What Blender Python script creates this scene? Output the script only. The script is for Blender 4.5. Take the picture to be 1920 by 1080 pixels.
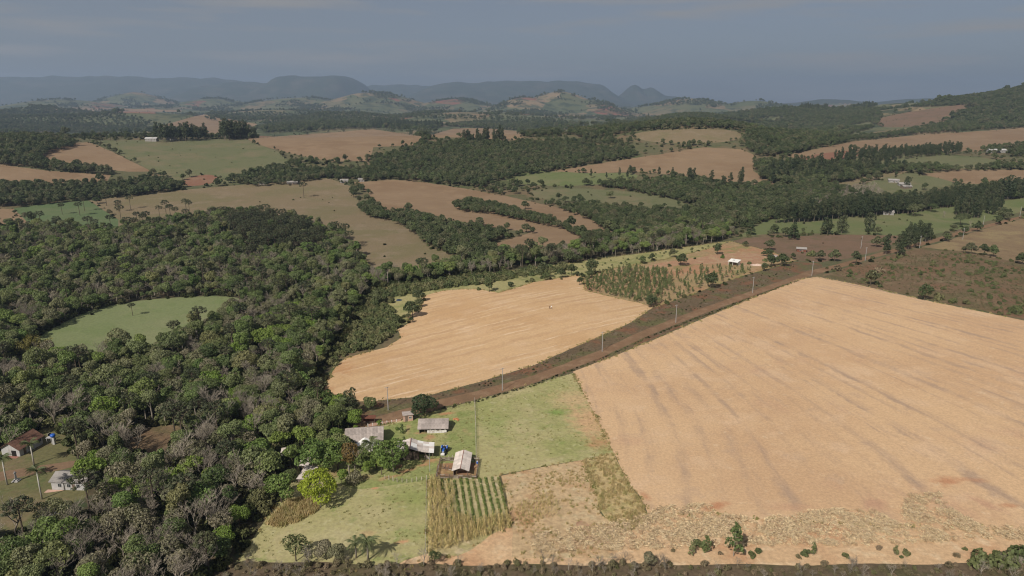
import bpy, math, random
import numpy as np
from mathutils import Vector, Matrix
from mathutils.geometry import delaunay_2d_cdt

for _o in list(bpy.data.objects):
    bpy.data.objects.remove(_o)
SC = bpy.context.scene
COL = SC.collection
R = math.radians

# ------------------------------------------------------------------ camera, sky, sun, exposure
CAM_H = 105.0
PITCH = R(15.3)
FPX = 1290.0                     # focal length in pixels of the 1920 px wide picture
_cd = bpy.data.cameras.new('camera')
CAM = bpy.data.objects.new('camera', _cd)
COL.objects.link(CAM)
CAM.location = (0, 0, CAM_H)
CAM.rotation_euler = (math.pi/2 - PITCH, 0, 0)
_cd.sensor_width = 36.0
_cd.lens = 36.0*FPX/1920.0
_cd.clip_start = 1.0
_cd.clip_end = 80000.0
SC.camera = CAM

SUN_EL, SUN_AZ = R(42), R(213)   # the sun stands behind the camera, to the left
W = bpy.data.worlds.new('World')
SC.world = W
W.use_nodes = True
_nt = W.node_tree
_bg = _nt.nodes['Background']
_sky = _nt.nodes.new('ShaderNodeTexSky')
_sky.sky_type = 'NISHITA'
_sky.sun_disc = False
_sky.sun_elevation = SUN_EL
_sky.sun_rotation = SUN_AZ
_sky.altitude = 800
_sky.air_density = 0.7
_sky.dust_density = 4.0
_sky.ozone_density = 1.5
# thin high cloud streaks, everywhere in the sky
_tc = _nt.nodes.new('ShaderNodeTexCoord')
_mp = _nt.nodes.new('ShaderNodeMapping')
_mp.inputs['Scale'].default_value = (2.2, 2.2, 26.0)
_nz = _nt.nodes.new('ShaderNodeTexNoise')
_nz.inputs['Scale'].default_value = 1.6
_nz.inputs['Detail'].default_value = 6
_nz.inputs['Roughness'].default_value = 0.55
_mr = _nt.nodes.new('ShaderNodeMapRange')
_mr.inputs['From Min'].default_value = 0.50
_mr.inputs['From Max'].default_value = 0.68
_mr.inputs['To Min'].default_value = 0.38
_mr.inputs['To Max'].default_value = 0.95
_mx = _nt.nodes.new('ShaderNodeMix')
_mx.data_type = 'RGBA'
_mx.inputs['B'].default_value = (4.5, 4.3, 4.1, 1)
_L = _nt.links.new
_L(_tc.outputs['Generated'], _mp.inputs['Vector'])
_L(_mp.outputs['Vector'], _nz.inputs['Vector'])
_L(_nz.outputs['Fac'], _mr.inputs['Value'])
_L(_mr.outputs['Result'], _mx.inputs['Factor'])
_L(_sky.outputs['Color'], _mx.inputs['A'])
_L(_mx.outputs['Result'], _bg.inputs['Color'])
_bg.inputs['Strength'].default_value = 0.068

_sd = bpy.data.lights.new('sun', 'SUN')
_sd.energy = 5.0
_sd.angle = R(0.53)
_sd.color = (1.0, 0.94, 0.84)
SUN = bpy.data.objects.new('sun', _sd)
COL.objects.link(SUN)
SUN.location = (-300, -400, 600)
_sv = Vector((math.sin(SUN_AZ)*math.cos(SUN_EL), math.cos(SUN_AZ)*math.cos(SUN_EL), math.sin(SUN_EL)))
SUN.rotation_euler = _sv.to_track_quat('Z', 'Y').to_euler()

VS = SC.view_settings
VS.view_transform = 'Standard'
VS.look = 'None'
VS.exposure = 0.0
VS.gamma = 1.0
VS.use_curve_mapping = False
SC.cycles.volume_bounces = 0
SC.cycles.max_bounces = 6
SC.cycles.filter_width = 1.15
SC.cycles.pixel_filter_type = 'BLACKMAN_HARRIS'
SC.cycles.transparent_max_bounces = 6
SC.cycles.diffuse_bounces = 3

# ------------------------------------------------------------------ helpers
RNG = np.random.default_rng(7)
def sstep(a, b, x):
    t = np.clip((x-a)/(b-a), 0, 1)
    return t*t*(3-2*t)

def tag(o, label=None, cat=None, group=None, kind=None):
    if label: o['label'] = label
    if cat: o['category'] = cat
    if group: o['group'] = group
    if kind: o['kind'] = kind
    return o

def mesh_np(name, verts, faces, mat=None, smooth=False):
    """faces: (M,k) array or list of tuples"""
    me = bpy.data.meshes.new(name)
    if isinstance(faces, np.ndarray):
        v = np.ascontiguousarray(verts, dtype=np.float32)
        k = faces.shape[1]
        me.vertices.add(len(v)); me.vertices.foreach_set('co', v.ravel())
        me.loops.add(faces.size); me.loops.foreach_set('vertex_index', faces.astype(np.int32).ravel())
        me.polygons.add(len(faces))
        me.polygons.foreach_set('loop_start', np.arange(0, faces.size, k, dtype=np.int32))
        me.update(calc_edges=True)
    else:
        me.from_pydata([tuple(p) for p in verts], [], [tuple(f) for f in faces])
    if smooth:
        me.polygons.foreach_set('use_smooth', [True]*len(me.polygons))
    if mat: me.materials.append(mat)
    return me

def link(name, me, parent=None):
    o = bpy.data.objects.new(name, me)
    COL.objects.link(o)
    if parent is not None: o.parent = parent
    return o

def empty(name, loc=(0, 0, 0), rz=0.0, sc=1.0):
    o = bpy.data.objects.new(name, None)
    o.empty_display_size = 0.5
    COL.objects.link(o)
    o.location = loc
    o.rotation_euler = (0, 0, rz)
    o.scale = (sc, sc, sc) if not hasattr(sc, '__len__') else sc
    return o

class MB:
    """collects boxes, bars, tubes and polygons into one mesh"""
    def __init__(s): s.v = []; s.f = []
    def add(s, vs, fs):
        b = len(s.v); s.v += [tuple(p) for p in vs]; s.f += [tuple(b+i for i in f) for f in fs]; return s
    def box(s, c, d, rz=0.0):
        cx, cy, cz = c; dx, dy, dz = d[0]/2, d[1]/2, d[2]/2
        ca, sa = math.cos(rz), math.sin(rz)
        vs = []
        for z in (-dz, dz):
            for x, y in ((-dx, -dy), (dx, -dy), (dx, dy), (-dx, dy)):
                vs.append((cx+x*ca-y*sa, cy+x*sa+y*ca, cz+z))
        return s.add(vs, [(3, 2, 1, 0), (4, 5, 6, 7), (0, 1, 5, 4), (1, 2, 6, 5), (2, 3, 7, 6), (3, 0, 4, 7)])
    def tube(s, pts, rad, n=6, cap=True):
        pts = [Vector(p) for p in pts]
        if not hasattr(rad, '__len__'): rad = [rad]*len(pts)
        b = len(s.v)
        for i, p in enumerate(pts):
            t = (pts[min(i+1, len(pts)-1)]-pts[max(i-1, 0)]).normalized()
            a = t.cross(Vector((0, 0, 1)))
            if a.length < 0.05: a = t.cross(Vector((1, 0, 0)))
            a.normalize(); c = t.cross(a)
            for k in range(n):
                w = 2*math.pi*k/n
                s.v.append(tuple(p+(a*math.cos(w)+c*math.sin(w))*rad[i]))
        for i in range(len(pts)-1):
            for k in range(n):
                s.f.append((b+i*n+k, b+i*n+(k+1) % n, b+(i+1)*n+(k+1) % n, b+(i+1)*n+k))
        if cap:
            s.f.append(tuple(b+k for k in range(n))[::-1])
            e = b+(len(pts)-1)*n
            s.f.append(tuple(e+k for k in range(n)))
        return s
    def mesh(s, name, mat=None, smooth=False): return mesh_np(name, s.v, s.f, mat, smooth)
    def build(s, name, mat, parent=None, smooth=False, loc=None):
        o = link(name, s.mesh(name, mat, smooth), parent)
        if loc is not None: o.location = loc
        return o

# ------------------------------------------------------------------ terrain height and picture-to-ground
def horiz_x(u, y): return (u-960.0)/FPX*math.cos(PITCH)*y
_SIN = []
_r = random.Random(11)
for lam, amp in ((1500, 9), (1200, 8), (950, 8), (800, 6), (620, 5), (500, 4), (410, 3), (330, 2.2), (260, 1.5), (200, 1.0)):
    for k in range(2):
        a = _r.uniform(0, math.pi)
        _SIN.append((2*math.pi/lam*math.cos(a), 2*math.pi/lam*math.sin(a), _r.uniform(0, 6.28), amp*0.75))
_SIN2 = []
for lam, amp in ((2600, 16), (1900, 12), (1400, 10), (900, 6)):
    for k in range(2):
        a = _r.uniform(0, math.pi)
        _SIN2.append((2*math.pi/lam*math.cos(a), 2*math.pi/lam*math.sin(a), _r.uniform(0, 6.28), amp))
_SIN3 = []
for lam, amp in ((700, 14), (430, 10), (300, 7), (190, 5)):
    for k in range(2):
        a = _r.uniform(0, math.pi)
        _SIN3.append((2*math.pi/lam*math.cos(a), 2*math.pi/lam*math.sin(a), _r.uniform(0, 6.28), amp))
# picture column, picture row of the top, distance, half width in columns, half depth in metres, power
_TOPS = [
    (595, 141, 12000, 92, 1600, 8), (480, 153, 12000, 120, 1600, 4), (560, 140, 12000, 18, 500, 2), (665, 150, 12000, 38, 1500, 2),
    (900, 153, 13000, 110, 1800, 6), (1000, 151, 13000, 125, 1800, 8), (1090, 154, 13000, 60, 1800, 4), (820, 158, 13000, 50, 1500, 2),
    (1188, 155, 12500, 30, 700, 1.7), (1218, 162, 12500, 34, 700, 1.8), (1205, 172, 12500, 80, 900, 2), (1255, 178, 12500, 40, 900, 2),
    (0, 143, 13000, 180, 1800, 6), (190, 142, 13200, 180, 1800, 6), (330, 145, 13500, 170, 1800, 6), (-300, 140, 13000, 260, 1800, 6),
    (750, 158, 15000, 110, 1800, 4), (1050, 170, 5600, 80, 500, 2), (985, 180, 5400, 75, 500, 2), (1110, 184, 5400, 60, 450, 2),
    (700, 171, 6200, 110, 700, 2), (560, 179, 6400, 120, 700, 2), (850, 181, 6200, 90, 600, 2), (255, 170, 7200, 70, 500, 2),
    (400, 182, 6800, 90, 600, 2), (120, 184, 6000, 110, 700, 2), (1300, 183, 5600, 90, 600, 2), (1420, 186, 5200, 70, 600, 2),
    (1560, 184, 9000, 90, 900, 2), (1750, 182, 9000, 120, 900, 2), (60, 196, 3600, 140, 400, 2), (250, 206, 3000, 150, 300, 2),
    (1500, 199, 2700, 150, 330, 2), (1300, 214, 2300, 120, 260, 2), (1150, 222, 2000, 90, 220, 2), (1700, 188, 2900, 160, 420, 2),
    (640, 208, 3300, 110, 330, 2), (860, 205, 3400, 120, 330, 2),
]
_BUMPS = []
for u, v, y, hw, hd, pw in _TOPS:
    e = math.atan((540-v)/FPX)-PITCH
    z = CAM_H+y*math.tan(e)
    _BUMPS.append((horiz_x(u, y), y, horiz_x(960+hw, y), hd, z, pw))

def terrain(x, y):
    x = np.asarray(x, float); y = np.asarray(y, float)
    r = np.hypot(x, y)
    yy = np.maximum(y, 1.0)
    u = x/yy
    z = sstep(690, 1220, r)*44 - sstep(1280, 1900, r)*36
    z = z*(1-0.45*sstep(0.25, 0.6, u))
    n = np.zeros_like(r)
    for kx, ky, p, a in _SIN: n += a*np.sin(kx*x+ky*y+p)
    z = z+n*sstep(550, 2200, r)*0.62
    n2 = np.zeros_like(r)
    for kx, ky, p, a in _SIN2: n2 += a*np.sin(kx*x+ky*y+p)
    z = z+n2*sstep(2200, 5200, r)*0.55
    # gentle swells close by: the valley under the wood and the rounded backs of the two fields
    z = z-7*np.exp(-((x+150)/110)**2-((y-330)/170)**2)
    z = z+4*np.exp(-((x-230)/120)**2-((y-340)/130)**2)
    z = z+3*np.exp(-((x-20)/60)**2-((y-345)/60)**2)
    z = z+21*np.exp(-((x-horiz_x(1310, 1190))/150)**2-((y-1190)/120)**2)
    z = z+175*np.exp(-((x-1900)/620)**2-((y-2150)/620)**2)
    z = z+42*np.exp(-((x-1000)/330)**2-((y-1500)/330)**2)
    # skyline: raise the ground towards each named top
    n3 = np.zeros_like(r)
    for kx, ky, p, a in _SIN3: n3 += a*np.sin(kx*x+ky*y+p)
    top = np.zeros_like(r)
    for cx, cy, wx, wy, h, pw in _BUMPS:
        if h <= 0: continue
        w = np.exp(-np.abs((x-cx)/wx)**pw-((y-cy)/wy)**2)
        top = np.maximum(top, (h-15)*w)
    rr = sstep(1900, 3000, r)
    z = z*(1-0.75*rr*np.clip(top/60, 0, 1))+top+n3*sstep(6, 160, top)*sstep(3000, 12000, r)*0.45
    return z

def ground_z(x, y): return float(terrain(np.array([x]), np.array([y]))[0])

_T = np.concatenate([[20.0], 60.0*1.0085**np.arange(710)])
def unproject(uv):
    """picture points (1920x1080) -> the first ground point each one looks at"""
    uv = np.asarray(uv, float).reshape(-1, 2)
    cp, sp = math.cos(PITCH), math.sin(PITCH)
    a = (uv[:, 0]-960)/FPX; b = (540-uv[:, 1])/FPX
    d = np.stack([a, cp+b*sp, -sp+b*cp], 1)
    out = np.zeros((len(uv), 3))
    for s in range(0, len(uv), 400):
        D = d[s:s+400]
        X = D[:, :1]*_T; Y = D[:, 1:2]*_T; Z = CAM_H+D[:, 2:3]*_T
        hit = Z < terrain(X, Y)
        hit[:, -1] = True
        k = np.maximum(hit.argmax(1), 1)
        lo = _T[k-1]; hi = _T[k]
        for _ in range(18):
            m = (lo+hi)/2
            below = CAM_H+D[:, 2]*m < terrain(D[:, 0]*m, D[:, 1]*m)
            hi = np.where(below, m, hi); lo = np.where(below, lo, m)
        out[s:s+400, 0] = D[:, 0]*hi; out[s:s+400, 1] = D[:, 1]*hi
        out[s:s+400, 2] = terrain(D[:, 0]*hi, D[:, 1]*hi)
    return out
def G(u, v): return Vector(unproject([(u, v)])[0])
def project(P):
    P = np.asarray(P, float).reshape(-1, 3)
    cp, sp = math.cos(PITCH), math.sin(PITCH)
    z = P[:, 2]-CAM_H
    dep = P[:, 1]*cp-z*sp
    return np.stack([960+FPX*P[:, 0]/dep, 540-FPX*(P[:, 1]*sp+z*cp)/dep, dep], 1)

def in_poly(px, py, poly):
    inside = np.zeros(len(px), bool)
    n = len(poly); j = n-1
    for i in range(n):
        xi, yi = poly[i]; xj, yj = poly[j]
        if yi != yj:
            c = ((yi > py) != (yj > py)) & (px < (xj-xi)*(py-yi)/(yj-yi)+xi)
            inside ^= c
        j = i
    return inside

def dense(poly, step=14.0, jit=0.0, seed=0, closed=True):
    rg = random.Random(seed)
    out = []
    n = len(poly)
    for i in range(n if closed else n-1):
        a = poly[i]; b = poly[(i+1) % n]
        L = math.hypot(b[0]-a[0], b[1]-a[1])
        k = max(1, int(L/step))
        for q in range(k):
            t = q/k
            x = a[0]+(b[0]-a[0])*t; y = a[1]+(b[1]-a[1])*t
            if jit and q:
                x += rg.uniform(-jit, jit); y += rg.uniform(-jit, jit)*0.4
            out.append((x, y))
    if not closed: out.append(tuple(poly[-1]))
    return out
def smooth_poly(poly, it=1):
    for _ in range(it):
        o = []
        for i in range(len(poly)):
            a = poly[i]; b = poly[(i+1) % len(poly)]
            o.append((a[0]*.75+b[0]*.25, a[1]*.75+b[1]*.25)); o.append((a[0]*.25+b[0]*.75, a[1]*.25+b[1]*.75))
        poly = o
    return poly
def ground_poly(poly, step=10.0): return unproject(dense(poly, step))[:, :2]

# ------------------------------------------------------------------ materials
class NT:
    def __init__(s, name):
        s.m = bpy.data.materials.new(name); s.m.use_nodes = True
        s.t = s.m.node_tree; s.b = s.t.nodes['Principled BSDF']; s.out = s.t.nodes['Material Output']
        s.b.inputs['Roughness'].default_value = 0.9
        s.b.inputs['Specular IOR Level'].default_value = 0.15
        s.tc = s.t.nodes.new('ShaderNodeTexCoord')
    def link(s, a, b): s.t.links.new(a, b)
    def noise(s, scale, detail=4, rough=0.55, vec=None, dist=0.0):
        n = s.t.nodes.new('ShaderNodeTexNoise')
        n.inputs['Scale'].default_value = scale; n.inputs['Detail'].default_value = detail
        n.inputs['Roughness'].default_value = rough; n.inputs['Distortion'].default_value = dist
        s.link(vec if vec is not None else s.tc.outputs['Object'], n.inputs['Vector'])
        return n.outputs['Fac']
    def rng(s, val, a, b, lo=0.0, hi=1.0, smooth=True):
        n = s.t.nodes.new('ShaderNodeMapRange')
        n.interpolation_type = 'SMOOTHSTEP' if smooth else 'LINEAR'
        n.inputs['From Min'].default_value = a; n.inputs['From Max'].default_value = b
        n.inputs['To Min'].default_value = lo; n.inputs['To Max'].default_value = hi
        s.link(val, n.inputs['Value']); return n.outputs['Result']
    def math(s, op, a, b=None):
        n = s.t.nodes.new('ShaderNodeMath'); n.operation = op
        for i, x in enumerate((a, b)):
            if x is None: continue
            if isinstance(x, (int, float)): n.inputs[i].default_value = x
            else: s.link(x, n.inputs[i])
        return n.outputs[0]
    def mix(s, fac, a, b, mode='MIX'):
        n = s.t.nodes.new('ShaderNodeMix'); n.data_type = 'RGBA'; n.blend_type = mode
        for k, x in (('Factor', fac), ('A', a), ('B', b)):
            if isinstance(x, (int, float)): n.inputs[k].default_value = x
            elif isinstance(x, (tuple, list)): n.inputs[k].default_value = (*x[:3], 1)
            else: s.link(x, n.inputs[k])
        return n.outputs['Result']
    def mapping(s, rz=0.0, scale=(1, 1, 1), vec=None, loc=(0, 0, 0)):
        n = s.t.nodes.new('ShaderNodeMapping')
        n.inputs['Rotation'].default_value = (0, 0, rz); n.inputs['Scale'].default_value = scale
        n.inputs['Location'].default_value = loc
        s.link(vec if vec is not None else s.tc.outputs['Object'], n.inputs['Vector'])
        return n.outputs['Vector']
    def ramp(s, val, stops, interp='LINEAR'):
        n = s.t.nodes.new('ShaderNodeValToRGB'); n.color_ramp.interpolation = interp
        e = n.color_ramp.elements
        while len(e) < len(stops): e.new(0.5)
        for i, (p, c) in enumerate(stops): e[i].position = p; e[i].color = (*c, 1)
        s.link(val, n.inputs[0]); return n.outputs[0]
    def bump(s, h, strength=0.4, dist=0.3):
        n = s.t.nodes.new('ShaderNodeBump'); n.inputs['Strength'].default_value = strength; n.inputs['Distance'].default_value = dist
        s.link(h, n.inputs['Height']); s.link(n.outputs[0], s.b.inputs['Normal'])
    def color(s, c):
        if isinstance(c, (tuple, list)): s.b.inputs['Base Color'].default_value = (*c[:3], 1)
        else: s.link(c, s.b.inputs['Base Color'])
        return s.m

def ground_mat(name, base, layers=(), stripes=(), fine=0.16, fine_scale=0.9, bump=0.35, bump_scale=0.5, stains=(), stretch=0.14):
    """layers: (colour, noise scale, from, to, strength); stripes: (row field, spacing, colour, from, break-up from, break-up scale, warp, strength)
    where the row field (A, B, C, D, E) is A x + B y + C x^2 + D x y + E y^2; stains: (x, y, radius x, radius y, turn, colour, strength)"""
    n = NT(name)
    c = base
    for col, sc, a, b, st in layers:
        c = n.mix(n.rng(n.noise(sc, 5, 0.6), a, b, 0, st), c, col)
    if stripes:
        sx = n.t.nodes.new('ShaderNodeSeparateXYZ'); n.link(n.tc.outputs['Object'], sx.inputs[0])
        X, Y = sx.outputs['X'], sx.outputs['Y']
    for fld, sp, col, a, b, bs, warp, strength in stripes:
        A, B, C, D, E = fld
        x = n.math('ADD', n.math('MULTIPLY', X, A), n.math('MULTIPLY', Y, B))
        q = n.math('SUBTRACT', n.math('MULTIPLY', Y, A), n.math('MULTIPLY', X, B))
        for k, t in ((C, n.math('MULTIPLY', X, X)), (D, n.math('MULTIPLY', X, Y)), (E, n.math('MULTIPLY', Y, Y))):
            if k: x = n.math('ADD', x, n.math('MULTIPLY', t, k))
        cv = n.t.nodes.new('ShaderNodeCombineXYZ'); n.link(x, cv.inputs[0]); n.link(n.math('MULTIPLY', q, stretch), cv.inputs[1])
        x = n.math('ADD', x, n.math('MULTIPLY', n.math('SUBTRACT', n.noise(0.012, 2), 0.5), warp))
        x = n.math('ADD', x, n.math('MULTIPLY', n.math('SUBTRACT', n.noise(0.3, 4, 0.65), 0.5), sp*0.6))
        x = n.math('ADD', x, n.math('MULTIPLY', n.math('SUBTRACT', n.noise(0.055, 3, 0.5), 0.5), sp*0.9))
        w = n.math('SINE', n.math('MULTIPLY', x, 2*math.pi/sp))
        # long broken streaks: the break-up noise is stretched along the rows
        st = n.noise(bs, 5, 0.62, vec=cv.outputs[0])
        m = n.math('MULTIPLY', n.rng(w, a, 1.0), n.rng(st, b, b+0.2, 0, strength))
        m = n.math('MULTIPLY', m, n.rng(n.noise(bs*0.55, 4, 0.6, dist=0.6), 0.36, 0.60, 0.12, 1.0))
        c = n.mix(m, c, col)
    for x0, y0, rx, ry, tz, col, strength in stains:
        mp = n.t.nodes.new('ShaderNodeMapping'); mp.vector_type = 'TEXTURE'
        mp.inputs['Location'].default_value = (x0, y0, 0); mp.inputs['Rotation'].default_value = (0, 0, tz); mp.inputs['Scale'].default_value = (rx, ry, 1e5)
        n.link(n.tc.outputs['Object'], mp.inputs['Vector'])
        ln = n.t.nodes.new('ShaderNodeVectorMath'); ln.operation = 'LENGTH'; n.link(mp.outputs[0], ln.inputs[0])
        d = n.math('ADD', ln.outputs['Value'], n.math('MULTIPLY', n.math('SUBTRACT', n.noise(0.35, 6, 0.7), 0.5), 2.2))
        c = n.mix(n.rng(d, 1.1, 0.1, 0, strength), c, col)
    f = n.noise(fine_scale, 6, 0.72)
    c = n.mix(n.rng(f, 0.25, 0.75, 0, 1), n.mix(1.0, c, (1-fine,)*3, 'MULTIPLY'), n.mix(1.0, c, (1+fine*0.7,)*3, 'MULTIPLY'))
    if bump: n.bump(n.noise(bump_scale, 6, 0.7), bump, 0.35)
    return n.color(c)

def plain(name, col, rough=0.8, var=0.12, scale=1.5, metal=0.0, spec=0.2, dirt=None, rnd=0.0):
    n = NT(name)
    f = n.noise(scale, 5, 0.65)
    c = n.mix(n.rng(f, 0.3, 0.7), tuple(x*(1-var) for x in col), tuple(min(1, x*(1+var)) for x in col))
    if dirt: c = n.mix(n.rng(n.noise(scale*0.45, 5, 0.7), 0.5, 0.72, 0, 0.7), c, dirt)
    if rnd:
        oi = n.t.nodes.new('ShaderNodeObjectInfo')
        c = n.mix(oi.outputs['Random'], n.mix(1.0, c, (1-rnd,)*3, 'MULTIPLY'), n.mix(1.0, c, (1+rnd,)*3, 'MULTIPLY'))
    n.b.inputs['Roughness'].default_value = rough; n.b.inputs['Metallic'].default_value = metal
    n.b.inputs['Specular IOR Level'].default_value = spec
    return n.color(c)

def leaf_mat(name, stops, trans=0.22, var=0.3, rough=0.6):
    """one hue per tree (object random), lighter and darker sprays inside it"""
    n = NT(name)
    oi = n.t.nodes.new('ShaderNodeObjectInfo')
    c = n.ramp(oi.outputs['Random'], stops)
    geo = n.t.nodes.new('ShaderNodeNewGeometry')
    c = n.mix(geo.outputs['Random Per Island'], n.mix(1.0, c, (1-var,)*3, 'MULTIPLY'), n.mix(1.0, c, (1+var, 1+var, 1+var*0.6), 'MULTIPLY'))
    n.b.inputs['Roughness'].default_value = rough
    n.b.inputs['Specular IOR Level'].default_value = 0.25
    n.color(c)
    tr = n.t.nodes.new('ShaderNodeBsdfTranslucent'); n.link(n.mix(1.0, c, (1.1, 1.15, 0.6), 'MULTIPLY'), tr.inputs['Color'])
    ms = n.t.nodes.new('ShaderNodeMixShader'); ms.inputs[0].default_value = trans
    n.link(n.b.outputs[0], ms.inputs[1]); n.link(tr.outputs[0], ms.inputs[2]); n.link(ms.outputs[0], n.out.inputs['Surface'])
    return n.m

# ------------------------------------------------------------------ ground: land cover drawn on the terrain
def stain(u, v, rx, ry, tz, col, s):
    p = G(u, v); return (p.x, p.y, rx, ry, tz, col, s)
RED = (0.40, 0.185, 0.098)
ROWS = (1-0.0035*200, -0.0035*70-0.0035*200, 0.0, 0.0035, 0.00175)   # rows of the big field fan out towards the ridge
ROWS_MID = (-math.sin(R(31)), math.cos(R(31)), 0.0, 0.0, 0.0)
ROWS_FAR = (0.3, 0.95, 0.0, 0.0, 0.0)
GM = {}
GM['scrub'] = ground_mat('scrub_ground', (0.105, 0.100, 0.052), [((0.16, 0.115, 0.068), 0.02, 0.45, 0.62, 0.9), ((0.07, 0.085, 0.035), 0.05, 0.5, 0.65, 0.8)], fine=0.3)
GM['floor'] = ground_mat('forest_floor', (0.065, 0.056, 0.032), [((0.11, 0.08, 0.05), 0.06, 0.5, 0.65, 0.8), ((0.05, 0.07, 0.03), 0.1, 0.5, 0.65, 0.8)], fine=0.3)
GM['big'] = ground_mat('harvested_straw', (0.535, 0.361, 0.214),
    [((0.478, 0.311, 0.183), 0.018, 0.42, 0.62, 0.85), ((0.560, 0.391, 0.251), 0.05, 0.5, 0.68, 0.7), ((0.442, 0.277, 0.181), 0.028, 0.56, 0.72, 0.6), ((0.597, 0.448, 0.298), 0.35, 0.58, 0.75, 0.6), ((0.432, 0.301, 0.203), 0.11, 0.56, 0.70, 0.5)],
    [(ROWS, 8.6, (0.324, 0.231, 0.169), -0.8, 0.43, 0.10, 3.0, 0.85), (ROWS, 8.6, (0.298, 0.211, 0.160), -0.4, 0.52, 0.28, 3.0, 0.55), (ROWS, 1.7, (0.463, 0.311, 0.186), 0.0, 0.46, 0.2, 3.0, 0.35)], fine=0.19, fine_scale=1.3, stretch=0.32,
    stains=[stain(1340, 950, 5.5, 2.4, 0.5, RED, 0.8), stain(1775, 902, 6, 3.2, 0.2, RED, 0.75), stain(1830, 900, 4, 2, 0, RED, 0.5), stain(1640, 945, 5, 4, 0.3, (0.391, 0.221, 0.150), 0.6), stain(1850, 945, 6, 2.5, -1.0, (0.391, 0.221, 0.150), 0.55), stain(1890, 948, 4, 1.5, 0, RED, 0.6), stain(1480, 950, 7, 2.5, 0, (0.432, 0.254, 0.160), 0.5), stain(1210, 930, 1.6, 2.8, 0.4, RED, 0.7)])
GM['mid'] = ground_mat('harvested_field_straw', (0.507, 0.340, 0.191),
    [((0.446, 0.280, 0.145), 0.02, 0.45, 0.65, 0.8), ((0.541, 0.378, 0.242), 0.06, 0.5, 0.7, 0.6)],
    [(ROWS_MID, 8.0, (0.423, 0.270, 0.151), -0.3, 0.32, 0.06, 3.0, 0.75), (ROWS_MID, 4.1, (0.589, 0.433, 0.285), 0.25, 0.44, 0.12, 3.0, 1.0)], fine=0.13,
    stains=[stain(640, 690, 8, 12, 0.5, (0.399, 0.216, 0.103), 0.7), stain(600, 735, 6, 8, 0.3, (0.399, 0.207, 0.103), 0.8), stain(740, 630, 10, 3, 0.4, (0.408, 0.226, 0.113), 0.6)])
GM['pasture'] = ground_mat('farm_pasture', (0.344, 0.310, 0.150),
    [((0.253, 0.261, 0.099), 0.03, 0.42, 0.6, 0.85), ((0.406, 0.346, 0.191), 0.045, 0.48, 0.66, 0.85), ((0.451, 0.297, 0.171), 0.05, 0.63, 0.74, 0.6), ((0.191, 0.231, 0.071), 0.16, 0.58, 0.70, 0.7), ((0.440, 0.401, 0.242), 0.5, 0.55, 0.72, 0.6), ((0.225, 0.244, 0.089), 0.9, 0.56, 0.7, 0.5)], fine=0.26,
    stains=[stain(1105, 790, 9, 17, 0.2, (0.473, 0.304, 0.171), 0.95), stain(1080, 748, 13, 10, 0, (0.451, 0.323, 0.178), 0.85), stain(1120, 830, 5, 6, 0, RED, 0.55), stain(755, 1016, 2.2, 1.3, 0.3, (0.585, 0.280, 0.166), 0.95), stain(702, 914, 1.3, 1.6, 0.4, (0.563, 0.267, 0.152), 0.85), stain(690, 1000, 3, 2.5, 0, (0.473, 0.316, 0.178), 0.6),
            stain(1045, 773, 5, 3.5, 0, (0.169, 0.244, 0.064), 0.8), stain(930, 800, 8, 10, 0, (0.225, 0.261, 0.089), 0.5), stain(770, 930, 12, 8, 0, (0.225, 0.255, 0.083), 0.6), stain(780, 1000, 8, 5, 0, (0.237, 0.267, 0.095), 0.55), stain(610, 1010, 10, 6, 0.2, (0.406, 0.364, 0.203), 0.5), stain(700, 960, 9, 5, 0.2, (0.406, 0.352, 0.198), 0.5)])
GM['lawn'] = ground_mat('farmyard_grass', (0.225, 0.246, 0.090),
    [((0.315, 0.292, 0.133), 0.06, 0.46, 0.62, 0.8), ((0.157, 0.207, 0.058), 0.12, 0.5, 0.66, 0.7), ((0.378, 0.252, 0.139), 0.09, 0.62, 0.74, 0.6), ((0.367, 0.333, 0.174), 0.5, 0.56, 0.7, 0.5)], fine=0.26,
    stains=[stain(806, 864, 3.5, 2.0, 0.2, (0.378, 0.207, 0.111), 0.9), stain(790, 872, 3.5, 1.3, 0.35, (0.378, 0.207, 0.111), 0.9), stain(765, 882, 3.5, 1.3, 0.5, (0.367, 0.207, 0.111), 0.9), stain(738, 893, 4, 1.2, 0.4, (0.367, 0.218, 0.116), 0.85), stain(718, 898, 2.5, 1.4, 0.2, (0.399, 0.252, 0.139), 0.8),
            stain(806, 820, 2.2, 3.0, 0, (0.399, 0.229, 0.128), 0.8), stain(803, 838, 1.4, 3.0, 0, (0.399, 0.229, 0.128), 0.8), stain(787, 812, 3, 1.5, 0, (0.378, 0.229, 0.128), 0.7), stain(840, 775, 5, 1.6, 0.3, RED, 0.8), stain(765, 805, 1.2, 6, 0.1, (0.399, 0.275, 0.151), 0.7), stain(630, 888, 6, 3, 0, (0.347, 0.218, 0.116), 0.7), stain(680, 895, 5, 2.5, 0.2, (0.357, 0.252, 0.139), 0.7), stain(840, 800, 5, 3, 0, (0.347, 0.298, 0.163), 0.6)])
GM['redsoil'] = ground_mat('red_soil', (0.335, 0.195, 0.12), [((0.38, 0.27, 0.17), 0.2, 0.45, 0.65, 0.8), ((0.33, 0.22, 0.09), 0.4, 0.55, 0.7, 0.6)], fine=0.2)
GM['path'] = ground_mat('bare_red_path', (0.27, 0.15, 0.085), [((0.24, 0.19, 0.08), 0.25, 0.48, 0.62, 0.8), ((0.42, 0.25, 0.14), 0.5, 0.5, 0.7, 0.6)], fine=0.2)
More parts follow.
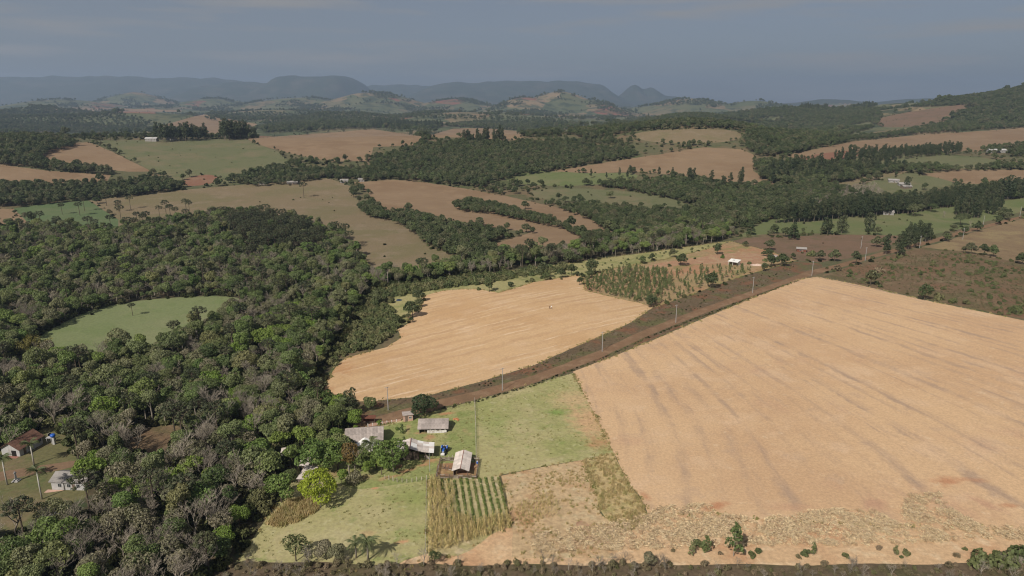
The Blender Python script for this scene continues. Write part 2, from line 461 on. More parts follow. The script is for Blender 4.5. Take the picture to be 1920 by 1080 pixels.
GM['fallow'] = ground_mat('fallow_plot', (0.443, 0.320, 0.188),
    [((0.385, 0.222, 0.116), 0.06, 0.5, 0.66, 0.85), ((0.502, 0.410, 0.256), 0.25, 0.5, 0.7, 0.8), ((0.334, 0.142, 0.064), 0.05, 0.64, 0.74, 0.8), ((0.251, 0.222, 0.088), 0.2, 0.62, 0.74, 0.5)], fine=0.3, bump=0.7)
GM['litter'] = ground_mat('trampled_strip', (0.512, 0.347, 0.205), [((0.428, 0.237, 0.130), 0.05, 0.5, 0.66, 0.85), ((0.586, 0.446, 0.288), 0.2, 0.5, 0.68, 0.8)], fine=0.24, bump=0.6)
GM['tall'] = ground_mat('tall_dry_grass_ground', (0.42, 0.32, 0.165), [((0.30, 0.26, 0.11), 0.1, 0.45, 0.6, 0.85), ((0.44, 0.34, 0.19), 0.25, 0.5, 0.7, 0.7)], fine=0.35, bump=0.8)
GM['crop'] = ground_mat('crop_plot_soil', (0.37, 0.31, 0.165), [((0.28, 0.26, 0.11), 0.15, 0.45, 0.65, 0.8), ((0.50, 0.40, 0.28), 0.4, 0.5, 0.7, 0.7)], fine=0.3, bump=0.7)
GM['road'] = ground_mat('dirt_road', (0.19, 0.115, 0.068), [((0.24, 0.155, 0.095), 0.2, 0.45, 0.65, 0.8), ((0.15, 0.10, 0.058), 0.08, 0.5, 0.7, 0.6)], fine=0.16)
GM['verge'] = ground_mat('road_verge', (0.125, 0.09, 0.055), [((0.18, 0.088, 0.05), 0.06, 0.5, 0.62, 0.85), ((0.11, 0.105, 0.045), 0.1, 0.5, 0.64, 0.85), ((0.18, 0.145, 0.10), 0.3, 0.56, 0.7, 0.7)], fine=0.34, bump=0.8)
GM['young'] = ground_mat('young_plantation_ground', (0.30, 0.215, 0.115), [((0.36, 0.19, 0.11), 0.03, 0.45, 0.6, 0.85), ((0.22, 0.20, 0.085), 0.06, 0.48, 0.62, 0.85), ((0.42, 0.30, 0.19), 0.2, 0.55, 0.7, 0.7)], fine=0.3, bump=0.6)
GM['slope'] = ground_mat('pale_grass_slope', (0.30, 0.27, 0.125), [((0.19, 0.20, 0.075), 0.05, 0.45, 0.6, 0.8), ((0.37, 0.32, 0.17), 0.15, 0.5, 0.68, 0.7)], fine=0.3)
GM['clear'] = ground_mat('cleared_brush_ground', (0.155, 0.105, 0.062), [((0.11, 0.095, 0.045), 0.05, 0.45, 0.6, 0.85), ((0.20, 0.15, 0.09), 0.12, 0.5, 0.68, 0.8), ((0.18, 0.10, 0.06), 0.03, 0.5, 0.65, 0.7)], fine=0.36, bump=0.8)
GM['tanfield'] = ground_mat('dull_tan_stubble', (0.222, 0.153, 0.094), [((0.19, 0.125, 0.074), 0.012, 0.45, 0.62, 0.8), ((0.255, 0.178, 0.11), 0.04, 0.5, 0.7, 0.7)],
    [(ROWS_FAR, 9.0, (0.185, 0.12, 0.068), 0.0, 0.44, 0.03, 40.0, 0.7)], fine=0.12)
GM['drygrass'] = ground_mat('dry_pasture', (0.185, 0.142, 0.085), [((0.155, 0.132, 0.068), 0.02, 0.45, 0.6, 0.8), ((0.215, 0.165, 0.11), 0.05, 0.5, 0.68, 0.8), ((0.12, 0.115, 0.052), 0.12, 0.62, 0.72, 0.7)], fine=0.22)
GM['brownfield'] = ground_mat('brown_field', (0.165, 0.107, 0.070), [((0.13, 0.095, 0.058), 0.03, 0.45, 0.62, 0.8), ((0.19, 0.12, 0.085), 0.09, 0.5, 0.68, 0.7), ((0.11, 0.11, 0.05), 0.05, 0.6, 0.7, 0.7)], fine=0.2)
GM['straw_hill'] = ground_mat('ochre_dry_grass', (0.205, 0.145, 0.083), [((0.25, 0.19, 0.10), 0.03, 0.48, 0.62, 0.85), ((0.16, 0.11, 0.065), 0.08, 0.5, 0.68, 0.7)], [(ROWS_FAR, 5.0, (0.165, 0.11, 0.07), 0.0, 0.42, 0.08, 10.0, 0.7)], fine=0.22)
GM['green'] = ground_mat('green_pasture', (0.125, 0.142, 0.060), [((0.16, 0.155, 0.078), 0.02, 0.45, 0.62, 0.8), ((0.10, 0.13, 0.045), 0.05, 0.5, 0.66, 0.7)], fine=0.18)
GM['vivid'] = ground_mat('young_green_crop', (0.092, 0.128, 0.056), [((0.115, 0.138, 0.066), 0.03, 0.45, 0.62, 0.8)], fine=0.15)
GM['meadow'] = ground_mat('forest_meadow', (0.167, 0.193, 0.088), [((0.201, 0.208, 0.109), 0.025, 0.45, 0.62, 0.7), ((0.138, 0.174, 0.068), 0.06, 0.5, 0.66, 0.6), ((0.106, 0.135, 0.052), 0.2, 0.64, 0.74, 0.6)], fine=0.18)
GM['olive'] = ground_mat('olive_grassland', (0.128, 0.130, 0.066), [((0.165, 0.14, 0.08), 0.02, 0.45, 0.62, 0.8), ((0.10, 0.115, 0.05), 0.05, 0.5, 0.66, 0.7)], fine=0.22)
GM['redfield'] = ground_mat('ploughed_red_earth', (0.20, 0.10, 0.065), [((0.22, 0.14, 0.09), 0.02, 0.45, 0.62, 0.8)], fine=0.15)
GM['yard'] = ground_mat('dull_yard_grass', (0.135, 0.125, 0.058), [((0.19, 0.14, 0.085), 0.07, 0.46, 0.62, 0.85), ((0.09, 0.115, 0.04), 0.1, 0.5, 0.65, 0.8)], fine=0.24)  # dull olive grass with brown and green patches
GM['yardroad'] = ground_mat('yard_dirt_track', (0.20, 0.13, 0.082), [((0.17, 0.11, 0.07), 0.15, 0.45, 0.65, 0.8)], fine=0.16)
GM['twigs'] = ground_mat('dry_brush_ground', (0.115, 0.085, 0.055), [((0.08, 0.075, 0.035), 0.1, 0.45, 0.62, 0.8), ((0.17, 0.12, 0.08), 0.2, 0.55, 0.7, 0.7)], fine=0.34)

# far country: a patchwork of fields, pasture and red earth
def far_mat():
    n = NT('far_farmland')
    wv = n.t.nodes.new('ShaderNodeTexNoise'); wv.inputs['Scale'].default_value = 0.004; wv.inputs['Detail'].default_value = 2
    n.link(n.tc.outputs['Object'], wv.inputs['Vector'])
    sc = n.t.nodes.new('ShaderNodeVectorMath'); sc.operation = 'MULTIPLY_ADD'
    sc.inputs[1].default_value = (160, 160, 0); n.link(wv.outputs['Color'], sc.inputs[0]); n.link(n.tc.outputs['Object'], sc.inputs[2])
    vo = n.t.nodes.new('ShaderNodeTexVoronoi'); vo.inputs['Scale'].default_value = 0.0048; vo.inputs['Randomness'].default_value = 0.9
    mp = n.mapping(scale=(1, 0.62, 0), vec=sc.outputs[0]); n.link(mp, vo.inputs['Vector'])
    sp = n.t.nodes.new('ShaderNodeSeparateColor'); n.link(vo.outputs['Color'], sp.inputs[0])
    c = n.ramp(sp.outputs[0], [(0.0, (0.085, 0.098, 0.050)), (0.24, (0.118, 0.122, 0.066)), (0.44, (0.19, 0.14, 0.085)), (0.58, (0.10, 0.108, 0.056)),
                               (0.78, (0.22, 0.16, 0.098)), (0.86, (0.14, 0.12, 0.07)), (0.965, (0.20, 0.085, 0.055))], 'CONSTANT')
    c = n.mix(n.rng(n.noise(0.006, 5, 0.6), 0.45, 0.62, 0, 0.6), c, (0.125, 0.118, 0.062))
    c = n.mix(n.rng(n.noise(0.011, 6, 0.65), 0.50, 0.58, 0, 0.9), c, (0.042, 0.055, 0.03))
    return n.color(c)
GM['far'] = far_mat()
GM['hills'] = ground_mat('far_hills', (0.046, 0.057, 0.039), [((0.083, 0.078, 0.059), 0.0022, 0.48, 0.6, 0.75), ((0.037, 0.049, 0.029), 0.004, 0.48, 0.6, 0.85)], fine=0.25, fine_scale=0.006, bump=0)

# name, label, material, outline in the picture (later ones lie over earlier ones), smoothing
LAND = [
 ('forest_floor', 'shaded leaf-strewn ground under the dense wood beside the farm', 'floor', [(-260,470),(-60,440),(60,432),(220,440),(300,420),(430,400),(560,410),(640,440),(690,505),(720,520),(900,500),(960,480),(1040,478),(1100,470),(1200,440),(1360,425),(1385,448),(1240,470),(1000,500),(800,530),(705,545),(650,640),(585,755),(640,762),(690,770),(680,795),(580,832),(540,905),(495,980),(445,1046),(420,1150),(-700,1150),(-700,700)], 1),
 ('pasture', 'pale dry-green pasture sloping from the road down to the bottom dirt edge', 'pasture', [(583,832),(650,812),(720,797),(830,767),(950,735),(1074,699),(1095,740),(1122,790),(1150,848),(1092,862),(1010,876),(940,890),(935,893),(805,898),(800,1040),(760,1072),(430,1068),(450,1046),(497,975),(545,900)], 0),
 ('farmyard_lawn', 'greener grass around the farm sheds and corral', 'lawn', [(590,835),(720,800),(830,770),(890,752),(895,800),(893,862),(890,900),(805,900),(730,910),(660,920),(640,905),(600,900),(570,905),(555,880)], 1),
 ('harvested_field', 'large pale straw field right of the pasture, with dark broken streaks', 'big', [(1074,697),(1150,668),(1240,631),(1330,592),(1420,555),(1500,524),(1532,519),(1600,532),(1750,566),(1920,601),(2150,650),(2500,740),(2600,1000),(1920,990),(1600,985),(1420,972),(1330,962),(1218,972),(1202,934),(1175,900),(1150,848),(1122,790),(1095,740)], 0),
 ('trampled_strip', 'strip of pale trampled soil and straw along the lower edge of the big field', 'litter', [(900,1000),(958,985),(1060,975),(1150,985),(1218,970),(1330,960),(1420,970),(1600,984),(1920,989),(2600,998),(2500,1075),(1920,1075),(1000,1075),(720,1075),(760,1050),(800,1038),(860,1030)], 0),
 ('brush_ground', 'dark brushy ground along the bottom edge below the straw strip', 'twigs', [(420,1048),(520,1056),(600,1052),(700,1061),(790,1055),(880,1062),(1000,1056),(1100,1062),(1180,1054),(1260,1061),(1400,1056),(1500,1062),(1620,1055),(1740,1060),(1830,1053),(1920,1060),(2300,1056),(2400,1200),(300,1200)], 1),
 ('dry_field', 'straw-coloured field between the road and the wood where two people stand', 'mid', [(583,753),(640,753),(700,752),(800,742),(900,716),(1000,685),(1100,641),(1180,606),(1224,577),(1200,568),(1150,557),(1097,545),(1092,520),(1080,516),(1000,529),(965,540),(935,549),(905,543),(870,542),(830,545),(797,553),(788,563),(789,576),(765,592),(766,606),(746,617),(752,633),(725,651),(690,660),(650,671),(634,682),(612,715)], 0),
 ('road_verge', 'brown weedy verge and bank between the dry field and the dirt road', 'verge', [(600,754),(700,753),(800,743),(900,717),(1000,686),(1100,642),(1180,607),(1226,577),(1300,552),(1380,522),(1490,491),(1540,494),(1545,512),(1500,522),(1420,553),(1330,590),(1240,629),(1150,666),(1074,696),(950,733),(830,765),(720,796),(660,808),(640,790),(650,770)], 0),
 ('dirt_road', 'reddish brown dirt road running from the farm gate up to the ridge at right', 'road', [(660,800),(690,786),(765,765),(820,750),(895,733),(1003,703),(1127,656),(1205,620),(1255,600),(1330,573),(1405,547),(1470,525),(1515,508),(1555,499),(1595,489),(1640,476),(1690,463),(1750,448),(1800,433),(1850,421),(1920,403),(2000,380),(2002,385),(1920,408),(1850,427),(1800,440),(1750,455),(1690,470),(1640,483),(1595,497),(1560,506),(1510,520),(1405,557),(1330,584),(1255,613),(1205,634),(1127,670),(1003,718),(895,748),(825,764),(770,780),(700,800),(670,812)], 0),
 ('young_plantation', 'brown reddish ground planted with young trees above the dirt road', 'young', [(1093,521),(1150,503),(1230,490),(1300,474),(1372,453),(1440,470),(1492,489),(1380,521),(1300,551),(1224,577),(1200,568),(1150,557),(1097,545)], 0),
 ('grass_slope', 'pale green grass slope with small bushes above the dry field', 'slope', [(705,543),(800,528),(930,512),(1000,503),(1120,486),(1240,470),(1368,452),(1330,466),(1230,489),(1150,503),(1093,520),(1080,516),(1000,529),(965,540),(935,549),(905,543),(870,542),(830,545),(797,553),(788,563),(789,576),(765,592),(766,606),(740,600),(715,585),(700,570)], 0),
 ('green_hollow', 'small green hollow beside the pond at the top of the dry field', 'slope', [(735,572),(745,558),(790,548),(835,545),(797,553),(788,563),(789,576),(765,588),(745,590)], 1),
 ('red_clearing', 'bare red soil around the white hut above the road', 'redsoil', [(1200,502),(1240,492),(1300,484),(1350,476),(1400,472),(1445,480),(1440,490),(1410,497),(1370,498),(1320,494),(1250,500)], 1),
 ('fallow_plot', 'pinkish bare fallow plot with dry stalks beside the crop rows', 'fallow', [(940,892),(1010,877),(1092,862),(1105,890),(1118,930),(1125,962),(1160,990),(1150,1046),(960,1046),(962,1000),(958,980),(950,930)], 0),
 ('tall_grass_plot', 'strip of tall dry grass beside the big straw field', 'tall', [(1092,862),(1150,848),(1172,895),(1200,935),(1216,975),(1185,992),(1150,988),(1128,960),(1118,930),(1105,890)], 0),
 ('crop_plot', 'small crop plot in front of the corral with green rows and dry corn', 'crop', [(803,899),(870,895),(936,893),(948,940),(960,985),(925,1000),(885,1030),(860,1042),(802,1042)], 0),
 ('bare_soil_patch', 'bright red bare soil patch in the fallow plot', 'redsoil', [(1078,978),(1095,975),(1110,990),(1104,1000),(1085,998)], 1),
 ('corral_soil', 'trampled red soil inside the wooden corral', 'path', [(820,869),(893,867),(893,896),(818,896)], 0),
 ('bare_bank', 'straw covered bank below the bright lime tree', 'tall', [(505,968),(540,940),(575,935),(588,955),(560,972),(530,980),(500,988)], 1),
 ('meadow', 'smooth grey-green meadow enclosed by the wood at left', 'meadow', [(40,648),(100,614),(170,580),(260,563),(350,556),(440,555),(458,566),(432,585),(385,610),(335,640),(305,662),(200,670),(110,672),(50,668)], 1),
 ('house_yard', 'grassy yard around the red-roofed house and the white house at left', 'yard', [(-140,880),(0,850),(40,825),(85,800),(120,805),(140,850),(155,890),(170,930),(130,945),(100,965),(60,985),(-60,1010),(-160,1000)], 1),
 ('yard_track', 'red dirt track between the red-roofed house and the white house', 'yardroad', [(-140,905),(0,885),(60,875),(110,868),(150,862),(152,872),(110,882),(60,890),(0,902),(-140,925)], 1),
 ('bare_clearing', 'brown bare clearing under the big trees right of the houses', 'clear', [(225,838),(265,805),(310,795),(345,800),(345,835),(300,848),(250,850)], 1),
 ('green_crop', 'vivid green rectangular patch beyond the araucarias at left', 'vivid', [(25,391),(90,382),(165,376),(185,388),(222,412),(222,425),(60,427)], 0),
 ('tan_field', 'small tan field at the left edge beside the green patch', 'tanfield', [(-160,396),(25,391),(60,425),(-160,432)], 0),
 ('dry_pasture', 'wide brown dry pasture on the slope behind the dark wood', 'drygrass', [(168,376),(280,362),(400,351),(530,341),(618,334),(665,352),(672,380),(695,405),(740,412),(800,436),(792,455),(840,475),(896,480),(855,500),(720,520),(690,512),(670,475),(630,440),(590,425),(430,405),(250,430),(222,425),(222,412),(185,388)], 0),
 ('stubble_field', 'long tan stubble field winding between hedges in the middle distance', 'tanfield', [(660,342),(740,337),(800,342),(880,355),(960,370),(1050,390),(1088,400),(1152,436),(1130,440),(1060,428),(1100,446),(1095,458),(1040,476),(960,478),(912,463),(960,447),(995,436),(900,424),(850,412),(800,408),(770,398),(720,400),(700,375),(690,362)], 0),
 ('tan_field', 'tan field on the hillside above the wood at far left', 'tanfield', [(68,292),(120,270),(165,266),(210,284),(285,322),(240,322),(140,311),(75,300)], 0),
 ('tan_field', 'tan field at the left edge below the dark wood', 'tanfield', [(-160,300),(0,309),(100,321),(208,328),(200,342),(100,347),(-160,335)], 0),
 ('hill_pasture', 'broad green hill pasture in front of the eucalyptus grove', 'olive', [(178,264),(300,261),(460,261),(520,284),(545,305),(520,330),(420,345),(330,350),(300,328),(250,302)], 0),
 ('red_bank', 'bare red earth bank at the foot of the green hill pasture', 'redfield', [(335,338),(385,325),(415,333),(395,346),(345,350)], 1),
 ('tan_field', 'wide tan field on the ridge right of the eucalyptus grove', 'tanfield', [(462,260),(600,250),(700,242),(792,256),(785,272),(700,276),(692,302),(620,303),(545,288),(500,276)], 0),
 ('tan_field', 'pale tan field near the top of the ridge above the central wood', 'tanfield', [(790,258),(850,241),(900,240),(972,246),(985,262),(955,266),(880,258)], 0),
 ('tan_field', 'tan field behind the eucalyptus grove on the left ridge', 'tanfield', [(270,244),(380,214),(480,232),(490,240),(420,252)], 0),
 ('red_field', 'strip of red ploughed earth on the far left ridge', 'redfield', [(190,207),(290,203),(292,213),(230,212)], 0),
 ('straw_field', 'pale straw strip on the far left ridge', 'tanfield', [(80,204),(200,203),(340,206),(340,210),(200,208),(80,209)], 0),
 ('brown_hill_field', 'rounded tan hilltop field right of the central wood', 'tanfield', [(1036,321),(1150,302),(1250,287),(1320,276),(1390,280),(1418,292),(1412,320),(1462,349),(1380,346),(1300,332),(1200,322),(1100,325)], 0),
 ('green_pasture', 'soft green pasture below the rounded tan hilltop', 'green', [(940,333),(1000,321),(1040,321),(1100,325),(1200,324),(1190,338),(1120,346),(1040,350),(960,343)], 1),
 ('green_pasture', 'green pasture with scattered trees behind the valley wood', 'olive', [(985,356),(1080,352),(1200,360),(1285,376),(1280,392),(1180,388),(1080,378),(1000,372)], 1),
 ('tan_field', 'long tan field on the slope at far right', 'tanfield', [(1478,290),(1600,265),(1700,255),(1860,244),(2050,230),(2050,262),(1920,270),(1830,285),(1700,281),(1620,291),(1500,302)], 0),
 ('red_bank', 'red earth patch at the lower end of the far right tan field', 'redfield', [(1480,296),(1600,280),(1630,286),(1600,298),(1520,304)], 1),
 ('green_pasture', 'green pasture in front of the pale sheds at far right', 'olive', [(1560,300),(1640,288),(1850,293),(1900,310),(1780,318),(1640,316)], 1),
 ('tan_field', 'tan field behind the dark plantation row at right', 'tanfield', [(1720,327),(1800,319),(1920,318),(2060,316),(2060,350),(1920,348),(1800,344)], 0),
 ('green_pasture', 'green pasture around the group of pale sheds behind the plantation', 'olive', [(1590,350),(1690,321),(1760,333),(1800,346),(1700,362),(1620,362)], 1),
 ('dirt_path', 'tan track curving over the rise beside the pale sheds', 'drygrass', [(1555,350),(1600,335),(1680,320),(1715,322),(1650,334),(1600,352)], 1),
 ('paddock', 'green paddock with round trees below the plantation row', 'green', [(1380,446),(1440,412),(1560,400),(1700,400),(1800,385),(1920,372),(2050,360),(2050,375),(1920,395),(1850,415),(1790,432),(1720,444),(1560,438),(1460,436)], 0),
 ('brown_field', 'brown bare field between the paddock and the upper dirt road', 'brownfield', [(1372,452),(1400,446),(1480,444),(1560,440),(1715,442),(1640,472),(1590,485),(1535,492),(1492,487),(1440,469)], 0),
 ('cleared_ground', 'brown cleared ground with scattered bushes at the right edge', 'clear', [(1540,516),(1600,498),(1690,472),(1730,465),(1800,472),(1920,495),(2200,520),(2300,690),(2150,645),(1920,598),(1750,564),(1600,530)], 0),
 ('ochre_hill_field', 'ochre dry-grass field beside the upper dirt road at right', 'straw_hill', [(1705,468),(1760,456),(1850,428),(1920,409),(2200,330),(2300,520),(1920,494),(1800,471),(1730,464)], 0),
 ('tan_field', 'grey-tan clearing among the far plantation hills', 'drygrass', [(1178,252),(1230,244),(1300,241),(1388,244),(1390,264),(1300,270),(1210,266)], 1),
 ('red_field', 'reddish bare hillside at the upper right', 'brownfield', [(1640,222),(1720,207),(1822,193),(1830,198),(1790,212),(1765,232),(1650,242)], 1),
 ('pond', 'small blue farm pond in the green hollow', 'pond', [(742,562),(748,560),(755,562),(753,564),(744,565)], 1),
]
def pond_mat():
    n = NT('pond_water'); n.b.inputs['Roughness'].default_value = 0.08; n.b.inputs['Specular IOR Level'].default_value = 0.5
    n.bump(n.noise(1.5, 3), 0.05, 0.05)
    return n.color((0.03, 0.05, 0.085))
GM['pond'] = pond_mat()

def build_ground():
    az_in = np.arange(-41, 41.01, 0.3)
    az = np.radians(np.concatenate([np.arange(-180, -60, 6.0), np.arange(-60, -41, 2.0), az_in, np.arange(42, 60, 2.0), np.arange(60, 180, 6.0)]))
    rs = 45.0*1.0225**np.arange(282)
    pts = [(0.0, 0.0)]
    rg = np.random.default_rng(3)
    for i, r in enumerate(rs):
        for j, a in enumerate(az):
            if abs(a) > 0.75 and i % 4: continue
            da = rg.uniform(-0.0009, 0.0009)
            pts.append((r*math.sin(a+da), r*math.cos(a+da)))
    V = [Vector(p) for p in pts]
    E = []
    polys = []
    for k, (nm, lb, mt, px, sm) in enumerate(LAND):
        P = smooth_poly(px, sm+1) if sm else px
        P = dense(P, 9.0, 0.9, k)
        gp = unproject(P)[:, :2]
        keep = [gp[0]]
        for q in gp[1:]:
            if np.hypot(*(q-keep[-1])) > 0.15: keep.append(q)
        gp = np.array(keep)
        polys.append(gp)
        b = len(V); n = len(gp)
        V += [Vector(p) for p in gp]
        E += [(b+i, b+(i+1) % n) for i in range(n)]
    vo, eo, fo, *_ = delaunay_2d_cdt(V, E, [], 0, 1e-3, False)
    v = np.array([(p.x, p.y) for p in vo]); f = np.array([tuple(t) for t in fo], dtype=np.int32)
    c = v[f].mean(1)
    cls = np.full(len(f), -1)
    for k, gp in enumerate(polys):
        lo = gp.min(0); hi = gp.max(0)
        m = np.where((c[:, 0] > lo[0]) & (c[:, 0] < hi[0]) & (c[:, 1] > lo[1]) & (c[:, 1] < hi[1]))[0]
        if len(m):
            ins = in_poly(c[m, 0], c[m, 1], gp)
            cls[m[ins]] = k
    r = np.hypot(c[:, 0], c[:, 1])
    far = (cls < 0) & (r > 1350)
    cls[far] = -2
    cls[(cls == -2) & (r > 9300)] = -3
    z = terrain(v[:, 0], v[:, 1])
    d = 1.0+np.hypot(v[:, 0], v[:, 1])*0.002
    nx = -(terrain(v[:, 0]+d, v[:, 1])-terrain(v[:, 0]-d, v[:, 1]))/(2*d)
    ny = -(terrain(v[:, 0], v[:, 1]+d)-terrain(v[:, 0], v[:, 1]-d))/(2*d)
    N = np.stack([nx, ny, np.ones_like(nx)], 1); N /= np.linalg.norm(N, axis=1, keepdims=True)
    P3 = np.column_stack([v, z])
    # counter-clockwise seen from above
    a, b, cc = v[f[:, 0]], v[f[:, 1]], v[f[:, 2]]
    flip = ((b-a)[:, 0]*(cc-a)[:, 1]-(b-a)[:, 1]*(cc-a)[:, 0]) < 0
    f[flip] = f[flip][:, ::-1]
    spec = [(-1, 'terrain', 'rough olive grassland and scrub between the fields', 'scrub'),
            (-2, 'farmland', 'distant patchwork of fields and pastures rolling to the horizon', 'far'),
            (-3, 'hills', 'blue table-topped hills along the horizon', 'hills')]
    spec += [(k, l[0], l[1], l[2]) for k, l in enumerate(LAND)]
    for k, nm, lb, mt in spec:
        sel = f[cls == k]
        if not len(sel): print('EMPTY LAND', nm, lb); continue
        ids, inv = np.unique(sel, return_inverse=True)
        me = mesh_np(nm, P3[ids], inv.reshape(-1, 3), GM[mt], smooth=True)
        me.normals_split_custom_set_from_vertices(N[ids].tolist())
        o = link(nm, me)
        tag(o, lb, None, None, 'structure')
    return polys
POLYS = build_ground()

# ------------------------------------------------------------------ vegetation: prototypes
LM = {}
LM['forest'] = leaf_mat('forest_leaves', [(0.0, (0.083, 0.119, 0.045)), (0.13, (0.132, 0.169, 0.065)), (0.26, (0.165, 0.181, 0.081)), (0.38, (0.094, 0.133, 0.045)), (0.5, (0.204, 0.205, 0.115)), (0.6, (0.130, 0.193, 0.059)), (0.7, (0.215, 0.205, 0.126)), (0.8, (0.105, 0.143, 0.054)), (0.88, (0.181, 0.244, 0.070)), (0.95, (0.215, 0.203, 0.101)), (1.0, (0.099, 0.154, 0.045))], 0.25)
LM['wood'] = leaf_mat('woodland_leaves', [(0.0, (0.056, 0.076, 0.033)), (0.3, (0.087, 0.102, 0.048)), (0.5, (0.066, 0.087, 0.037)), (0.7, (0.123, 0.123, 0.071)), (0.85, (0.092, 0.123, 0.048)), (1.0, (0.137, 0.128, 0.077))], 0.2)
LM['grey'] = leaf_mat('grey_green_leaves', [(0.0, (0.182, 0.171, 0.110)), (0.5, (0.226, 0.200, 0.143)), (1.0, (0.171, 0.176, 0.103))])
LM['lime'] = leaf_mat('lime_leaves', [(0.0, (0.27, 0.33, 0.035)), (1.0, (0.29, 0.34, 0.04))], 0.3, 0.22)
LM['fresh'] = leaf_mat('fresh_green_leaves', [(0.0, (0.145, 0.22, 0.042)), (1.0, (0.195, 0.25, 0.062))])
LM['garden'] = leaf_mat('garden_leaves', [(0.0, (0.105, 0.160, 0.042)), (0.5, (0.145, 0.200, 0.055)), (1.0, (0.175, 0.195, 0.085))])
LM['bronze'] = leaf_mat('bronze_leaves', [(0.0, (0.15, 0.10, 0.035)), (1.0, (0.17, 0.115, 0.045))])
LM['yellow'] = leaf_mat('yellow_blossom', [(0.0, (0.30, 0.22, 0.012)), (1.0, (0.34, 0.25, 0.015))])
LM['araucaria'] = leaf_mat('araucaria_needles', [(0.0, (0.042, 0.052, 0.026)), (1.0, (0.068, 0.074, 0.036))], 0.08)
LM['euca'] = leaf_mat('eucalyptus_leaves', [(0.0, (0.041, 0.057, 0.028)), (0.5, (0.057, 0.072, 0.034)), (1.0, (0.082, 0.090, 0.048))], 0.15)
LM['pine'] = leaf_mat('pine_needles', [(0.0, (0.044, 0.062, 0.028)), (1.0, (0.058, 0.076, 0.034))], 0.08)
LM['young'] = leaf_mat('young_tree_leaves', [(0.0, (0.11, 0.145, 0.055)), (0.6, (0.15, 0.175, 0.075)), (1.0, (0.19, 0.19, 0.095))])
LM['bush'] = leaf_mat('bush_leaves', [(0.0, (0.086, 0.108, 0.044)), (0.5, (0.129, 0.143, 0.060)), (1.0, (0.172, 0.163, 0.083))])
LM['bamboo'] = leaf_mat('bamboo_leaves', [(0.0, (0.155, 0.140, 0.040)), (1.0, (0.175, 0.155, 0.05))], 0.3)
LM['palm'] = leaf_mat('palm_fronds', [(0.0, (0.10, 0.125, 0.052)), (1.0, (0.13, 0.145, 0.07))], 0.25)
LM['drybrush'] = leaf_mat('dry_brush', [(0.0, (0.204, 0.154, 0.103)), (0.4, (0.144, 0.130, 0.072)), (0.7, (0.240, 0.180, 0.126)), (1.0, (0.138, 0.138, 0.062))])
LM['corn'] = leaf_mat('dry_corn_leaves', [(0.0, (0.44, 0.34, 0.165)), (0.5, (0.52, 0.41, 0.22)), (0.85, (0.38, 0.32, 0.14)), (1.0, (0.25, 0.26, 0.09))], 0.25)
LM['cropgreen'] = leaf_mat('green_crop_leaves', [(0.0, (0.125, 0.18, 0.048)), (1.0, (0.17, 0.21, 0.065))], 0.25)
LM['tuft'] = leaf_mat('grass_tufts', [(0.0, (0.155, 0.17, 0.055)), (0.5, (0.24, 0.22, 0.09)), (1.0, (0.34, 0.28, 0.14))], 0.25)
LM['drytuft'] = leaf_mat('dry_grass_tufts', [(0.0, (0.42, 0.32, 0.17)), (0.5, (0.50, 0.39, 0.23)), (1.0, (0.30, 0.28, 0.12))], 0.25)
LM['straw'] = leaf_mat('straw_residue', [(0.0, (0.50, 0.375, 0.245)), (0.5, (0.57, 0.455, 0.31)), (1.0, (0.42, 0.29, 0.19))], 0.1)
BARK = plain('bark', (0.10, 0.078, 0.056), 0.95, 0.25, 3)
PALEBARK = plain('pale_bark', (0.27, 0.235, 0.19), 0.9, 0.2, 3)
GREYBARK = plain('grey_branches', (0.25, 0.215, 0.172), 0.95, 0.2, 2, rnd=0.25)
EUBARK = plain('eucalyptus_bark', (0.17, 0.14, 0.105), 0.9, 0.25, 2)

def diamonds(P, N, size, rg, aspect=(0.55, 0.9)):
    """leaf sprays: one pointed four-corner face each"""
    n = len(P)
    N = N/np.maximum(np.linalg.norm(N, axis=1, keepdims=True), 1e-6)
    A = rg.standard_normal((n, 3)); A -= (A*N).sum(1, keepdims=True)*N
    A /= np.maximum(np.linalg.norm(A, axis=1, keepdims=True), 1e-6)
    B = np.cross(N, A)
    s = (size*rg.uniform(0.6, 1.35, n))[:, None]; w = s*rg.uniform(*aspect, n)[:, None]
    dr = np.array([0, 0, -0.25])*s
    V = np.stack([P-A*s*0.5, P+B*w*0.5+dr*0.3, P+A*s*0.5+dr, P-B*w*0.5+dr*0.3], 1).reshape(-1, 3)
    F = np.arange(4*n).reshape(-1, 4)
    return V, F

def sph(n, rg):
    v = rg.standard_normal((n, 3)); return v/np.linalg.norm(v, axis=1, keepdims=True)

def lobes_leaves(C, LR, per, leaf, rg, squash=0.8, jitter=0.55, inner=0.82):
    Ps, Ns = [], []
    for i, (c, r) in enumerate(zip(C, LR)):
        d = sph(int(per*(r/np.mean(LR))**2), rg)
        d = d[(d[:, 2] > -0.35) | (rg.random(len(d)) < 0.35)]
        p = c+d*np.array([r, r, r*squash])*rg.uniform(0.82, 1.12, (len(d), 1))
        ok = np.ones(len(p), bool)
        for j, (c2, r2) in enumerate(zip(C, LR)):
            if j != i: ok &= (((p-c2)/np.array([r2, r2, r2*squash]))**2).sum(1) > inner**2
        Ps.append(p[ok]); Ns.append(d[ok]+rg.standard_normal((ok.sum(), 3))*jitter+np.array([0, 0, 0.25]))
    return diamonds(np.concatenate(Ps), np.concatenate(Ns), leaf, rg)

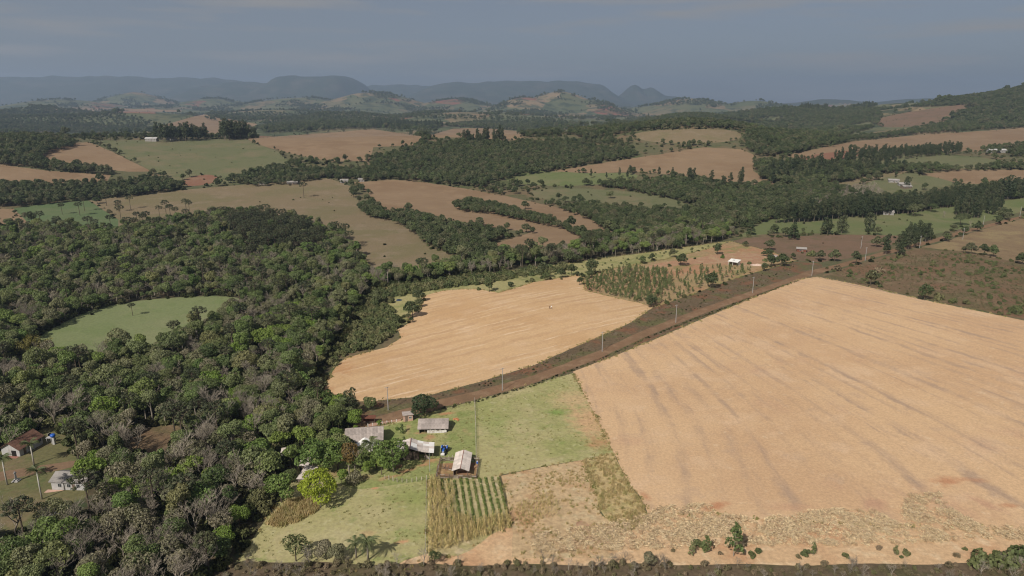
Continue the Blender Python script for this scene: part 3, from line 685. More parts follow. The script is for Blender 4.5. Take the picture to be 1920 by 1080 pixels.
def trunk_mb(h, r, limbs, spread, rg, lean=0.3, top=0.75):
    mb = MB()
    lx, ly = rg.uniform(-lean, lean, 2)
    pts = [(0, 0, -0.5), (lx*0.2, ly*0.2, h*0.3), (lx*0.7, ly*0.7, h*0.55), (lx, ly, h*top)]
    mb.tube(pts, [r*1.25, r, r*0.75, r*0.35], 6)
    for k in range(limbs):
        a = 2*math.pi*(k+rg.uniform(-.3, .3))/limbs; z0 = h*rg.uniform(0.38, 0.6)
        s = spread*rg.uniform(0.55, 0.95)
        mb.tube([(lx*0.5, ly*0.5, z0), (math.cos(a)*s*0.5+lx*.5, math.sin(a)*s*0.5+ly*.5, z0+h*0.13), (math.cos(a)*s, math.sin(a)*s, z0+h*rg.uniform(0.2, 0.32))], [r*0.5, r*0.35, r*0.14], 4)
    return mb

def broadleaf(seed, h=10.0, rad=3.9, nl=15, per=105, leaf=0.62, z0=0.42, mat='forest', squash=0.8, bark=None, jit=0.75):
    rg = np.random.default_rng(seed)
    zc = h*(z0+1)/2; hz_ = h*(1-z0)/2
    d = sph(nl, rg); d[:, 2] = np.abs(d[:, 2])*1.15-0.42
    C = np.array([0, 0, zc-hz_*0.15])+d*np.array([rad, rad, hz_*1.15])*rg.uniform(0.42, 0.72, (nl, 1))
    C[:, :2] += rg.normal(0, 0.14*rad, 2)+rg.normal(0, 0.08*rad, (nl, 2)); C[:, 2] += rg.normal(0, 0.05*h, nl)
    C = np.vstack([C, [[0, 0, zc]]])
    LR = rg.uniform(0.20, 0.48, nl+1)*rad; LR[-1] = rad*0.5
    V, F = lobes_leaves(C, LR, per*2.5, leaf*0.92, rg, squash, jit)
    return trunk_mb(h, 0.19*h/10, 4, rad*0.75, rg).mesh('trunk', bark or BARK), mesh_np('crown', V, F, LM[mat])

def euca(seed, h=18.0, rad=3.3, z0=0.30, nl=22, per=85, leaf=0.8, mat='euca'):
    rg = np.random.default_rng(seed)
    t = np.linspace(0, 1, nl)
    z = h*(z0+(0.95-z0)*t)
    w = rad*(0.5+0.6*np.sin(np.pi*np.clip(t*0.85+0.12, 0, 1)))*0.65
    a = rg.uniform(0, 6.28, nl)
    rr = w*rg.uniform(0.3, 1.0, nl)
    C = np.column_stack([np.cos(a)*rr, np.sin(a)*rr, z])
    LR = rad*rg.uniform(0.32, 0.55, nl)*(1.05-0.35*t)
    V, F = lobes_leaves(C, LR, per, leaf, rg, 1.0, 0.7, 0.7)
    mb = MB().tube([(0, 0, -0.5), (0.1, 0, h*0.5), (0, 0.1, h*0.93)], [0.24, 0.17, 0.05], 5)
    for k in range(nl//2-1):
        p = C[2*k+1]; mb.tube([(0, 0, p[2]-1.6), tuple(p)], [0.07, 0.03], 3, False)
    return mb.mesh('trunk', EUBARK), mesh_np('crown', V, F, LM[mat])

def araucaria(seed, h=14.0, rad=3.6):
    rg = np.random.default_rng(seed)
    mb = MB().tube([(0, 0, -0.5), (0.08, 0, h*0.5), (0, 0, h*0.96)], [0.32, 0.25, 0.13], 7)
    Ps, Ns = [], []
    for tier, (zz, n, L) in enumerate(((0.74, 6, 0.82), (0.82, 9, 1.0), (0.89, 9, 0.92), (0.955, 7, 0.6))):
        for k in range(n):
            if rg.random() < 0.1: continue
            a = 2*math.pi*(k+rg.uniform(-.3, .3))/n; l = rad*L*rg.uniform(0.8, 1.1); z = h*zz
            e = np.array([math.cos(a)*l, math.sin(a)*l, z+h*rg.uniform(0.02, 0.06)])
            m = np.array([math.cos(a)*l*.55, math.sin(a)*l*.55, z-h*0.012])
            mb.tube([(0, 0, z-0.2), tuple(m), tuple(e)], [0.09, 0.06, 0.03], 3, False)
            for q, rr_, cnt in ((e, 0.62, 20), (e*0.78+m*0.22+np.array([0, 0, .12]), 0.5, 12)):
                d = sph(cnt, rg); Ps.append(q+d*np.array([rr_*1.25, rr_*1.25, rr_*0.62])); Ns.append(d+[0, 0, 0.6])
    d = sph(30, rg); Ps.append(np.array([0, 0, h*0.975])+d*[0.8, 0.8, 0.5]); Ns.append(d+[0, 0, .5])
    V, F = diamonds(np.concatenate(Ps), np.concatenate(Ns), 0.58, rg)
    return mb.mesh('trunk', BARK), mesh_np('crown', V, F, LM['araucaria'])

def conifer(seed, h=10.0, rad=3.4, mat='pine', z0=0.12):
    rg = np.random.default_rng(seed)
    C, LR = [], []
    mb = MB().tube([(0, 0, -0.5), (0, 0, h*0.95)], [0.25, 0.05], 6)
    for i in range(34):
        t = rg.random()**0.8; z = h*(z0+(0.93-z0)*t); w = rad*(1-t)**0.75*rg.uniform(0.5, 1.0)
        a = rg.uniform(0, 6.28); C.append((math.cos(a)*w, math.sin(a)*w, z)); LR.append(rad*rg.uniform(0.2, 0.34)*(1.1-0.5*t))
        if i % 3 == 0: mb.tube([(0, 0, z), C[-1]], [0.06, 0.03], 3, False)
    V, F = lobes_leaves(np.array(C), np.array(LR), 58, 0.6, rg, 0.6, 0.6, 0.6)
    return mb.mesh('trunk', BARK), mesh_np('crown', V, F, LM[mat])

def bare(seed, h=9.0, spread=1.0, mat=None):
    rg = random.Random(seed); mb = MB(); tb = MB()
    def grow(p, d, L, r, depth, dst):
        bend = Vector((rg.uniform(-1, 1), rg.uniform(-1, 1), rg.uniform(-.3, .6)))*0.28
        m = p+d*L*0.5; e = m+(d+bend).normalized()*L*0.5
        dst.tube([p, m, e], [r, r*0.8, r*0.6], 4 if depth > 2 else 3, False)
        if depth == 0: return
        for k in range(rg.choice((3, 3, 4)) if depth > 1 else 4):
            nd = (d*0.75+Vector((rg.uniform(-1, 1), rg.uniform(-1, 1), rg.uniform(-.15, .75)))*0.8*spread).normalized()
            st = m.lerp(e, rg.uniform(0.0, 1.0))
            grow(st, nd, L*rg.uniform(0.52, 0.78), max(r*0.55, 0.026), depth-1, mb)
    for q in range(rg.choice((1, 2, 2))):
        grow(Vector((rg.uniform(-.15, .15), rg.uniform(-.15, .15), -0.3)), Vector((rg.uniform(-.3, .3), rg.uniform(-.3, .3), 1)).normalized(), h*0.42, 0.17, 4, tb)
    return tb.mesh('trunk', mat or GREYBARK), mb.mesh('branches', mat or GREYBARK)

def bush(seed, h=2.4, rad=1.6, mat='bush', nl=8, per=70, leaf=0.4):
    rg = np.random.default_rng(seed)
    d = sph(nl, rg); d[:, 2] = np.abs(d[:, 2])*0.9
    C = d*np.array([rad, rad, h])*rg.uniform(0.35, 0.62, (nl, 1))+[0, 0, h*0.15]
    V, F = lobes_leaves(C, rg.uniform(0.35, 0.5, nl)*rad, per*1.4, leaf*1.15, rg, 0.85)
    mb = MB()
    for k in range(4):
        a = k*1.6+rg.uniform(0, 1); mb.tube([(0, 0, -0.2), (math.cos(a)*rad*.4, math.sin(a)*rad*.4, h*0.6)], [0.07, 0.03], 4, False)
    return mb.mesh('stem', BARK), mesh_np('foliage', V, F, LM[mat])

def sapling(seed, h=4.0, rad=1.15, mat='young'):
    rg = np.random.default_rng(seed); nl = 9
    t = np.linspace(0, 1, nl); a = rg.uniform(0, 6.28, nl); w = rad*(0.85-0.6*t)*rg.uniform(0.3, 1, nl)
    C = np.column_stack([np.cos(a)*w, np.sin(a)*w, h*(0.25+0.7*t)])
    V, F = lobes_leaves(C, rad*rg.uniform(0.34, 0.55, nl)*(1.1-0.4*t), 40, 0.42, rg, 1.0, 0.8, 0.6)
    mb = MB().tube([(0, 0, -0.3), (0.05, 0, h*0.9)], [0.07, 0.02], 4)
    return mb.mesh('trunk', PALEBARK), mesh_np('crown', V, F, LM[mat])

def bamboo(seed, h=9.0):
    rg = np.random.default_rng(seed); mb = MB(); Ps, Ns = [], []
    for k in range(60):
        a = rg.uniform(0, 6.28); b = rg.uniform(0.1, 1.0); s = b*5.2; hh = h*rg.uniform(0.7, 1.05)*(1-0.25*b)
        pts = [np.array([math.cos(a)*(0.9*b+s*t**2.2), math.sin(a)*(0.9*b+s*t**2.2), hh*(t-0.22*t**3)*1.25]) for t in (0, .35, .6, .8, 1.0)]
        mb.tube([tuple(p) for p in pts], [0.05, 0.045, 0.035, 0.025, 0.015], 3, False)
        for t in rg.uniform(0.35, 1.0, 26):
            i = t*4; j = min(int(i), 3); p = pts[j]+(pts[j+1]-pts[j])*(i-j)
            Ps.append(p+rg.standard_normal(3)*0.32); Ns.append(rg.standard_normal(3)+[0, 0, .5])
    V, F = diamonds(np.array(Ps), np.array(Ns), 0.85, rg, (0.22, 0.4))
    return mb.mesh('canes', plain('bamboo_cane', (0.16, 0.13, 0.05))), mesh_np('foliage', V, F, LM['bamboo'])

def frond_mesh(L=2.6, seed=0):
    """arching palm frond: a rib with drooping leaflets on both sides"""
    rg = np.random.default_rng(seed); V = []; F = []
    n = 16
    rib = [np.array([L*t*(1-0.18*t), 0, 1.15*L*(0.55*t-0.80*t*t)]) for t in np.linspace(0, 1, n)]
    for i in range(n-1):
        b = len(V)
        for p in (rib[i], rib[i+1]): V += [p+[0, .03, 0], p+[0, -.03, 0]]
        F.append((b, b+1, b+3, b+2))
    for i in range(1, n):
        for s in (-1, 1):
            l = L*0.30*math.sin(math.pi*min(1, (i+1.5)/n))+0.12
            p = rib[i]; q = p+np.array([l*0.45, s*l*0.75, -l*0.55*rg.uniform(.7, 1.2)]); b = len(V)
            V += [p+[-.05, 0, 0], p+[.10, 0, 0.02], q]; F.append((b, b+1, b+2))
    return mesh_np('frond', V, F, LM['palm'])

# ------------------------------------------------------------------ vegetation: placing
def place_tree(name, proto, p, s=1.0, label=None, cat='tree', group=None, rz=None, sz=None, names=('trunk', 'crown'), mat=None):
    a = random.Random(int(p[0]*37+p[1]*91)).uniform(0, 6.28) if rz is None else rz
    e = empty(name, (p[0], p[1], p[2]), a, (s, s, s*(sz or 1.0)))
    tag(e, label, cat, group)
    link(names[0], proto[0], e)
    c = link(names[1], proto[1], e)
    return e

def scatter(poly_px, spacing, seed=0, jitter=0.42, holes=(), step=12.0, dens=None, ground=None):
    gp = ground_poly(poly_px, step) if ground is None else ground
    rad_ = np.hypot(gp[:, 0], gp[:, 1]); gp = gp*np.minimum(1.0, 4600.0/rad_)[:, None]
    lo = gp.min(0); hi = gp.max(0)
    rg = np.random.default_rng(seed)
    xs = np.arange(lo[0], hi[0], spacing); ys = np.arange(lo[1], hi[1], spacing*0.9)
    X, Y = np.meshgrid(xs, ys); X[1::2] += spacing*0.5
    X = X.ravel()+rg.uniform(-jitter, jitter, X.size)*spacing; Y = Y.ravel()+rg.uniform(-jitter, jitter, Y.size)*spacing
    m = in_poly(X, Y, gp)
    for h in holes:
        g = ground_poly(h, step) if not isinstance(h, np.ndarray) else h
        m &= ~in_poly(X, Y, g)
    if dens is not None: m &= rg.random(len(X)) < dens(X, Y)
    X = X[m]; Y = Y[m]
    return np.column_stack([X, Y, terrain(X, Y)])

def in_frame(P, pad=30, top=14.0):
    q = project(P+np.array([0, 0, 3.0]))
    return (q[:, 0] > -pad) & (q[:, 0] < 1920+pad) & (q[:, 1] > 0) & (q[:, 1] < 1080+pad*1.5) & (q[:, 2] > 0)

def instancer(name, label, P, sources, smin=0.8, smax=1.2, seed=0, kind='stuff', zvar=0.15, parent=None, rz=None):
    """one mass of plants: points of one mesh, each carrying a copy of one of the source plants"""
    P = np.asarray(P)
    if not len(P): return None
    rg = np.random.default_rng(seed)
    me = bpy.data.meshes.new(name)
    me.vertices.add(len(P)); me.vertices.foreach_set('co', P.astype(np.float32).ravel())
    n = len(P)
    s = rg.uniform(smin, smax, n) if not hasattr(smin, '__len__') else np.asarray(smin)
    sc3 = np.column_stack([s, s, s*rg.uniform(1-zvar, 1+zvar, n)]).astype(np.float32)
    me.attributes.new('size', 'FLOAT_VECTOR', 'POINT').data.foreach_set('vector', sc3.ravel())
    rot = np.zeros((n, 3), np.float32); rot[:, 2] = rg.uniform(0, 6.283, n) if rz is None else rz+rg.uniform(-.3, .3, n)
    me.attributes.new('turn', 'FLOAT_VECTOR', 'POINT').data.foreach_set('vector', rot.ravel())
    me.attributes.new('pick', 'INT', 'POINT').data.foreach_set('value', rg.integers(0, len(sources), n).astype(np.int32))
    o = link(name, me, parent)
    gt = bpy.data.node_groups.new(name, 'GeometryNodeTree')
    gt.interface.new_socket('Geometry', in_out='INPUT', socket_type='NodeSocketGeometry')
    gt.interface.new_socket('Geometry', in_out='OUTPUT', socket_type='NodeSocketGeometry')
    N = gt.nodes.new; K = gt.links.new
    gi = N('NodeGroupInput'); go = N('NodeGroupOutput'); iop = N('GeometryNodeInstanceOnPoints'); jj = N('GeometryNodeJoinGeometry')
    for src in sources:
        j = N('GeometryNodeJoinGeometry')
        for ob in src:
            oi = N('GeometryNodeObjectInfo'); oi.inputs['Object'].default_value = ob; oi.inputs['As Instance'].default_value = False
            oi.transform_space = 'ORIGINAL'; K(oi.outputs['Geometry'], j.inputs[0])
        gti = N('GeometryNodeGeometryToInstance'); K(j.outputs[0], gti.inputs[0]); K(gti.outputs[0], jj.inputs[0])
    def attr(nm, t):
        a = N('GeometryNodeInputNamedAttribute'); a.data_type = t; a.inputs['Name'].default_value = nm; return a.outputs['Attribute']
    K(gi.outputs[0], iop.inputs['Points']); K(jj.outputs[0], iop.inputs['Instance'])
    iop.inputs['Pick Instance'].default_value = True
    K(attr('pick', 'INT'), iop.inputs['Instance Index']); K(attr('size', 'FLOAT_VECTOR'), iop.inputs['Scale'])
    er = N('FunctionNodeEulerToRotation'); K(attr('turn', 'FLOAT_VECTOR'), er.inputs[0]); K(er.outputs[0], iop.inputs['Rotation'])
    K(iop.outputs[0], go.inputs[0])
    md = o.modifiers.new('plants', 'NODES'); md.node_group = gt
    if parent is None: tag(o, label, None, None, kind)
    elif kind: o['kind'] = kind
    return o

HOLE = {}
for _k, _l in enumerate(LAND): HOLE.setdefault(_l[0], []).append(POLYS[_k])

# prototypes
P_FOREST = [broadleaf(100+i, h_, r_, n_, 105, l_, z_, 'forest', s_, b_) for i, (h_, r_, n_, l_, z_, s_, b_) in enumerate((
    (9.5, 3.6, 14, .58, .30, .8, None), (12.5, 3.0, 15, .55, .35, .9, PALEBARK), (8.5, 4.6, 18, .60, .40, .55, None), (11.0, 4.2, 20, .52, .25, .75, PALEBARK),
    (7.0, 3.0, 11, .50, .15, .8, None), (13.5, 3.8, 17, .62, .50, .7, PALEBARK), (10.0, 3.4, 12, .70, .30, .85, None), (9.0, 2.5, 10, .5, .25, 1.0, PALEBARK), (11.5, 5.0, 22, .58, .45, .6, PALEBARK)))]
P_GREY = [broadleaf(130+i, 9.0+i, 3.5, 15, 62, 0.52, 0.35, 'grey', bark=PALEBARK) for i in range(2)]
P_WOOD = [broadleaf(160+i, 10.5, 4.2, 12, 38, 1.05, 0.18, 'wood') for i in range(5)]
P_GARDEN = [broadleaf(200+i, 8.0, 3.4, 15, 110, 0.52, 0.25, 'garden') for i in range(3)]
P_EUCA = [euca(220+i, 17+i, 3.3+0.2*(i%2)) for i in range(4)]
P_EUFAR = [euca(240+i, 18, 3.0, 0.30, 12, 34, 1.15) for i in range(3)]
P_ARAU = [araucaria(260+i, 13+1.2*i, 3.4+0.25*i) for i in range(4)]
P_BARE = [bare(300+i, 8.5+0.6*i, 0.9+0.08*(i % 3)) for i in range(5)]
P_BUSH = [bush(340+i) for i in range(4)]
P_SAP = [sapling(360+i, 3.6+0.4*i) for i in range(4)]
P_BRUSH = [bush(380+i, 2.6, 1.7, 'drybrush', 9, 55, 0.42) for i in range(4)]
P_PINE = broadleaf(400, 9.5, 5.2, 26, 110, 0.6, 0.02, 'pine', 0.6)
P_TREE_LIME = broadleaf(410, 12.0, 5.5, 40, 150, 0.55, 0.06, 'lime', bark=PALEBARK)

def land_index(P):
    k = np.full(len(P), -1)
    for i, gp in enumerate(POLYS):
        lo = gp.min(0); hi = gp.max(0)
        m = np.where((P[:, 0] > lo[0]) & (P[:, 0] < hi[0]) & (P[:, 1] > lo[1]) & (P[:, 1] < hi[1]))[0]
        if len(m):
            ins = in_poly(P[m, 0], P[m, 1], gp); k[m[ins]] = i
    return k
def clear_of(P, pts, dist):
    for q, d in zip(pts, dist if hasattr(dist, '__len__') else [dist]*len(pts)):
        P = P[np.hypot(P[:, 0]-q[0], P[:, 1]-q[1]) > d]
    return P
def swell(X, Y, lam, seed):
    rg = np.random.default_rng(seed); n = np.zeros(len(X))
    for k in range(7):
        a = rg.uniform(0, 6.28); l = lam*rg.uniform(0.6, 1.6); n += np.sin(2*math.pi/l*(X*math.cos(a)+Y*math.sin(a))+rg.uniform(0, 6.28))
    return n/2.6

# ---- single trees one can point at: (column, row of the foot, prototype, scale, name, label)
_fresh = broadleaf(420, 9, 4.0, 15, 110, 0.55, 0.2, 'fresh')
_fresh2 = broadleaf(421, 7, 2.6, 12, 100, 0.45, 0.2, 'fresh')
_flat = broadleaf(422, 10, 5.2, 18, 100, 0.6, 0.45, 'fresh', 0.55)
_bronze = broadleaf(423, 9.5, 3.2, 14, 80, 0.5, 0.2, 'bronze', bark=PALEBARK)
_round = bush(424, 5.2, 2.6, 'grey', 16, 110, 0.42)
_bigbare = bare(425, 15, 0.85, PALEBARK)
_bigbare2 = bare(426, 13, 0.95)
_thin = bare(427, 8, 0.7, PALEBARK)
_yellow = broadleaf(428, 7, 2.0, 9, 70, 0.45, 0.35, 'yellow')
_sparse = broadleaf(429, 7.5, 3.4, 13, 55, 0.5, 0.25, 'bush')
_silver = broadleaf(430, 6.0, 2.6, 12, 95, 0.45, 0.2, 'grey')
_dark = broadleaf(431, 8.5, 3.4, 14, 105, 0.55, 0.18, 'forest')
_limb = broadleaf(432, 9.0, 5.0, 18, 105, 0.55, 0.32, 'garden', bark=PALEBARK)
_bigeuca = euca(433, 16, 4.9, 0.22, 30, 95, 0.8)
_con2 = conifer(434, 11, 3.6)
_umb = broadleaf(435, 11, 6.5, 20, 100, 0.7, 0.5, 'wood', 0.5)
TC = ('trunk', 'crown'); TB = ('trunk', 'branches'); SF = ('stem', 'foliage')
SINGLES = [
 (601, 950, P_TREE_LIME, 1.0, 'lime_tree', 'bright yellow-green round tree on the pasture below the farmhouse', TC),
 (588, 888, P_GARDEN[0], 1.45, 'garden_tree', 'tall green tree right behind the bright lime tree', TC),
 (616, 872, P_GARDEN[1], 1.3, 'garden_tree', 'green tree beside the left end of the farmhouse', TC),
 (634, 880, P_GARDEN[2], 1.3, 'garden_tree', 'grey-green tree in front of the farmhouse, left of the bronze tree', TC),
 (655, 888, _bronze, 1.15, 'bronze_tree', 'bronze-leaved tree with pale trunks in front of the farmhouse', TC),
 (664, 888, _thin, 1.25, 'bare_tree', 'pale bare tree beside the bronze-leaved tree in the garden', TB),
 (666, 905, _round, 1.0, 'round_shrub', 'round dense grey-green shrub at the edge of the lower pasture', SF),
 (738, 884, _limb, 1.15, 'garden_tree', 'wide green tree with pale limbs left of the open shed', TC),
 (716, 890, _fresh2, 0.95, 'garden_tree', 'small bright green tree in front of the wide pale-limbed tree', TC),
 (692, 890, _fresh2, 0.75, 'garden_tree', 'lowest bright green tree between the round shrub and the wide tree', TC),
 (706, 880, P_GARDEN[1], 0.95, 'garden_tree', 'small green tree under the palms in the garden', TC),
 (758, 838, P_SAP[2], 0.8, 'young_tree', 'slender young tree on the lawn between farmhouse and upper barn', TC),
 (754, 812, P_SAP[0], 0.9, 'young_tree', 'slender young tree near the pink kiosk by the road', TC),
 (676, 884, P_GARDEN[0], 1.0, 'garden_tree', 'green tree under the left palm in front of the farmhouse', TC),
 (722, 868, P_GARDEN[2], 1.05, 'garden_tree', 'green tree between the farmhouse corner and the open shed', TC),
 (604, 846, P_GARDEN[2], 0.95, 'garden_tree', 'green tree at the roadside left of the farmhouse', TC),
 (632, 834, P_GARDEN[0], 0.8, 'garden_tree', 'green tree touching the upper left corner of the farmhouse', TC),
 (600, 812, _dark, 0.95, 'dark_tree', 'dark tree on the roadside above the pale spreading tree', TC),
 (628, 800, _dark, 1.0, 'dark_tree', 'dark tree below the palm among the roadside trees', TC),
 (655, 792, _dark, 0.8, 'dark_tree', 'dark tree left of the wooden gate shelter', TC),
 (690, 770, _dark, 0.7, 'dark_tree', 'dark low tree behind the wooden gate shelter', TC),
 (548, 868, P_GARDEN[1], 0.9, 'garden_tree', 'green tree between the leftmost shed and the other small sheds', TC),
 (548, 905, _dark, 0.62, 'dark_tree', 'small dark tree left of the longest small shed', TC),
 (488, 950, _sparse, 0.8, 'sparse_tree', 'loose olive tree at the wood edge above the straw bank', TC),
 (450, 985, _fresh, 0.75, 'leafy_tree', 'fresh green tree at the wood edge left of the straw bank', TC),
 (425, 1022, _fresh, 0.7, 'leafy_tree', 'fresh green tree at the lower left corner of the pasture', TC),
 (408, 1050, _dark, 0.8, 'dark_tree', 'dark tree at the lower left corner below the pasture', TC),
 (640, 905, _fresh2, 0.7, 'garden_tree', 'small green tree behind the lime tree beside the round shrub', TC),
 (648, 858, P_GARDEN[1], 1.1, 'garden_tree', 'green tree covering the left half of the farmhouse front', TC),
 (515, 907, P_GARDEN[2], 1.35, 'garden_tree', 'broad green tree left of the small sheds at the wood edge', TC),
 (528, 942, P_GARDEN[0], 1.2, 'garden_tree', 'green tree below the small sheds left of the lime tree', TC),
 (490, 868, P_GARDEN[1], 1.25, 'garden_tree', 'green tree at the wood edge behind the leftmost small shed', TC),
 (524, 846, _fresh, 0.95, 'garden_tree', 'fresh green tree above the leftmost small shed', TC),
 (570, 840, _fresh, 1.0, 'garden_tree', 'pale green spreading tree at the upper left corner of the farm', TC),
 (795, 780, P_PINE, 1.0, 'pine_tree', 'broad dark pine on the roadside above the upper barn', TC),
 (660, 778, _bigeuca, 0.62, 'eucalyptus_tree', 'thin eucalyptus on the roadside at the lower corner of the dry field', TC),
 (668, 800, _fresh, 0.8, 'garden_tree', 'green tree beside the wooden gate shelter on the road', TC),
 (555, 1052, _sparse, 0.98, 'sparse_tree', 'sparse yellowish tree at the bottom edge of the pasture', TC),
 (580, 1058, _thin, 0.85, 'bare_tree', 'pale slender bare tree beside the sparse yellowish tree', TB),
 (612, 1050, _silver, 0.95, 'silver_tree', 'grey-green round tree at the bottom edge of the pasture', TC),
 (636, 1050, _dark, 0.62, 'dark_tree', 'small dark tree touching the grey-green round one at the bottom', TC),
 (795, 1062, _thin, 0.7, 'bare_tree', 'bare tree at the bottom edge below the dry corn', TB),
 (815, 1058, _sparse, 0.5, 'sparse_tree', 'low olive tree at the lower left corner of the dry corn', TC),
 (1215, 1062, _silver, 0.75, 'silver_tree', 'low grey-green tree at the bottom edge below the tall grass', TC),
 (1375, 1043, P_SAP[3], 1.9, 'young_tree', 'tall thin young tree standing on the straw litter strip', TC),
 (1325, 1036, P_SAP[1], 1.2, 'young_tree', 'young green tree left of the tall thin one on the straw strip', TC),
 (1298, 1040, P_SAP[0], 0.95, 'young_tree', 'leftmost small young tree along the bottom straw strip', TC),
 (1524, 1042, P_SAP[2], 0.8, 'young_tree', 'small young tree at the middle of the bottom straw strip', TC),
 (1678, 1042, P_SAP[1], 0.7, 'young_tree', 'small young tree right of the middle on the bottom straw strip', TC),
 (1840, 1060, P_BUSH[1], 1.9, 'shrub', 'large dark green shrub at the lower right corner, left one', SF),
 (1880, 1062, P_BUSH[2], 2.1, 'shrub', 'large green shrub at the lower right corner, middle one', SF),
 (1920, 1055, P_BUSH[3], 2.4, 'shrub', 'largest dark green shrub at the lower right corner', SF),
 (493, 655, _flat, 1.1, 'spreading_tree', 'lime green flat-topped tree standing out of the wood', TC),
 (548, 640, _flat, 0.9, 'spreading_tree', 'fresh green flat-topped tree right of the lime one in the wood', TC),
 (588, 632, _flat, 0.85, 'spreading_tree', 'fresh green flat-topped tree nearest the dry field', TC),
 (545, 660, _fresh, 0.8, 'spreading_tree', 'fresh green round tree below the flat-topped trees in the wood', TC),
 (22, 838, _dark, 1.0, 'dark_tree', 'dark tree rising behind the gable of the red-roofed house', TC),
 (58, 818, _dark, 0.9, 'dark_tree', 'dark tree behind the ridge of the red-roofed house', TC),
 (168, 914, _fresh, 1.25, 'leafy_tree', 'big fresh green tree leaning over the white house', TC),
 (478, 825, _fresh, 1.15, 'leafy_tree', 'fresh green tall tree near the lower corner of the dry field', TC),
 (195, 790, _flat, 1.0, 'spreading_tree', 'wide olive green tree above the big pale bare tree', TC),
 (130, 808, _fresh, 0.7, 'leafy_tree', 'fresh green tree behind the red-roofed house', TC),
 (58, 772, _yellow, 0.85, 'blossom_tree', 'yellow blossoming tree in the wood above the red-roofed house', TC),
 (195, 838, _bigbare, 1.0, 'bare_tree', 'biggest pale bare tree at the edge of the house yard', TB),
 (440, 815, _bigbare2, 1.0, 'bare_tree', 'large bare tree in the wood below the dry field corner', TB),
 (10, 852, _bigbare2, 0.9, 'bare_tree', 'pale bare tree at the left picture edge behind the red-roofed house', TB),
 (345, 842, P_ARAU[2], 1.0, 'araucaria', 'large araucaria rising over the brown clearing', TC),
 (48, 1018, P_ARAU[1], 0.85, 'araucaria', 'large dark araucaria in front of the white house yard', TC),
 (249, 592, P_ARAU[0], 0.52, 'araucaria', 'single small araucaria on the grey-green meadow', TC),
 (570, 371, P_ARAU[3], 1.0, 'araucaria', 'pair-like lone araucaria on the brown dry pasture', TC),
 (1408, 441, _con2, 1.05, 'conifer', 'dark rounded conifer at the left end of the green paddock', TC),
 (1487, 449, _con2, 1.3, 'conifer', 'dark conical tree above the brown field', TC),
 (1548, 438, _bigeuca, 0.85, 'eucalyptus_tree', 'round eucalyptus on the paddock, left of a pair', TC),
 (1578, 438, _bigeuca, 0.95, 'eucalyptus_tree', 'round eucalyptus on the paddock, right of a pair', TC),
 (1617, 409, _bigeuca, 1.15, 'eucalyptus_tree', 'tall dark tree left of the grey-roofed paddock house', TC),
 (1629, 434, _bigeuca, 1.0, 'eucalyptus_tree', 'loose eucalyptus below the grey-roofed paddock house', TC),
 (1640, 402, _dark, 0.9, 'dark_tree', 'dark round tree touching the grey-roofed paddock house', TC),
 (1712, 405, _umb, 1.1, 'spreading_tree', 'wide umbrella-shaped tree behind the grey-roofed paddock house', TC),
 (1745, 398, _umb, 0.8, 'spreading_tree', 'smaller umbrella-shaped tree right of the wide one in the paddock', TC),
 (1770, 408, _thin, 1.0, 'bare_tree', 'thin bare tree in the paddock beside the umbrella-shaped trees', TB),
 (1818, 428, _bigbare2, 0.62, 'bare_tree', 'bare rounded tree beside the upper dirt road', TB),
 (1800, 422, _umb, 1.0, 'spreading_tree', 'dark spreading tree at the bend of the upper dirt road', TC),
 (1888, 374, _bigeuca, 1.5, 'eucalyptus_tree', 'tallest tree at the right edge above the plantation row', TC),
 (1700, 352, _bigeuca, 0.8, 'eucalyptus_tree', 'lone tall tree beside the group of pale sheds', TC),
 (1145, 372, _dark, 1.15, 'dark_tree', 'dark lone tree on the green pasture behind the valley wood', TC),
 (970, 350, _con2, 0.9, 'conifer', 'dark conical tree on the edge of the soft green pasture', TC),
 (650, 332, _umb, 1.0, 'spreading_tree', 'yellowish round tree beside the houses in the middle distance', TC),
 (1905, 588, P_BUSH[0], 2.2, 'shrub', 'dark shrub at the right edge above the big straw field', SF),
 (1760, 562, P_BUSH[1], 1.9, 'shrub', 'dark bushy shrub on the upper edge of the big straw field', SF),
 (1785, 568, P_BUSH[2], 1.6, 'shrub', 'second dark shrub on the upper edge of the big straw field', SF),
 (1810, 570, P_BUSH[3], 1.5, 'shrub', 'third dark shrub on the upper edge of the big straw field', SF),
 (1650, 512, P_BRUSH[0], 2.0, 'shrub', 'brown-green thicket beside the bend of the dirt road', SF),
 (1570, 508, P_BRUSH[1], 1.8, 'shrub', 'brown-green thicket at the top corner of the big straw field', SF),
 (1520, 480, P_BUSH[2], 2.2, 'shrub', 'round dark shrub at the ridge junction of the dirt road', SF),
 (958, 538, P_PINE, 0.42, 'pine_tree', 'small dark pine on the upper edge of the dry field', TC),
 (998, 528, P_BUSH[0], 1.3, 'shrub', 'rounded shrub right of the small pine on the grass slope', SF),
]
_SP = unproject([(s[0], s[1]) for s in SINGLES])
for s, p in zip(SINGLES, _SP):
    place_tree(s[4], s[2], p, s[3], s[5], 'shrub' if 'shrub' in s[4] else 'tree', None, None, None, s[6])
_bp = G(62, 672)
tag(empty('bamboo_clump', _bp), 'yellowish feathery bamboo clump beside the grey-green meadow', 'bamboo')
_bc = bpy.data.objects['bamboo_clump']; _bc.scale = (1.35, 1.35, 1.25)
_bm = bamboo(440)
link('cane', _bm[0], _bc); link('foliage', _bm[1], _bc)

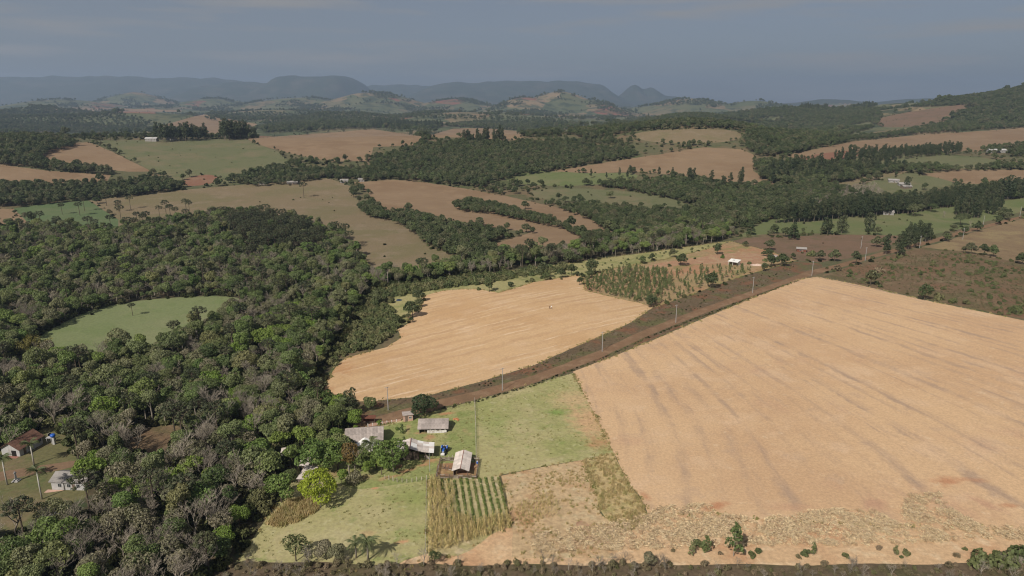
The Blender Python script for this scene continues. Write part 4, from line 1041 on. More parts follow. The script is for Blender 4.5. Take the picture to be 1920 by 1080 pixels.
# building sites and open spots that stay free of scattered trees
KEEP = [(n, r) for n, r in (((45, 835), 9), ((25, 850), 8), ((68, 822), 7), ((125, 905), 8), ((97, 825), 4), ((684, 818), 9), ((565, 880), 5), ((570, 895), 4), ((532, 860), 4), ((352, 800), 3), ((97, 962), 4), ((688, 795), 5), ((764, 786), 4), ((62, 672), 7), ((60, 694), 7), ((493, 656), 5), ((494, 668), 4), ((548, 644), 4), ((290, 852), 6), ((300, 866), 6), ((345, 852), 4), ((195, 850), 5), ((202, 864), 4), ((440, 826), 3), ((30, 962), 8), ((80, 962), 6), ((8, 985), 7), ((130, 934), 9), ((112, 945), 8), ((105, 968), 8), ((135, 962), 7), ((150, 948), 6), ((60, 985), 5))]
KEEP_P = unproject([k[0] for k in KEEP]); KEEP_R = [k[1] for k in KEEP]

# ---- the wood left of the farm
FL = ground_poly(LAND[0][3], 8)
F0 = scatter(None, 4.4, 21, ground=FL)
F0 = F0[land_index(F0) == 0]
F0 = clear_of(F0, KEEP_P, KEEP_R)
for _st in ([(710, 540), (652, 640), (588, 752), (560, 768), (628, 640), (690, 540)], [(590, 828), (548, 905), (500, 980), (452, 1050), (405, 1056), (462, 980), (512, 905), (556, 828)], [(575, 752), (700, 752), (700, 764), (570, 770)]):
    F0 = F0[~in_poly(F0[:, 0], F0[:, 1], ground_poly(_st, 6))]
F0 = clear_of(F0, _SP[:78], 3.2)
q = project(F0)
vis = in_frame(F0, 60)
F0 = F0[vis | (np.hypot(F0[:, 0], F0[:, 1]) < 330)]
F0 = F0[np.hypot(F0[:, 0], F0[:, 1]) > 118]
rgF = np.random.default_rng(5)
u0 = rgF.random(len(F0))
q = project(F0)
bare_p = 0.12+0.20*sstep(-0.2, 1.0, swell(F0[:, 0], F0[:, 1], 70, 3))+0.12*sstep(760, 980, q[:, 1])+0.20*sstep(815, 860, q[:, 1])*sstep(160, 220, q[:, 0])*(1-sstep(440, 490, q[:, 0]))
grey_p = 0.12
arau_zone = in_poly(q[:, 0], q[:, 1], [(425, 428), (500, 415), (585, 440), (610, 475), (530, 480), (440, 462)])
sp_ = np.where(u0 < bare_p, 1, np.where(u0 < bare_p+grey_p, 2, 0))
sp_[(u0 > 0.955)] = 4
sp_[(u0 > 0.925) & (u0 <= 0.955)] = 5
sp_[arau_zone & (rgF.random(len(F0)) < 0.68)] = 3
dist = np.linalg.norm(F0-[0, 0, CAM_H], axis=1)
ok_f = in_frame(F0, 10)
def split(mask, n):
    idx = np.where(mask)[0]; idx = idx[np.argsort(dist[idx]+(~ok_f[idx])*1e5)]
    return idx[:n], idx[n:]
def zone(p):
    u, v = project(p)[0][:2]
    if v < 520: return 'in the back of the wood near the araucaria grove'
    if v < 600 and u < 330: return 'behind the grey-green meadow'
    if v < 650 and u >= 330: return 'between the grey-green meadow and the dry field'
    if v < 780 and u < 330: return 'just below the grey-green meadow'
    if v < 800: return 'beside the lower corner of the dry field'
    if u < 220: return 'behind the red-roofed house' if v < 890 else 'below the white house'
    if v < 930: return 'around the brown clearing' if u < 460 else 'at the farm edge by the small sheds'
    return 'in the lower wood left of the farm pasture'
def size_word(s): return 'tall' if s > 0.95 else ('mid-sized' if s > 0.75 else 'low')
LABEL_F = ['dense round-crowned green tree in the wood left of the farm', 'tall leafy green tree in the wood left of the farm']
src_forest = []
near, rest_f = split(sp_ == 0, 200)
for i, k in enumerate(near):
    v = i % len(P_FOREST)
    sc_ = float(np.clip(rgF.normal(0.78, 0.2), 0.42, 1.25))
    e = place_tree('forest_tree', P_FOREST[v], F0[k], sc_, size_word(sc_)+' leafy green tree '+zone(F0[k]), 'tree', 'leafy trees of the wood left of the farm', None, rgF.uniform(0.85, 1.1))
    if i < len(P_FOREST): src_forest.append([c for c in e.children])
nearg, rest_g = split(sp_ == 2, 60)
src_grey = []
for i, k in enumerate(nearg):
    sc_ = rgF.uniform(0.75, 1.12)
    e = place_tree('grey_green_tree', P_GREY[i % 2], F0[k], sc_, size_word(sc_)+' dull grey-green tree '+zone(F0[k]), 'tree', 'grey-green trees of the wood left of the farm')
    if i < 2: src_grey.append(list(e.children))
nearb, rest_b = split(sp_ == 1, 150)
src_bare = []
for i, k in enumerate(nearb):
    sc_ = float(np.clip(rgF.normal(1.08, 0.22), 0.7, 1.6))
    e = place_tree('bare_tree', P_BARE[i % 5], F0[k], sc_, size_word(sc_)+' leafless grey tree '+zone(F0[k]), 'bare tree', 'leafless trees of the wood left of the farm', None, None, TB)
    if i < 5: src_bare.append(list(e.children))
nearl, rest_l = split(sp_ == 4, 50)
for i, k in enumerate(nearl):
    sc_ = rgF.uniform(0.6, 1.05)
    place_tree('leafy_tree', (_fresh, _flat, _fresh2)[i % 3], F0[k], sc_, size_word(sc_)+' fresh green tree '+zone(F0[k]), 'tree', 'fresh green trees of the wood left of the farm')
nearw, rest_w = split(sp_ == 5, 36)
for i, k in enumerate(nearw):
    sc_ = rgF.uniform(0.72, 1.0)
    place_tree('araucaria', P_ARAU[i % 4], F0[k], sc_, size_word(sc_)+' dark flat-topped araucaria '+zone(F0[k]), 'araucaria', 'araucarias inside the wood left of the farm')
neara, rest_a = split(sp_ == 3, 70)
src_arau = []
for i, k in enumerate(neara):
    e = place_tree('araucaria', P_ARAU[i % 4], F0[k], rgF.uniform(0.75, 0.95), 'flat-topped dark araucaria in the dense grove behind the wood', 'araucaria', 'araucarias of the dense dark grove')
    if i < 4: src_arau.append(list(e.children))
instancer('woodland', 'mass of leafy green trees filling the back of the valley wood', F0[rest_f], src_forest, 0.45, 1.1, 31)
instancer('woodland', 'mass of grey-green trees in the back of the valley wood', F0[rest_g], src_grey, 0.7, 1.0, 32)
instancer('bare_woodland', 'mass of leafless grey trees in the back of the valley wood', F0[rest_b], src_bare, 0.8, 1.15, 33)
instancer('araucaria_grove', 'mass of dark araucarias at the back of the grove', F0[np.concatenate([rest_a, rest_w])], src_arau, 0.75, 0.95, 34)
# undergrowth between the trunks
src_bush = []
for i in range(4):
    src_bush.append([c for c in bpy.data.objects if c.parent and c.data in P_BUSH[i]][:2])
U0 = scatter(None, 3.4, 22, ground=FL)
U0 = U0[(land_index(U0) == 0) & in_frame(U0, 40)]
U0 = clear_of(U0[np.hypot(U0[:, 0], U0[:, 1]) < 430], KEEP_P, [r*0.8 for r in KEEP_R])
instancer('undergrowth', 'low green undergrowth between the trees of the wood', U0, src_bush, 0.8, 2.0, 35)

# araucarias scattered on the pasture edge behind the wood
AR = [(117, 402), (150, 404), (78, 428), (159, 396), (200, 386), (223, 397), (245, 392), (228, 418), (258, 420), (276, 424), (300, 410), (312, 404), (320, 408), (330, 412), (350, 400), (356, 402), (208, 428), (168, 436), (180, 440), (242, 442), (340, 440), (380, 432), (395, 440), (290, 440), (20, 440), (60, 446), (110, 436), (365, 445), (410, 425)]
for i, (uv, p) in enumerate(zip(AR, unproject(AR))):
    place_tree('araucaria', P_ARAU[i % 4], p, 0.78+0.2*((i*7) % 5)/5, 'umbrella-topped araucaria at the pasture edge behind the wood', 'araucaria', 'araucarias along the pasture edge behind the wood')

# ---- woods of the middle distance
WOODS = [
 ('dark belt of trees along the ridge right of the eucalyptus groves', [(480,240),(560,226),(640,222),(720,224),(760,236),(830,238),(820,242),(700,240),(600,246),(500,250)], 13.0, 'wood', 1.3),
 ('dark woods in the hollow beyond the central ridge', [(820,236),(900,228),(980,232),(1060,244),(1040,258),(980,246),(900,240)], 12.0, 'wood', 1.2),
 ('long dark wood below the far left ridge', [(-80,236),(100,230),(240,238),(300,243),(180,249),(60,250),(-80,252)], 13.0, 'wood', 1.25),
 ('dark woods far behind the left ridge', [(380,222),(480,212),(700,214),(860,218),(1000,222),(1080,232),(960,228),(760,222),(560,222),(420,232)], 24.0, 'wood', 1.5),
 ('dense green wood on the central slope between the tan fields', [(700,300),(780,278),(870,268),(960,272),(1040,266),(1100,272),(1200,292),(1140,304),(1036,322),(950,336),(900,352),(840,347),(740,338),(690,322)], 6.8, 'wood', 0.95),
 ('valley wood in front of the rounded tan hilltop', [(1100,348),(1200,344),(1300,338),(1390,352),(1460,355),(1500,350),(1560,350),(1590,358),(1540,380),(1480,405),(1420,420),(1360,432),(1300,440),(1200,450),(1150,442),(1090,408),(1050,395),(1090,392),(1190,400),(1290,400),(1320,385),(1260,376),(1180,360)], 6.4, 'wood', 0.9),
 ('winding hedge of trees between the two tan fields', [(668,390),(700,384),(720,404),(770,402),(800,412),(860,426),(905,436),(950,444),(905,464),(960,482),(1040,480),(1000,490),(880,502),(830,474),(792,454),(742,418),(690,408)], 5.2, 'wood', 0.8),
 ('small grove inside the long tan stubble field', [(850,386),(880,379),(935,388),(1005,408),(1065,428),(1105,446),(1150,440),(1160,446),(1110,462),(1060,432),(1000,420),(920,402),(860,398)], 5.0, 'wood', 0.72),
 ('dark wood on the slope at the left edge', [(-80,262),(40,258),(120,262),(145,274),(110,284),(66,300),(110,311),(205,322),(210,329),(100,322),(0,310),(-80,304)], 7.0, 'wood', 1.05),
 ('belt of dark trees across the left middle distance', [(-80,352),(0,348),(90,352),(200,350),(300,340),(345,354),(300,364),(160,376),(60,386),(-80,392)], 6.2, 'wood', 0.95),
 ('trees around the farm below the green hill pasture', [(420,342),(470,326),(540,312),(560,330),(620,332),(560,346),(480,350)], 6.5, 'wood', 0.9),
 ('row of dark trees along the upper edge of the dry pasture', [(545,306),(580,322),(690,318),(740,336),(690,340),(600,334),(560,322)], 6.5, 'wood', 0.9),
 ('clumps of trees below the far right tan field', [(1415,304),(1480,310),(1560,312),(1640,318),(1700,322),(1640,330),(1570,345),(1470,348),(1420,334)], 7.0, 'wood', 1.1),
 ('trees between the far right green pasture and the tan field', [(1640,312),(1720,310),(1800,318),(1920,312),(2000,310),(2000,318),(1800,322),(1720,326)], 8.0, 'wood', 0.8),
 ('dark wooded slope climbing to the upper right corner', [(1640,258),(1700,246),(1770,234),(1800,212),(1835,196),(1760,200),(1700,202),(1800,180),(1920,158),(2060,128),(2060,232),(1860,243),(1700,254),(1600,264),(1480,290),(1430,294),(1520,272)], 8.5, 'wood', 1.0),
 ('wooded ridge at the far left', [(-80,214),(60,202),(200,210),(270,222),(280,240),(100,240),(-80,242)], 19.0, 'wood', 1.25),
]
src_wood = []
_wl = [(905, 352, 'pale-topped tree at the foot of the central wood beside the tan field'), (985, 392, 'dark tree at the upper end of the valley wood'), (700, 402, 'dark round tree at the near end of the winding hedge'), (775, 410, 'round dark tree beside the winding hedge'), (855, 392, 'first dark tree of the small grove in the stubble field')]
for i, (u, v, lb) in enumerate(_wl):
    e = place_tree('dark_tree', P_WOOD[i], G(u, v), 0.95, lb, 'tree')
    src_wood.append(list(e.children))
for i, (lb, poly, spc, kd, scl) in enumerate(WOODS):
    P = scatter(poly, spc, 50+i, step=6)
    r_ = np.hypot(P[:, 0], P[:, 1])
    P = P[in_frame(P, 60) & (r_ < 4500)]
    instancer('woodland', lb, P, src_wood, 0.72*scl, 1.15*scl, 60+i)
# even-aged plantation hills
PL = scatter([(1060,252),(1130,236),(1200,222),(1350,208),(1500,203),(1640,197),(1655,218),(1640,240),(1560,262),(1500,288),(1420,294),(1395,275),(1395,245),(1300,239),(1180,248),(1100,262)], 10.0, 70, step=6)
PL = PL[np.hypot(PL[:, 0], PL[:, 1]) < 4500]
PL = PL[(swell(PL[:, 0], PL[:, 1], 260, 4) > -1.05)]
instancer('plantation', 'even dark plantation covering the low hills at right', PL, src_wood, 0.95, 1.25, 71)
# bare brush on the rise behind the plantation row
BR = scatter([(1500,372),(1560,356),(1640,350),(1660,368),(1600,384),(1520,395)], 5.5, 72)
instancer('bare_woodland', 'pale leafless thicket above the plantation row', BR, src_bare, 0.6, 0.9, 73)
# leafless and grey trees sprinkled through the valley wood
BR2 = scatter(WOODS[1][1], 15, 74); BR2 = np.vstack([BR2, scatter(WOODS[2][1], 17, 75), scatter(WOODS[0][1], 22, 76)])
instancer('bare_woodland', 'pale leafless trees sprinkled through the valley wood and hedges', BR2, src_bare+src_grey, 0.75, 1.1, 77)

# ---- eucalyptus
EU = []
def third(s, s0, s1):
    t = (s-s0)/max(1e-6, s1-s0); return 'large' if t > 0.66 else ('mid-sized' if t > 0.33 else 'small')
def by_column(zones):
    def f(p):
        u = project(p)[0][0]
        for m, w in zones:
            if u < m: return w
    return f
def grove(poly, spc, seed, s0, s1, lb, gr, nmax, zf=None):
    P = scatter(poly, spc, seed, step=5)
    P = P[in_frame(P, 10)]
    P = P[np.argsort(np.linalg.norm(P-[0, 0, CAM_H], axis=1))]
    rg = np.random.default_rng(seed)
    out = []
    for i, p in enumerate(P[:nmax]):
        sc_ = rg.uniform(s0, s1)
        out.append(place_tree('eucalyptus_tree', P_EUCA[i % 4], p, sc_, lb if zf is None else third(sc_, s0, s1)+' '+lb+' '+zf(p), 'tree', gr))
    return P[nmax:], out
r1, e1 = grove([(1440,420),(1520,408),(1600,396),(1700,388),(1790,374),(1880,362),(1990,350),(1990,362),(1880,376),(1790,388),(1700,402),(1600,408),(1520,417)], 4.2, 80, 0.78, 1.0, 'eucalyptus of the straight plantation row', 'eucalyptus plantation row', 190, by_column([(1560, 'at its left end'), (1640, 'behind the round paddock eucalyptus'), (1720, 'behind the grey-roofed paddock house'), (1800, 'behind the umbrella-shaped trees'), (1e9, 'at its right end')]))
r2, e2 = grove([(292,262),(340,259),(386,258),(390,264),(300,267)], 10, 81, 1.0, 1.5, 'tall eucalyptus in the grove above the green hill pasture', 'eucalyptus grove above the hill pasture', 40)
r3, e3 = grove([(412,257),(470,252),(480,258),(420,264)], 10, 82, 1.2, 1.7, 'tall eucalyptus in the right-hand grove above the hill pasture', 'second eucalyptus grove above the hill pasture', 30)
r4, e4 = grove([(868,268),(945,262),(950,268),(880,274)], 12, 83, 0.9, 1.3, 'tall eucalyptus at the top of the central wood', 'eucalyptus at the top of the central wood', 30)
r5, e5 = grove([(1655,478),(1690,470),(1700,446),(1735,440),(1745,452),(1720,462),(1690,482)], 7, 84, 0.5, 0.85, 'leafy eucalyptus clump beside the upper dirt road', 'eucalyptus clump beside the upper dirt road', 30)
r6, e6 = grove([(1100,330),(1280,326),(1300,332),(1100,340)], 26, 85, 0.5, 0.75, 'tall tree along the lower edge of the rounded tan hilltop', 'trees along the tan hilltop edge', 16)
r7, e7 = grove([(1560,300),(1660,290),(1720,286),(1800,282),(1800,290),(1680,300),(1570,310)], 9, 86, 0.7, 1.0, 'eucalyptus in the grove at the far right tan field', 'eucalyptus grove at the far right tan field', 50)
r8, e8 = grove([(1830,410),(1790,404),(1790,392),(1850,384),(1880,390),(1870,402)], 7, 87, 0.65, 0.95, 'tall eucalyptus in the clump right of the paddock', 'eucalyptus clump right of the paddock', 24)
src_euca = [list(e.children) for e in e1[:4]]
REST = np.vstack([r for r in (r1, r2, r3, r4, r7, r8) if len(r)] or [np.zeros((0, 3))])
instancer('eucalyptus_plantation', 'rear mass of the eucalyptus plantation row and groves at right', REST, src_euca, 0.62, 0.85, 88)

ME = scatter([(1410,338),(1450,322),(1520,316),(1620,318),(1700,318),(1640,328),(1560,342),(1480,347),(1430,345)], 13, 188)
ME = np.vstack([ME, scatter([(1290,338),(1400,350),(1380,362),(1290,348)], 16, 189), scatter([(690,236),(760,234),(830,236),(830,240),(700,241)], 14, 190), scatter([(1500,203),(1640,198),(1640,202),(1500,208)], 22, 191)])
instancer('eucalyptus_copse', 'tall dark eucalyptus rising from the clumps below the far right tan field', ME, src_euca, 0.7, 1.25, 192)

# ---- far country: clumps and tree lines to the hills
rgD = np.random.default_rng(90)
n = 170000
rr = np.sqrt(rgD.random(n))*7200+1300; aa = rgD.uniform(-0.70, 0.70, n)
X = rr*np.sin(aa); Y = rr*np.cos(aa)
cl = swell(X, Y, 420, 7)+0.5*swell(X, Y, 150, 8)
ln = np.abs(swell(X, Y, 700, 9))
m = (cl > 0.72) | ((ln < 0.03) & (rgD.random(n) < 0.8))
m &= rgD.random(n) < np.clip(1.0-(rr-2500)/9000, 0.35, 1)
D = np.column_stack([X[m], Y[m], np.zeros(m.sum())])
D = D[land_index(D) < 0]
D[:, 2] = terrain(D[:, 0], D[:, 1])
instancer('distant_woodland', 'far-off clumps and lines of dark trees across the rolling farmland', D, src_wood, 1.1, 2.1, 91, zvar=0.3)
print('far trees', len(D), 'forest', len(F0))

# ---- woods and scrub on all the ground between the fields of the middle distance
rgM = np.random.default_rng(95)
n = 60000
rr = 420+np.sqrt(rgM.random(n))*1250; aa = rgM.uniform(-0.68, 0.68, n)
M_ = np.column_stack([rr*np.sin(aa), rr*np.cos(aa), np.zeros(n)])
M_ = M_[land_index(M_) == -1]
sw = swell(M_[:, 0], M_[:, 1], 120, 17)
dn = np.clip(0.10+0.55*sstep(-0.2, 0.8, sw), 0, 1)
M_ = M_[rgM.random(len(M_)) < dn]
M_[:, 2] = terrain(M_[:, 0], M_[:, 1])
half = rgM.random(len(M_)) < 0.5
instancer('scattered_woodland', 'scattered dark trees and copses on the rough ground between the fields', M_[half], src_wood, 0.45, 1.0, 96)
instancer('scrubland', 'low bushes and scrub on the rough ground between the fields', M_[~half], src_bush, 0.7, 1.9, 97)
EDGE = []
for k, l in enumerate(LAND):
    gp = POLYS[k]
    if l[0] in ('forest_floor', 'pond', 'brush_ground', 'crop_plot', 'corral_soil', 'pasture', 'farmyard_lawn', 'house_yard', 'yard_track', 'dirt_road', 'bare_soil_patch', 'green_hollow'): continue
    if np.median(np.hypot(gp[:, 0], gp[:, 1])) < 390: continue
    for a, b in zip(gp, np.roll(gp, -1, 0)):
        L = np.hypot(*(b-a))
        if L > 120: continue
        m_ = rgM.poisson(L/5.0)
        for t in rgM.random(m_): EDGE.append(a+(b-a)*t+rgM.normal(0, 2.2, 2))
EDGE = np.array(EDGE)
EDGE = EDGE[rgM.random(len(EDGE)) < 0.15+0.75*sstep(-0.1, 0.9, swell(EDGE[:, 0], EDGE[:, 1], 90, 18))]
EDGE = np.column_stack([EDGE, terrain(EDGE[:, 0], EDGE[:, 1])])
instancer('hedgerow', 'ragged bushes and small trees growing along the field edges', EDGE, src_bush+src_wood[:2], 0.35, 1.1, 98)
# small trees and bushes dotted over the open pastures of the middle distance
PD = []
for k, l in enumerate(LAND):
    if l[0] in ('hill_pasture', 'dry_pasture', 'green_pasture', 'paddock', 'brown_field', 'red_field', 'brown_hill_field'):
        g_ = POLYS[k]; PD.append(scatter(None, 26 if l[0] != 'brown_hill_field' else 90, 600+k, ground=g_, dens=lambda X, Y: 0.12+0.5*sstep(0.1, 0.9, swell(X, Y, 110, 19))))
instancer('pasture_bushes', 'small bushes dotted over the pastures of the middle distance', np.vstack(PD), src_bush, 0.3, 0.9, 99)

# ---- young plantation and bushes
def sprinkle(poly, spc, seed, protos, name, lb, gr, cat, s0, s1, nmax, names=TC, dens=None, restname=None, restlb=None, hole=(), zf=None):
    P = scatter(poly, spc, seed, step=8, dens=dens, holes=hole)
    P = P[in_frame(P, 20)]
    P = P[np.argsort(np.linalg.norm(P-[0, 0, CAM_H], axis=1))]
    rg = np.random.default_rng(seed); out = []
    for i, p in enumerate(P[:nmax]):
        sc_ = rg.uniform(s0, s1)
        out.append(place_tree(name, protos[i % len(protos)], p, sc_, lb if zf is None else third(sc_, s0, s1)+' '+lb+' '+zf(p), cat, gr, None, None, names))
    if restname and len(P) > nmax: instancer(restname, restlb, P[nmax:], [list(e.children) for e in out[:len(protos)]], s0, s1, seed)
    return out
sprinkle([(1097,522),(1180,503),(1250,510),(1260,535),(1224,574),(1150,555),(1099,544)], 3.6, 100, P_SAP, 'young_tree', 'young tree in the dense plantation block', 'young trees of the dense plantation block', 'young tree', 0.5, 1.1, 130, restname='sapling_thicket', restlb='rear mass of young trees in the dense plantation block', zf=by_column([(1140, 'at its left corner'), (1180, 'in its middle'), (1220, 'near the road'), (1e9, 'at its right end')]))
sprinkle([(1240,512),(1350,500),(1460,486),(1380,520),(1300,549),(1232,574)], 5.0, 101, P_SAP, 'young_tree', 'scattered young tree in the open plantation', 'scattered young trees of the open plantation', 'young tree', 0.4, 0.95, 120, zf=by_column([(1290, 'beside the dense block'), (1350, 'below the bare red soil'), (1e9, 'near the white hut')]))
sprinkle([(1000,507),(1120,490),(1240,474),(1368,456),(1300,474),(1200,492),(1093,518),(1010,526)], 7.5, 102, P_BUSH, 'bush', 'bush on the pale grass slope above the plantation', 'bushes of the grass slope', 'bush', 0.35, 0.75, 70, SF, zf=by_column([(1100, 'at its left end'), (1200, 'above the dense block'), (1e9, 'at its right end')]))
sprinkle([(705,545),(800,530),(960,512),(1060,500),(1060,508),(960,524),(900,534),(830,541),(745,556),(730,575),(748,600),(740,625),(690,655),(640,668),(650,640),(690,570)], 3.6, 103, P_BUSH, 'bush', 'leafy bush along the upper edge of the dry field', 'bushes along the upper edge of the dry field', 'bush', 1.0, 2.1, 80, SF, restname='thicket', restlb='rear mass of bushes above the dry field', zf=by_column([(700, 'beside the wood'), (760, 'around the green hollow'), (850, 'right of the green hollow'), (1e9, 'near the small pine')]))
sprinkle([(1545,512),(1600,500),(1700,474),(1800,476),(1920,500),(1960,520),(1960,600),(1920,592),(1750,560),(1600,528)], 5.5, 104, P_BUSH, 'bush', 'dark bush on the brown cleared ground', 'bushes of the cleared ground', 'bush', 0.45, 1.15, 100, SF, dens=lambda X, Y: 0.9*sstep(-0.6, 0.6, swell(X, Y, 40, 5)), restname='bush_scatter', restlb='rear scatter of dark bushes on the cleared ground', zf=by_column([(1640, 'beside the bend of the dirt road'), (1720, 'above the top corner of the straw field'), (1800, 'above the middle of the straw field edge'), (1860, 'near the row of dark edge shrubs'), (1e9, 'near the picture edge')]))
for i in range(4):
    pass
src_brush = [[c for c in bpy.data.objects if c.parent and c.data in P_BRUSH[i]][:2] for i in range(2)]
CB = scatter([(1545,514),(1600,500),(1700,474),(1800,476),(1920,500),(2000,520),(2000,610),(1920,596),(1750,562),(1600,530)], 2.6, 105, dens=lambda X, Y: 0.25+0.5*sstep(-0.5, 0.8, swell(X, Y, 30, 6)))
instancer('brush', 'dry brown brush covering the cleared ground at right', CB, src_brush, 0.18, 0.42, 106)
VB = scatter([(800,744),(900,720),(1000,688),(1100,645),(1180,610),(1226,580),(1300,556),(1380,526),(1490,494),(1500,508),(1405,545),(1330,572),(1255,598),(1205,618),(1127,654),(1003,701),(895,731),(820,748)], 2.2, 107, dens=lambda X, Y: 0.35+0*X)
instancer('verge_brush', 'dry weeds and low brush on the roadside bank', VB, src_brush+src_bush[:1], 0.14, 0.40, 108)
VB2 = scatter([(825,766),(895,750),(1003,720),(1127,672),(1205,636),(1255,615),(1330,586),(1405,559),(1500,524),(1500,526),(1405,562),(1330,590),(1255,618),(1205,639),(1127,675),(1003,724),(895,754),(827,769)], 1.4, 109)
instancer('verge_weeds', 'thin line of weeds along the lower side of the dirt road', VB2, src_bush[:2], 0.18, 0.38, 110)
# dry brush along the bottom edge of the picture
BB = scatter(None, 2.3, 111, ground=np.array([(-90, 95), (180, 95), (180, 146), (-90, 146)]))
BI = [k for k, l in enumerate(LAND) if l[0] == 'brush_ground'][0]
BB = BB[land_index(BB) == BI]
BB = BB[np.argsort(-BB[:, 1])]
for i, p in enumerate(BB[:60:2]):
    place_tree('dry_bush', P_BRUSH[i % 4], p, 0.4+0.4*((i*5) % 7)/7, 'brown twiggy bush in the brush belt along the bottom edge', 'bush', 'bushes of the bottom brush belt', None, None, SF)
instancer('dry_brush', 'low brown brush belt along the bottom edge of the picture', BB, src_brush, 0.22, 0.6, 112)
BT = BB[::4]
instancer('bare_brush', 'thin leafless saplings in the bottom brush belt', BT, src_bare, 0.22, 0.5, 113)

for i, (u, v) in enumerate([(1262, 1034), (1306, 1020), (1316, 1026), (1351, 1040), (1410, 1043), (1421, 1035), (1497, 1046), (1511, 1041), (1585, 1044), (1648, 1030), (1690, 1046), (1699, 1039), (1792, 1043), (1809, 1031), (1868, 1040)]):
    place_tree('bush', (P_BUSH if i % 3 else P_BRUSH)[i % 4], G(u, v), 0.35+0.5*((i*7) % 10)/10, 'low bush on the trampled strip below the big straw field', 'bush', 'bushes of the trampled strip', None, None, SF)

# ---- grass texture of the pasture, dry grass, straw
def tuft(seed, mat, n=14, h=0.5, sp=0.5, w=0.16):
    rg = np.random.default_rng(seed); V = []; F = []
    for k in range(n):
        a = rg.uniform(0, 6.28); p = rg.uniform(-sp, sp, 2); l = h*rg.uniform(0.6, 1.2); b = len(V)
        dx, dy = math.cos(a)*w, math.sin(a)*w; tx, ty = rg.uniform(-.25, .25, 2)*h*1.6
        V += [(p[0]-dx, p[1]-dy, -0.05), (p[0]+dx, p[1]+dy, -0.05), (p[0]+tx, p[1]+ty, l)]; F.append((b, b+1, b+2))
    return mesh_np('tuft', V, np.array(F), LM[mat])
def tuft_stuff(name, lb, P, mat, s0, s1, seed, **kw):
    # the first plant of the mass is a real mesh of its own kind, the rest copy it
    o = instancer(name, lb, P, [[TUFT[mat][0]], [TUFT[mat][1]]], s0, s1, seed)
    return o
TUFT = {}
def tuft_src(mat, seed, **kw):
    base = G(760, 960)
    out = []
    for i in range(2):
        me = tuft(seed+i, mat, **kw)
        o = link({'tuft': 'grass_tuft', 'drytuft': 'dry_grass_tuft', 'straw': 'straw_clump', 'corn': 'corn_stalk'}[mat], me)
        out.append(o)
    TUFT[mat] = out
    return out
_lab = {'tuft': ['small grass tuft on the lower pasture beside the crop plot', 'small grass tuft on the lower pasture near the corn'],
        'drytuft': ['dry grass tuft at the upper end of the tall grass plot', 'dry grass tuft at the lower end of the tall grass plot'],
        'straw': ['pale clump of straw near the left end of the straw strip', 'pale clump of straw at the far right of the straw strip'],
        'corn': ['dry corn stalk at the upper left corner of the crop plot', 'dry corn stalk at the lower left corner of the crop plot']}
_pos = {'tuft': [(770, 940), (785, 1000)], 'drytuft': [(1130, 866), (1165, 980)], 'straw': [(1250, 1000), (1900, 1012)], 'corn': [(806, 902), (804, 1036)]}
def corn_mesh(seed):
    rg = np.random.default_rng(seed); mb = MB(); h = 2.3
    mb.tube([(0, 0, -0.05), (0.03, 0, h*0.6), (0.08, 0.03, h)], [0.035, 0.03, 0.015], 3)
    for k in range(8):
        a = rg.uniform(0, 6.28); z = h*(0.2+0.1*k); l = rg.uniform(0.5, 0.8); c, s = math.cos(a), math.sin(a)
        mb.add([(0, 0, z), (c*l*.5-s*.09, s*l*.5+c*.09, z+.22), (c*l*.5+s*.09, s*l*.5-c*.09, z+.22), (c*l, s*l, z-0.25)], [(0, 2, 1), (1, 2, 3)])
    mb.add([(0, 0, h-.1), (.14, .05, h+.3), (-.1, .12, h+.34), (.02, -.13, h+.28)], [(0, 1, 2), (0, 2, 3)])
    return mb.mesh('corn_stalk', LM['corn'])
def straw_mesh(seed):
    rg = np.random.default_rng(seed); V = []; F = []
    for k in range(44):
        p = rg.standard_normal(2)*0.42; a = rg.uniform(0, 6.28); l = rg.uniform(0.10, 0.30); w = rg.uniform(.10, .26); z = abs(rg.standard_normal())*0.30*math.exp(-(p**2).sum())+0.03; t = rg.uniform(-.14, .22)
        c, s = math.cos(a)*l, math.sin(a)*l; b = len(V)
        V += [(p[0]-c-s*w, p[1]-s+c*w, z-.08), (p[0]-c+s*w, p[1]-s-c*w, z), (p[0]+c+s*w, p[1]+s-c*w, z+t), (p[0]+c-s*w, p[1]+s+c*w, z+t-.05)]; F.append((b, b+1, b+2, b+3))
    return mesh_np('straw_clump', V, np.array(F), LM['straw'])
for mat, nm in (('tuft', 'grass_tuft'), ('drytuft', 'dry_grass_tuft'), ('straw', 'straw_clump'), ('corn', 'corn_stalk')):
    TUFT[mat] = []
    for i in range(2):
        me = {'tuft': lambda: tuft(500+i, 'tuft', 16, 0.28, 0.5, 0.14), 'drytuft': lambda: tuft(510+i, 'drytuft', 18, 0.95, 0.42, 0.08), 'straw': lambda: straw_mesh(520+i), 'corn': lambda: corn_mesh(530+i)}[mat]()
        o = link(nm, me); o.location = G(*_pos[mat][i])
        tag(o, _lab[mat][i], {'tuft': 'grass', 'drytuft': 'grass', 'straw': 'straw', 'corn': 'corn'}[mat])
        TUFT[mat].append(o)
PAS = [k for k, l in enumerate(LAND) if l[0] in ('pasture', 'farmyard_lawn')]
T1 = scatter(LAND[PAS[0]][3], 1.25, 120)
T1 = T1[np.isin(land_index(T1), PAS)]
T1 = T1[np.random.default_rng(1).random(len(T1)) < 0.06+0.35*sstep(-0.2, 0.9, swell(T1[:, 0], T1[:, 1], 22, 12))]
tuft_stuff('grass', 'short grass tufts mottling the farm pasture', T1, 'tuft', 0.35, 0.9, 121)
